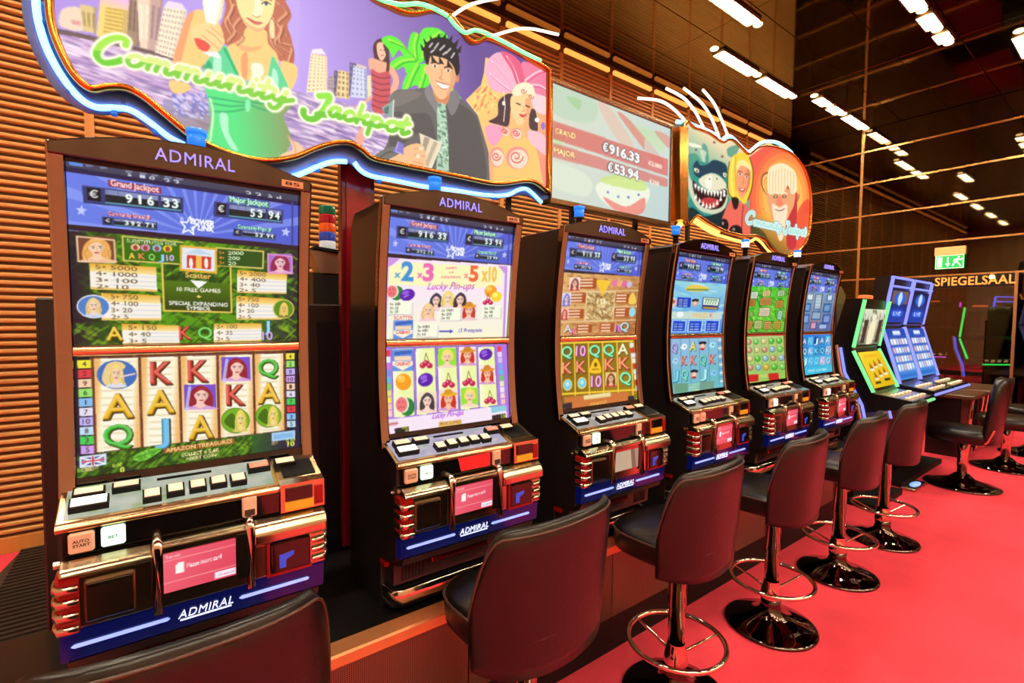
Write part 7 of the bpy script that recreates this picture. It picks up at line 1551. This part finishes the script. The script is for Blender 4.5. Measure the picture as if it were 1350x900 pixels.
# ------------------------------------------------------------------ black cabinets of the row standing back to back with this one
M_backcab = mat('back_cabinet', (16, 14, 14), 0.4)
for k in range(6):
    x0 = -0.285 + k * 0.80; o = empty('back_cabinet', (x0 + 0.39, 2.36, 0))
    tag(o, ['black back-to-back cabinet showing past the open side of the nearest machine', 'black back-to-back cabinet in the gap between the first two machines', 'black back-to-back cabinet in the gap behind the second machine', 'black back-to-back cabinet hidden behind the third machine', 'black back-to-back cabinet hidden behind the fourth machine', 'black back-to-back cabinet hidden behind the fifth machine'][k], 'cabinet', 'back-to-back cabinets')
    O = (x0 + 0.39, 2.36, 0)
    MB().cbox(x0, x0 + 0.78, 2.14, 2.60, 0.03, 1.655, 0.006).build('body', M_backcab, o, O)
    MB().box(x0 + 0.02, x0 + 0.76, 2.16, 2.58, 0.0, 0.03).build('foot', M_matblack, o, O)
    MB().box(x0 + 0.06, x0 + 0.72, 2.130, 2.141, 0.75, 1.58).build('rear_door', M_matblack, o, O)
# light tower on its bracket between the first two machines
lt = empty('light_tower', (0.66, 2.36, 1.655)); tag(lt, 'signal light tower with green, red, orange and blue rings on a silver bracket', 'signal light'); LO_ = (0.66, 2.36, 1.655)
MB().prism_y([(0.60, 1.655), (0.84, 1.655), (0.84, 1.80), (0.60, 1.80)], 2.30, 2.45).build('base', M_backcab, lt, LO_)
MB().prism_y([(0.585, 1.90), (0.79, 1.89), (0.76, 1.80), (0.63, 1.80)], 2.29, 2.40).build('bracket', mat('brushed_silver', (190, 170, 140), 0.3, 0.9), lt, LO_)
MB().prism_y([(0.60, 1.905), (0.78, 1.890), (0.80, 1.90), (0.60, 1.915)], 2.27, 2.42).build('plate', M_matblack, lt, LO_)
for k, (nm, c, e) in enumerate((('silver_ring', (220, 230, 240), .2), ('blue_ring', (40, 70, 170), .25), ('orange_ring', (220, 80, 20), .4), ('red_ring', (170, 20, 30), .3), ('green_ring', (20, 110, 70), .25))):
    z = 1.912 + k * 0.040; MB().lathe([(0, z), (0.036, z), (0.037, z + 0.004), (0.037, z + 0.034), (0.034, z + 0.039), (0, z + 0.039)], 20, (0.675, 2.34)).build(nm, mat(nm, c, 0.15, emit=c, es=e, sample=False, coat=.5), lt, LO_)
# maroon upright that carries the sign
up = empty('sign_upright', (0.75, 2.06, 1.2)); tag(up, 'glossy maroon upright panel behind the second machine carrying the sign', 'panel'); UO = (0.75, 2.06, 1.2)
MB().cbox(0.655, 0.80, 2.075, 2.12, 0.61, 2.30, 0.004).build('sheet', mat('maroon_gloss', (110, 14, 26), 0.12, spec=0.6), up, UO)
MB().box(0.675, 0.78, 2.068, 2.0755, 1.30, 2.26).build('edge_strip', mat('maroon_light', (150, 24, 36), 0.15), up, UO)

# ------------------------------------------------------------------ emergency exit sign on the end wall
M_exit = mat('exit_green', (30, 170, 80), 0.4, emit=(34, 176, 84), es=1.0, sample=False); M_exitw = mat('exit_white', (240, 255, 240), 0.4, emit=(236, 255, 236), es=1.1, sample=False)
EO = (END_X - 0.05, 2.1, 2.45); ex = empty('exit_sign', EO); tag(ex, 'green illuminated emergency exit sign with arrow and running figure', 'exit sign')
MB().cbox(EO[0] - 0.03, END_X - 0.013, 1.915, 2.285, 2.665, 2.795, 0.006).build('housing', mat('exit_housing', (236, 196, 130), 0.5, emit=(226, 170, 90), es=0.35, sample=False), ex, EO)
MB().cbox(EO[0] - 0.012, EO[0] + 0.012, 1.925, 2.275, 2.452, 2.668, 0.003).build('plate', M_exit, ex, EO)
fx = EO[0] - 0.013
MB().box(fx - 0.004, fx + 0.002, 1.93, 2.27, 2.456, 2.463).box(fx - 0.004, fx + 0.002, 1.93, 2.27, 2.657, 2.664).box(fx - 0.004, fx + 0.002, 1.93, 1.937, 2.463, 2.657).box(fx - 0.004, fx + 0.002, 2.263, 2.27, 2.463, 2.657).build('border', M_exitw, ex, EO)
MB().box(fx - 0.003, fx + 0.002, 2.19, 2.245, 2.485, 2.635).build('door_mark', M_exitw, ex, EO)
ar = MB(); ar.box(fx - 0.003, fx + 0.002, 2.113, 2.127, 2.53, 2.635); ar.prism_x([(2.120, 2.485), (2.150, 2.535), (2.090, 2.535)], fx - 0.003, fx + 0.002); ar.build('arrow_mark', M_exitw, ex, EO)
rf = MB(); rf.sweep([(fx, 1.992, 2.628), (fx - 0.003, 1.992, 2.628)], [(0.014 * math.cos(t), 0.014 * math.sin(t)) for t in np.linspace(0, 6.283, 10, False)])
for a, b in (((1.997, 2.61), (2.012, 2.555)), ((2.012, 2.555), (1.985, 2.52)), ((1.985, 2.52), (1.965, 2.485)), ((2.012, 2.555), (2.045, 2.535)), ((2.045, 2.535), (2.06, 2.495)), ((2.0, 2.60), (2.035, 2.59)), ((2.035, 2.59), (2.05, 2.565)), ((2.0, 2.60), (1.968, 2.58)), ((1.968, 2.58), (1.95, 2.60))):
    rf.tube([(fx - 0.001, *a), (fx - 0.001, *b)], 0.0085, 6)
rf.build('figure_mark', M_exitw, ex, EO)

# ------------------------------------------------------------------ slant-top gaming terminals with glowing edges at the end of the row
def neon_mat(n, c, es): return mat(n, (40, 40, 40), 0.3, emit=c, es=es, srgb=False, sample=False)
L_GREEN = neon_mat('led_green', (0.22, 1.0, 0.34), 1.0); L_BLUE = neon_mat('led_blue', (0.22, 0.26, 1.0), 1.4); L_DGREEN = neon_mat('led_dim_green', (0.02, 0.75, 0.12), 2.0); L_DBLUE = neon_mat('led_dim_blue', (0.03, 0.07, 0.9), 2.6); L_PURPLE = neon_mat('led_purple', (0.5, 0.05, 0.75), 2.0)
M_term = mat('terminal_body', (20, 18, 20), 0.3); M_peach = mat('peach_edge', (214, 160, 130), 0.3, 0.5); M_off = mat('screen_off', (24, 22, 14), 0.1, spec=0.6)
def terminal(loc, rz, label, led, pics, top=1.80, mid=1.36, W=0.60, style='green', edge=None, sc=1.0):
    """concave gaming terminal; local front towards -Y, origin on the floor in the middle"""
    o = empty('gaming_terminal', loc, rz); o.scale = (sc, sc, sc); tag(o, label, 'gaming terminal', 'gaming terminals with glowing edges'); h = W / 2
    yT, yM, yB = -0.05, 0.02, -0.14; zB = 1.00
    MB().prism_x([(0.02, mid + .02), (yT + .02, top), (0.10, top), (0.22, 1.3), (0.30, 0.9), (0.30, 0.0), (-0.02, 0.0), (-0.02, 0.80), (-0.40, 0.90), (-0.40, 0.955), (-0.15, 0.985), (yB + .015, zB), (yM + .015, mid)], -h, h).build('body', M_term, o)
    # side rails that glow
    for s in (-1, 1):
        x = s * (h + 0.012)
        MB().tube([(x, yM, mid + 0.015), (x, yT, top - 0.01)], 0.016, 8, False, (1, 0, 0)).build('upper_light_edge', led, o); MB().tube([(x, yM, mid - 0.015), (x, yB, zB)], 0.016, 8, False, (1, 0, 0)).build('lower_light_edge', led, o)
        if edge is not None:
            MB().sweep([(x, yM + 0.10, mid + 0.01), (x, yM + 0.06, 1.15), (x, -0.06, 0.88), (x, -0.10, 0.70)], [(-0.008, -0.012), (0.008, -0.012), (0.008, 0.012), (-0.008, 0.012)], False, (1, 0, 0)).build('curved_edge', edge, o)
            MB().sweep([(x, yM + 0.13, mid + 0.03), (x, yM + 0.09, 1.15), (x, -0.03, 0.88), (x, -0.07, 0.68)], [(-0.010, -0.016), (0.010, -0.016), (0.010, 0.016), (-0.010, 0.016)], False, (1, 0, 0)).build('curved_trim', M_peach, o)
    if style == 'blue': MB().tube([(-h, yT - .004, top - 0.10), (h, yT - .004, top - 0.10)], 0.010, 6).build('head_light', led, o); MB().tube([(-h - .01, yT + .01, top - 0.01), (h + .01, yT + .01, top - 0.01)], 0.012, 6).build('head_light', led, o)
    hx = h - 0.03; zt = top - (0.13 if style == 'blue' else 0.09)
    def yf(z): return yM + (yT - yM) * (z - mid) / (top - mid) - 0.006 if z > mid else yM + (yB - yM) * (mid - z) / (mid - zB) - 0.006
    for nm, cv, z1, z0 in (('upper_screen', pics[0], zt, mid + 0.035), ('lower_screen', pics[1], mid - 0.03, zB + 0.03)):
        cs = [(-hx, yf(z1), z1), (hx, yf(z1), z1), (hx, yf(z0), z0), (-hx, yf(z0), z0)]
        if cv is None: MB()._add(cs, [(3, 2, 1, 0)]).build(nm, M_off, o)
        else: link_mesh(nm, picture_mesh(nm, cv, cs, print_material('screen_picture')), o)
    # console with keys
    dk = MB().prism_x([(-0.40, 0.958), (-0.15, 0.988), (-0.15, 0.975), (-0.40, 0.945)][::-1], -h + .02, h - .02).build('console', M_smoke, o)
    kme = MB().cbox(-0.022, 0.022, -0.016, 0.016, 0, 0.012, 0.004).mesh('key', M_creambtn)
    for k in range(10): link_mesh('key', kme, dk, (-0.22 + (k % 5) * 0.105, -0.35 + (k // 5) * 0.10, 0.966 + (k // 5) * 0.012))
    MB().tube([(-h, -0.405, 0.925), (h, -0.405, 0.925)], 0.012, 8).build('console_light', led, o)
    if style == 'green': MB().cbox(-h * .55, -h * .05, -0.02, 0.05, top, top + 0.035, 0.006).build('top_lamp', mat('orange_lamp', (230, 120, 60), 0.4, emit=(226, 110, 50), es=0.7, sample=False), o)
    MB().box(-h - .05, h + .05, -0.20, 0.34, 0.0, 0.05).build('foot', M_matblack, o)
    return o
def pic_statue():
    cv = Canvas(40, 44, None, (200, 206, 190)); cv.grad(cv.full(), (226, 230, 200), (130, 130, 110), (.5, 0), (.5, 1)); cv.speckle(cv.full(), [(90, 90, 80), (240, 240, 220)], 90, 3, 1.2, .6, 1.2); cv.rect(.1, .3, .28, .95, (70, 60, 50)); cv.rect(.75, .3, .92, .95, (70, 60, 50)); cv.blob([(.38, .95), (.36, .5), (.45, .3), (.55, .3), (.66, .5), (.62, .95)], (246, 236, 196)); cv.ell(.5, .24, .09, .1, (246, 240, 206)); return cv
def pic_yellow():
    cv = Canvas(40, 44, None, (246, 206, 40)); cv.grad(cv.full(), (250, 214, 50), (226, 180, 20), (.2, 0), (.8, 1)); cv.text('JACKPOT', .15, .16, .8, .16, (236, 150, 30), hgt=.08)
    for x, y in ((.28, .42), (.5, .36), (.74, .32), (.3, .68), (.54, .62), (.78, .58)): cv.poly([(x - .08, y + .06), (x + .08, y + .06), (x, y - .12)], (150, 110, 40)); cv.rect(x - .09, y + .06, x + .09, y + .12, (246, 236, 190)); cv.ell(x, y, .03, .03, (220, 70, 40))
    cv.rect(.15, .84, .4, .9, (60, 50, 20)); cv.rect(.6, .8, .88, .86, (60, 50, 20)); return cv
def pic_blue(w=0):
    cv = Canvas(30, 44, None, (20, 40, 110)); cv.grad(cv.full(), (16, 26, 70), (30, 70, 180), (.5, 0), (.5, 1))
    if w: cv.rect(.05, .02, .95, .42, (120, 90, 90))
    cv.ell(.5, .26, .3, .2, (30, 100, 220)); cv.blob([(.5, .04), (.62, .24), (.5, .48), (.38, .24)], (200, 226, 255)); cv.ell(.5, .72, .46, .2, (20, 60, 170)); cv.ell(.5, .72, .34, .12, (30, 90, 220)); cv.text('LIVE', .3, .78, .7, .78, (226, 240, 255), hgt=.12); return cv
def pic_bluelow():
    cv = Canvas(30, 44, None, (60, 110, 200)); cv.grad(cv.full(), (30, 70, 180), (70, 150, 226), (.5, 0), (.5, 1)); cv.rect(.3, .04, .7, .12, (220, 236, 255))
    for j in range(4):
        for k in range(6): cv.rect(.05 + k * .155, .2 + j * .17, .17 + k * .155, .32 + j * .17, [(240, 240, 250), (226, 190, 190), (200, 220, 250), (250, 250, 255)][(j * 5 + k * 3) % 4])
    cv.rect(.05, .9, .95, .97, (40, 110, 210)); return cv
terminal((5.235, 1.60, 0), 0, 'green-edged terminal with yellow lower screen, next to the sixth slot machine', L_GREEN, (pic_statue(), pic_yellow()), edge=L_BLUE)
terminal((6.16, 1.66, 0), 0, 'blue-edged terminal with round blue emblems, standing behind the green-edged one', L_BLUE, (pic_blue(1), pic_bluelow()), top=2.05, mid=1.56, W=0.62, style='blue')
terminal((6.84, 1.66, 0), 0, 'blue-edged terminal beside the chair, farther of the lit blue pair', L_BLUE, (pic_blue(), pic_bluelow()), top=2.05, mid=1.56, W=0.62, style='blue')
# side room terminals behind the tinted glass
terminal((11.36, 1.80, 0), math.radians(-38), 'dim green-edged terminal with dark screens behind the tinted glass', L_DGREEN, (None, None), top=1.86, mid=1.34, W=0.85, edge=L_DBLUE, sc=1.0)
terminal((13.2, 1.80, 0), math.radians(-38), 'dim blue-edged terminal behind the tinted glass, nearer the brass post', L_DBLUE, (None, None), top=2.1, mid=1.56, W=0.62, style='blue')
terminal((12.75, 2.72, 0), math.radians(-70), 'dim purple-edged terminal behind the tinted glass, beside the lit blue pair', L_PURPLE, (None, None), top=2.0, mid=1.5, W=0.55)
# olive machine back behind the sixth slot machine
ob = empty('machine_housing', (5.62, 2.2, 0)); tag(ob, 'olive green machine housing with rounded top behind the sixth slot machine', 'machine housing'); OO = (5.62, 2.2, 0)
M_olive = mat('olive_shell', (110, 110, 62), 0.35)
MB().prism_y([(5.36, 0.0), (5.36, 1.84), (5.40, 1.93), (5.50, 1.97), (5.74, 1.96), (5.86, 1.88), (5.88, 0.0)], 2.02, 2.35).build('shell', M_olive, ob, OO)
MB().box(5.44, 5.80, 2.012, 2.021, 0.9, 1.78).build('panel', mat('olive_panel', (84, 86, 50), 0.4), ob, OO); MB().tube([(5.52, 2.008, 1.95), (5.62, 2.008, 1.5)], 0.014, 6).build('purple_edge', mat('dull_purple', (70, 50, 90), 0.3), ob, OO)

# ------------------------------------------------------------------ low chairs with large round foot plates
def build_chair():
    o = empty('swivel_chair')
    m = MB(); n = 36; base = superell(0.25, 0.26, n, 3.4)
    prof = [(0.9, 0.455), (0.99, 0.47), (1.0, 0.52), (0.985, 0.56), (0.9, 0.578), (0.5, 0.585)]; vs = []
    for k, z in prof: vs += [(x * k, y * k, z) for x, y in base]
    fs = [(r * n + k, r * n + (k + 1) % n, (r + 1) * n + (k + 1) % n, (r + 1) * n + k) for r in range(len(prof) - 1) for k in range(n)]
    q = (len(prof) - 1) * n; vs.append((0, 0, 0.586)); fs += [(q + k, q + (k + 1) % n, len(vs) - 1) for k in range(n)]; fs.append(tuple(range(n))[::-1]); m._add(vs, fs, True); m.build('seat', M_leather, o)
    b = MB(); prof2 = superell(0.235, 0.055, 28, 3.0); vs = []; lev = [(0.50, .85, -0.205), (0.53, .97, -0.21), (0.60, 1.0, -0.215), (0.75, 1.0, -0.230), (0.88, .98, -0.25), (1.04, .95, -0.27), (1.09, .80, -0.275)]
    for z, k, yo in lev: vs += [(x * k, y * (0.6 + 0.4 * k) + yo + 0.35 * x * x, z - 0.12 * max(0, abs(x) / 0.235 - .6) ** 2) for x, y in prof2]
    m2 = 28; fs = [(r * m2 + k, r * m2 + (k + 1) % m2, (r + 1) * m2 + (k + 1) % m2, (r + 1) * m2 + k) for r in range(len(lev) - 1) for k in range(m2)]; fs += [tuple(range(m2))[::-1], tuple(range((len(lev) - 1) * m2, len(lev) * m2))]
    b._add(vs, fs, True); b.build('backrest', M_leather, o)
    for s in (-1, 1): MB().tube([(s * 0.20, -0.16, 0.46), (s * 0.215, -0.20, 0.50), (s * 0.215, -0.24, 0.62)], 0.014, 8).build('back_strut', M_stoolchrome, o)
    MB().lathe([(0, 0.02), (0.04, 0.02), (0.04, 0.30), (0.06, 0.44), (0.12, 0.455), (0, 0.455)], 24).build('column', M_stoolchrome, o)
    MB().lathe([(0, 0), (0.285, 0), (0.295, 0.008), (0.29, 0.018), (0.2, 0.04), (0.1, 0.075), (0.055, 0.12), (0, 0.12)], 56).build('base', MATS['base_chrome'], o)
    return o
ch = build_chair()
for k, (x, y, rz, lb) in enumerate(((6.38, 1.14, 0, 'black swivel chair on a wide polished disc in front of the lit blue terminals'), (7.55, 1.0, 8, 'black swivel chair partly hidden behind the one at the lit blue terminals'), (8.6, 0.92, -6, 'black swivel chair at the side edge of the photo, the most distant one'))):
    c = ch if k == 0 else copy_tree(ch); c.location = (x, y, 0); c.rotation_euler.z = math.radians(rz); tag(c, lb, 'chair', 'swivel chairs on disc bases')
# chrome footrest with lit oval badge by the green terminal
fr_ = empty('foot_plate', (5.93, 1.40, 0)); tag(fr_, 'floor plate with a glowing blue oval badge on the carpet before the terminals', 'foot plate'); FO = (5.93, 1.40, 0)
MB().cbox(5.74, 6.12, 1.34, 1.455, 0.0, 0.03, 0.008).build('plate', M_smoke, fr_, FO)
MB().lathe([(0, 0.031), (1, 0.031), (1, 0.034), (0, 0.036)], 24).build('badge', mat('badge_blue', (160, 190, 255), 0.3, emit=(120, 160, 255), es=1.2, sample=False), fr_, loc=(0.0, -0.01, 0)).scale = (0.11, 0.036, 1)
# lower counters seen between chair and terminals
for k, (x0, x1, lb) in enumerate(((7.6, 8.3, 'dark counter with brass edge past the lit blue terminals'), (8.4, 9.3, 'dark counter with brass edge farther along at the side of the photo'))):
    o = empty('counter', ((x0 + x1) / 2, 1.5, 0)); tag(o, lb, 'counter'); O = ((x0 + x1) / 2, 1.5, 0)
    MB().cbox(x0, x1, 1.28, 1.75, 0.70, 0.75, 0.01).build('worktop', mat('dark_worktop', (90, 56, 36), 0.3), o, O); MB().box(x0 + .05, x1 - .05, 1.40, 1.72, 0.0, 0.70).build('body', M_term, o, O)
    for s in (x0 + 0.08, x1 - 0.08): MB().tube([(s, 1.31, 0.70), (s, 1.36, 0.0)], 0.02, 8).build('leg', M_stoolchrome, o, O)
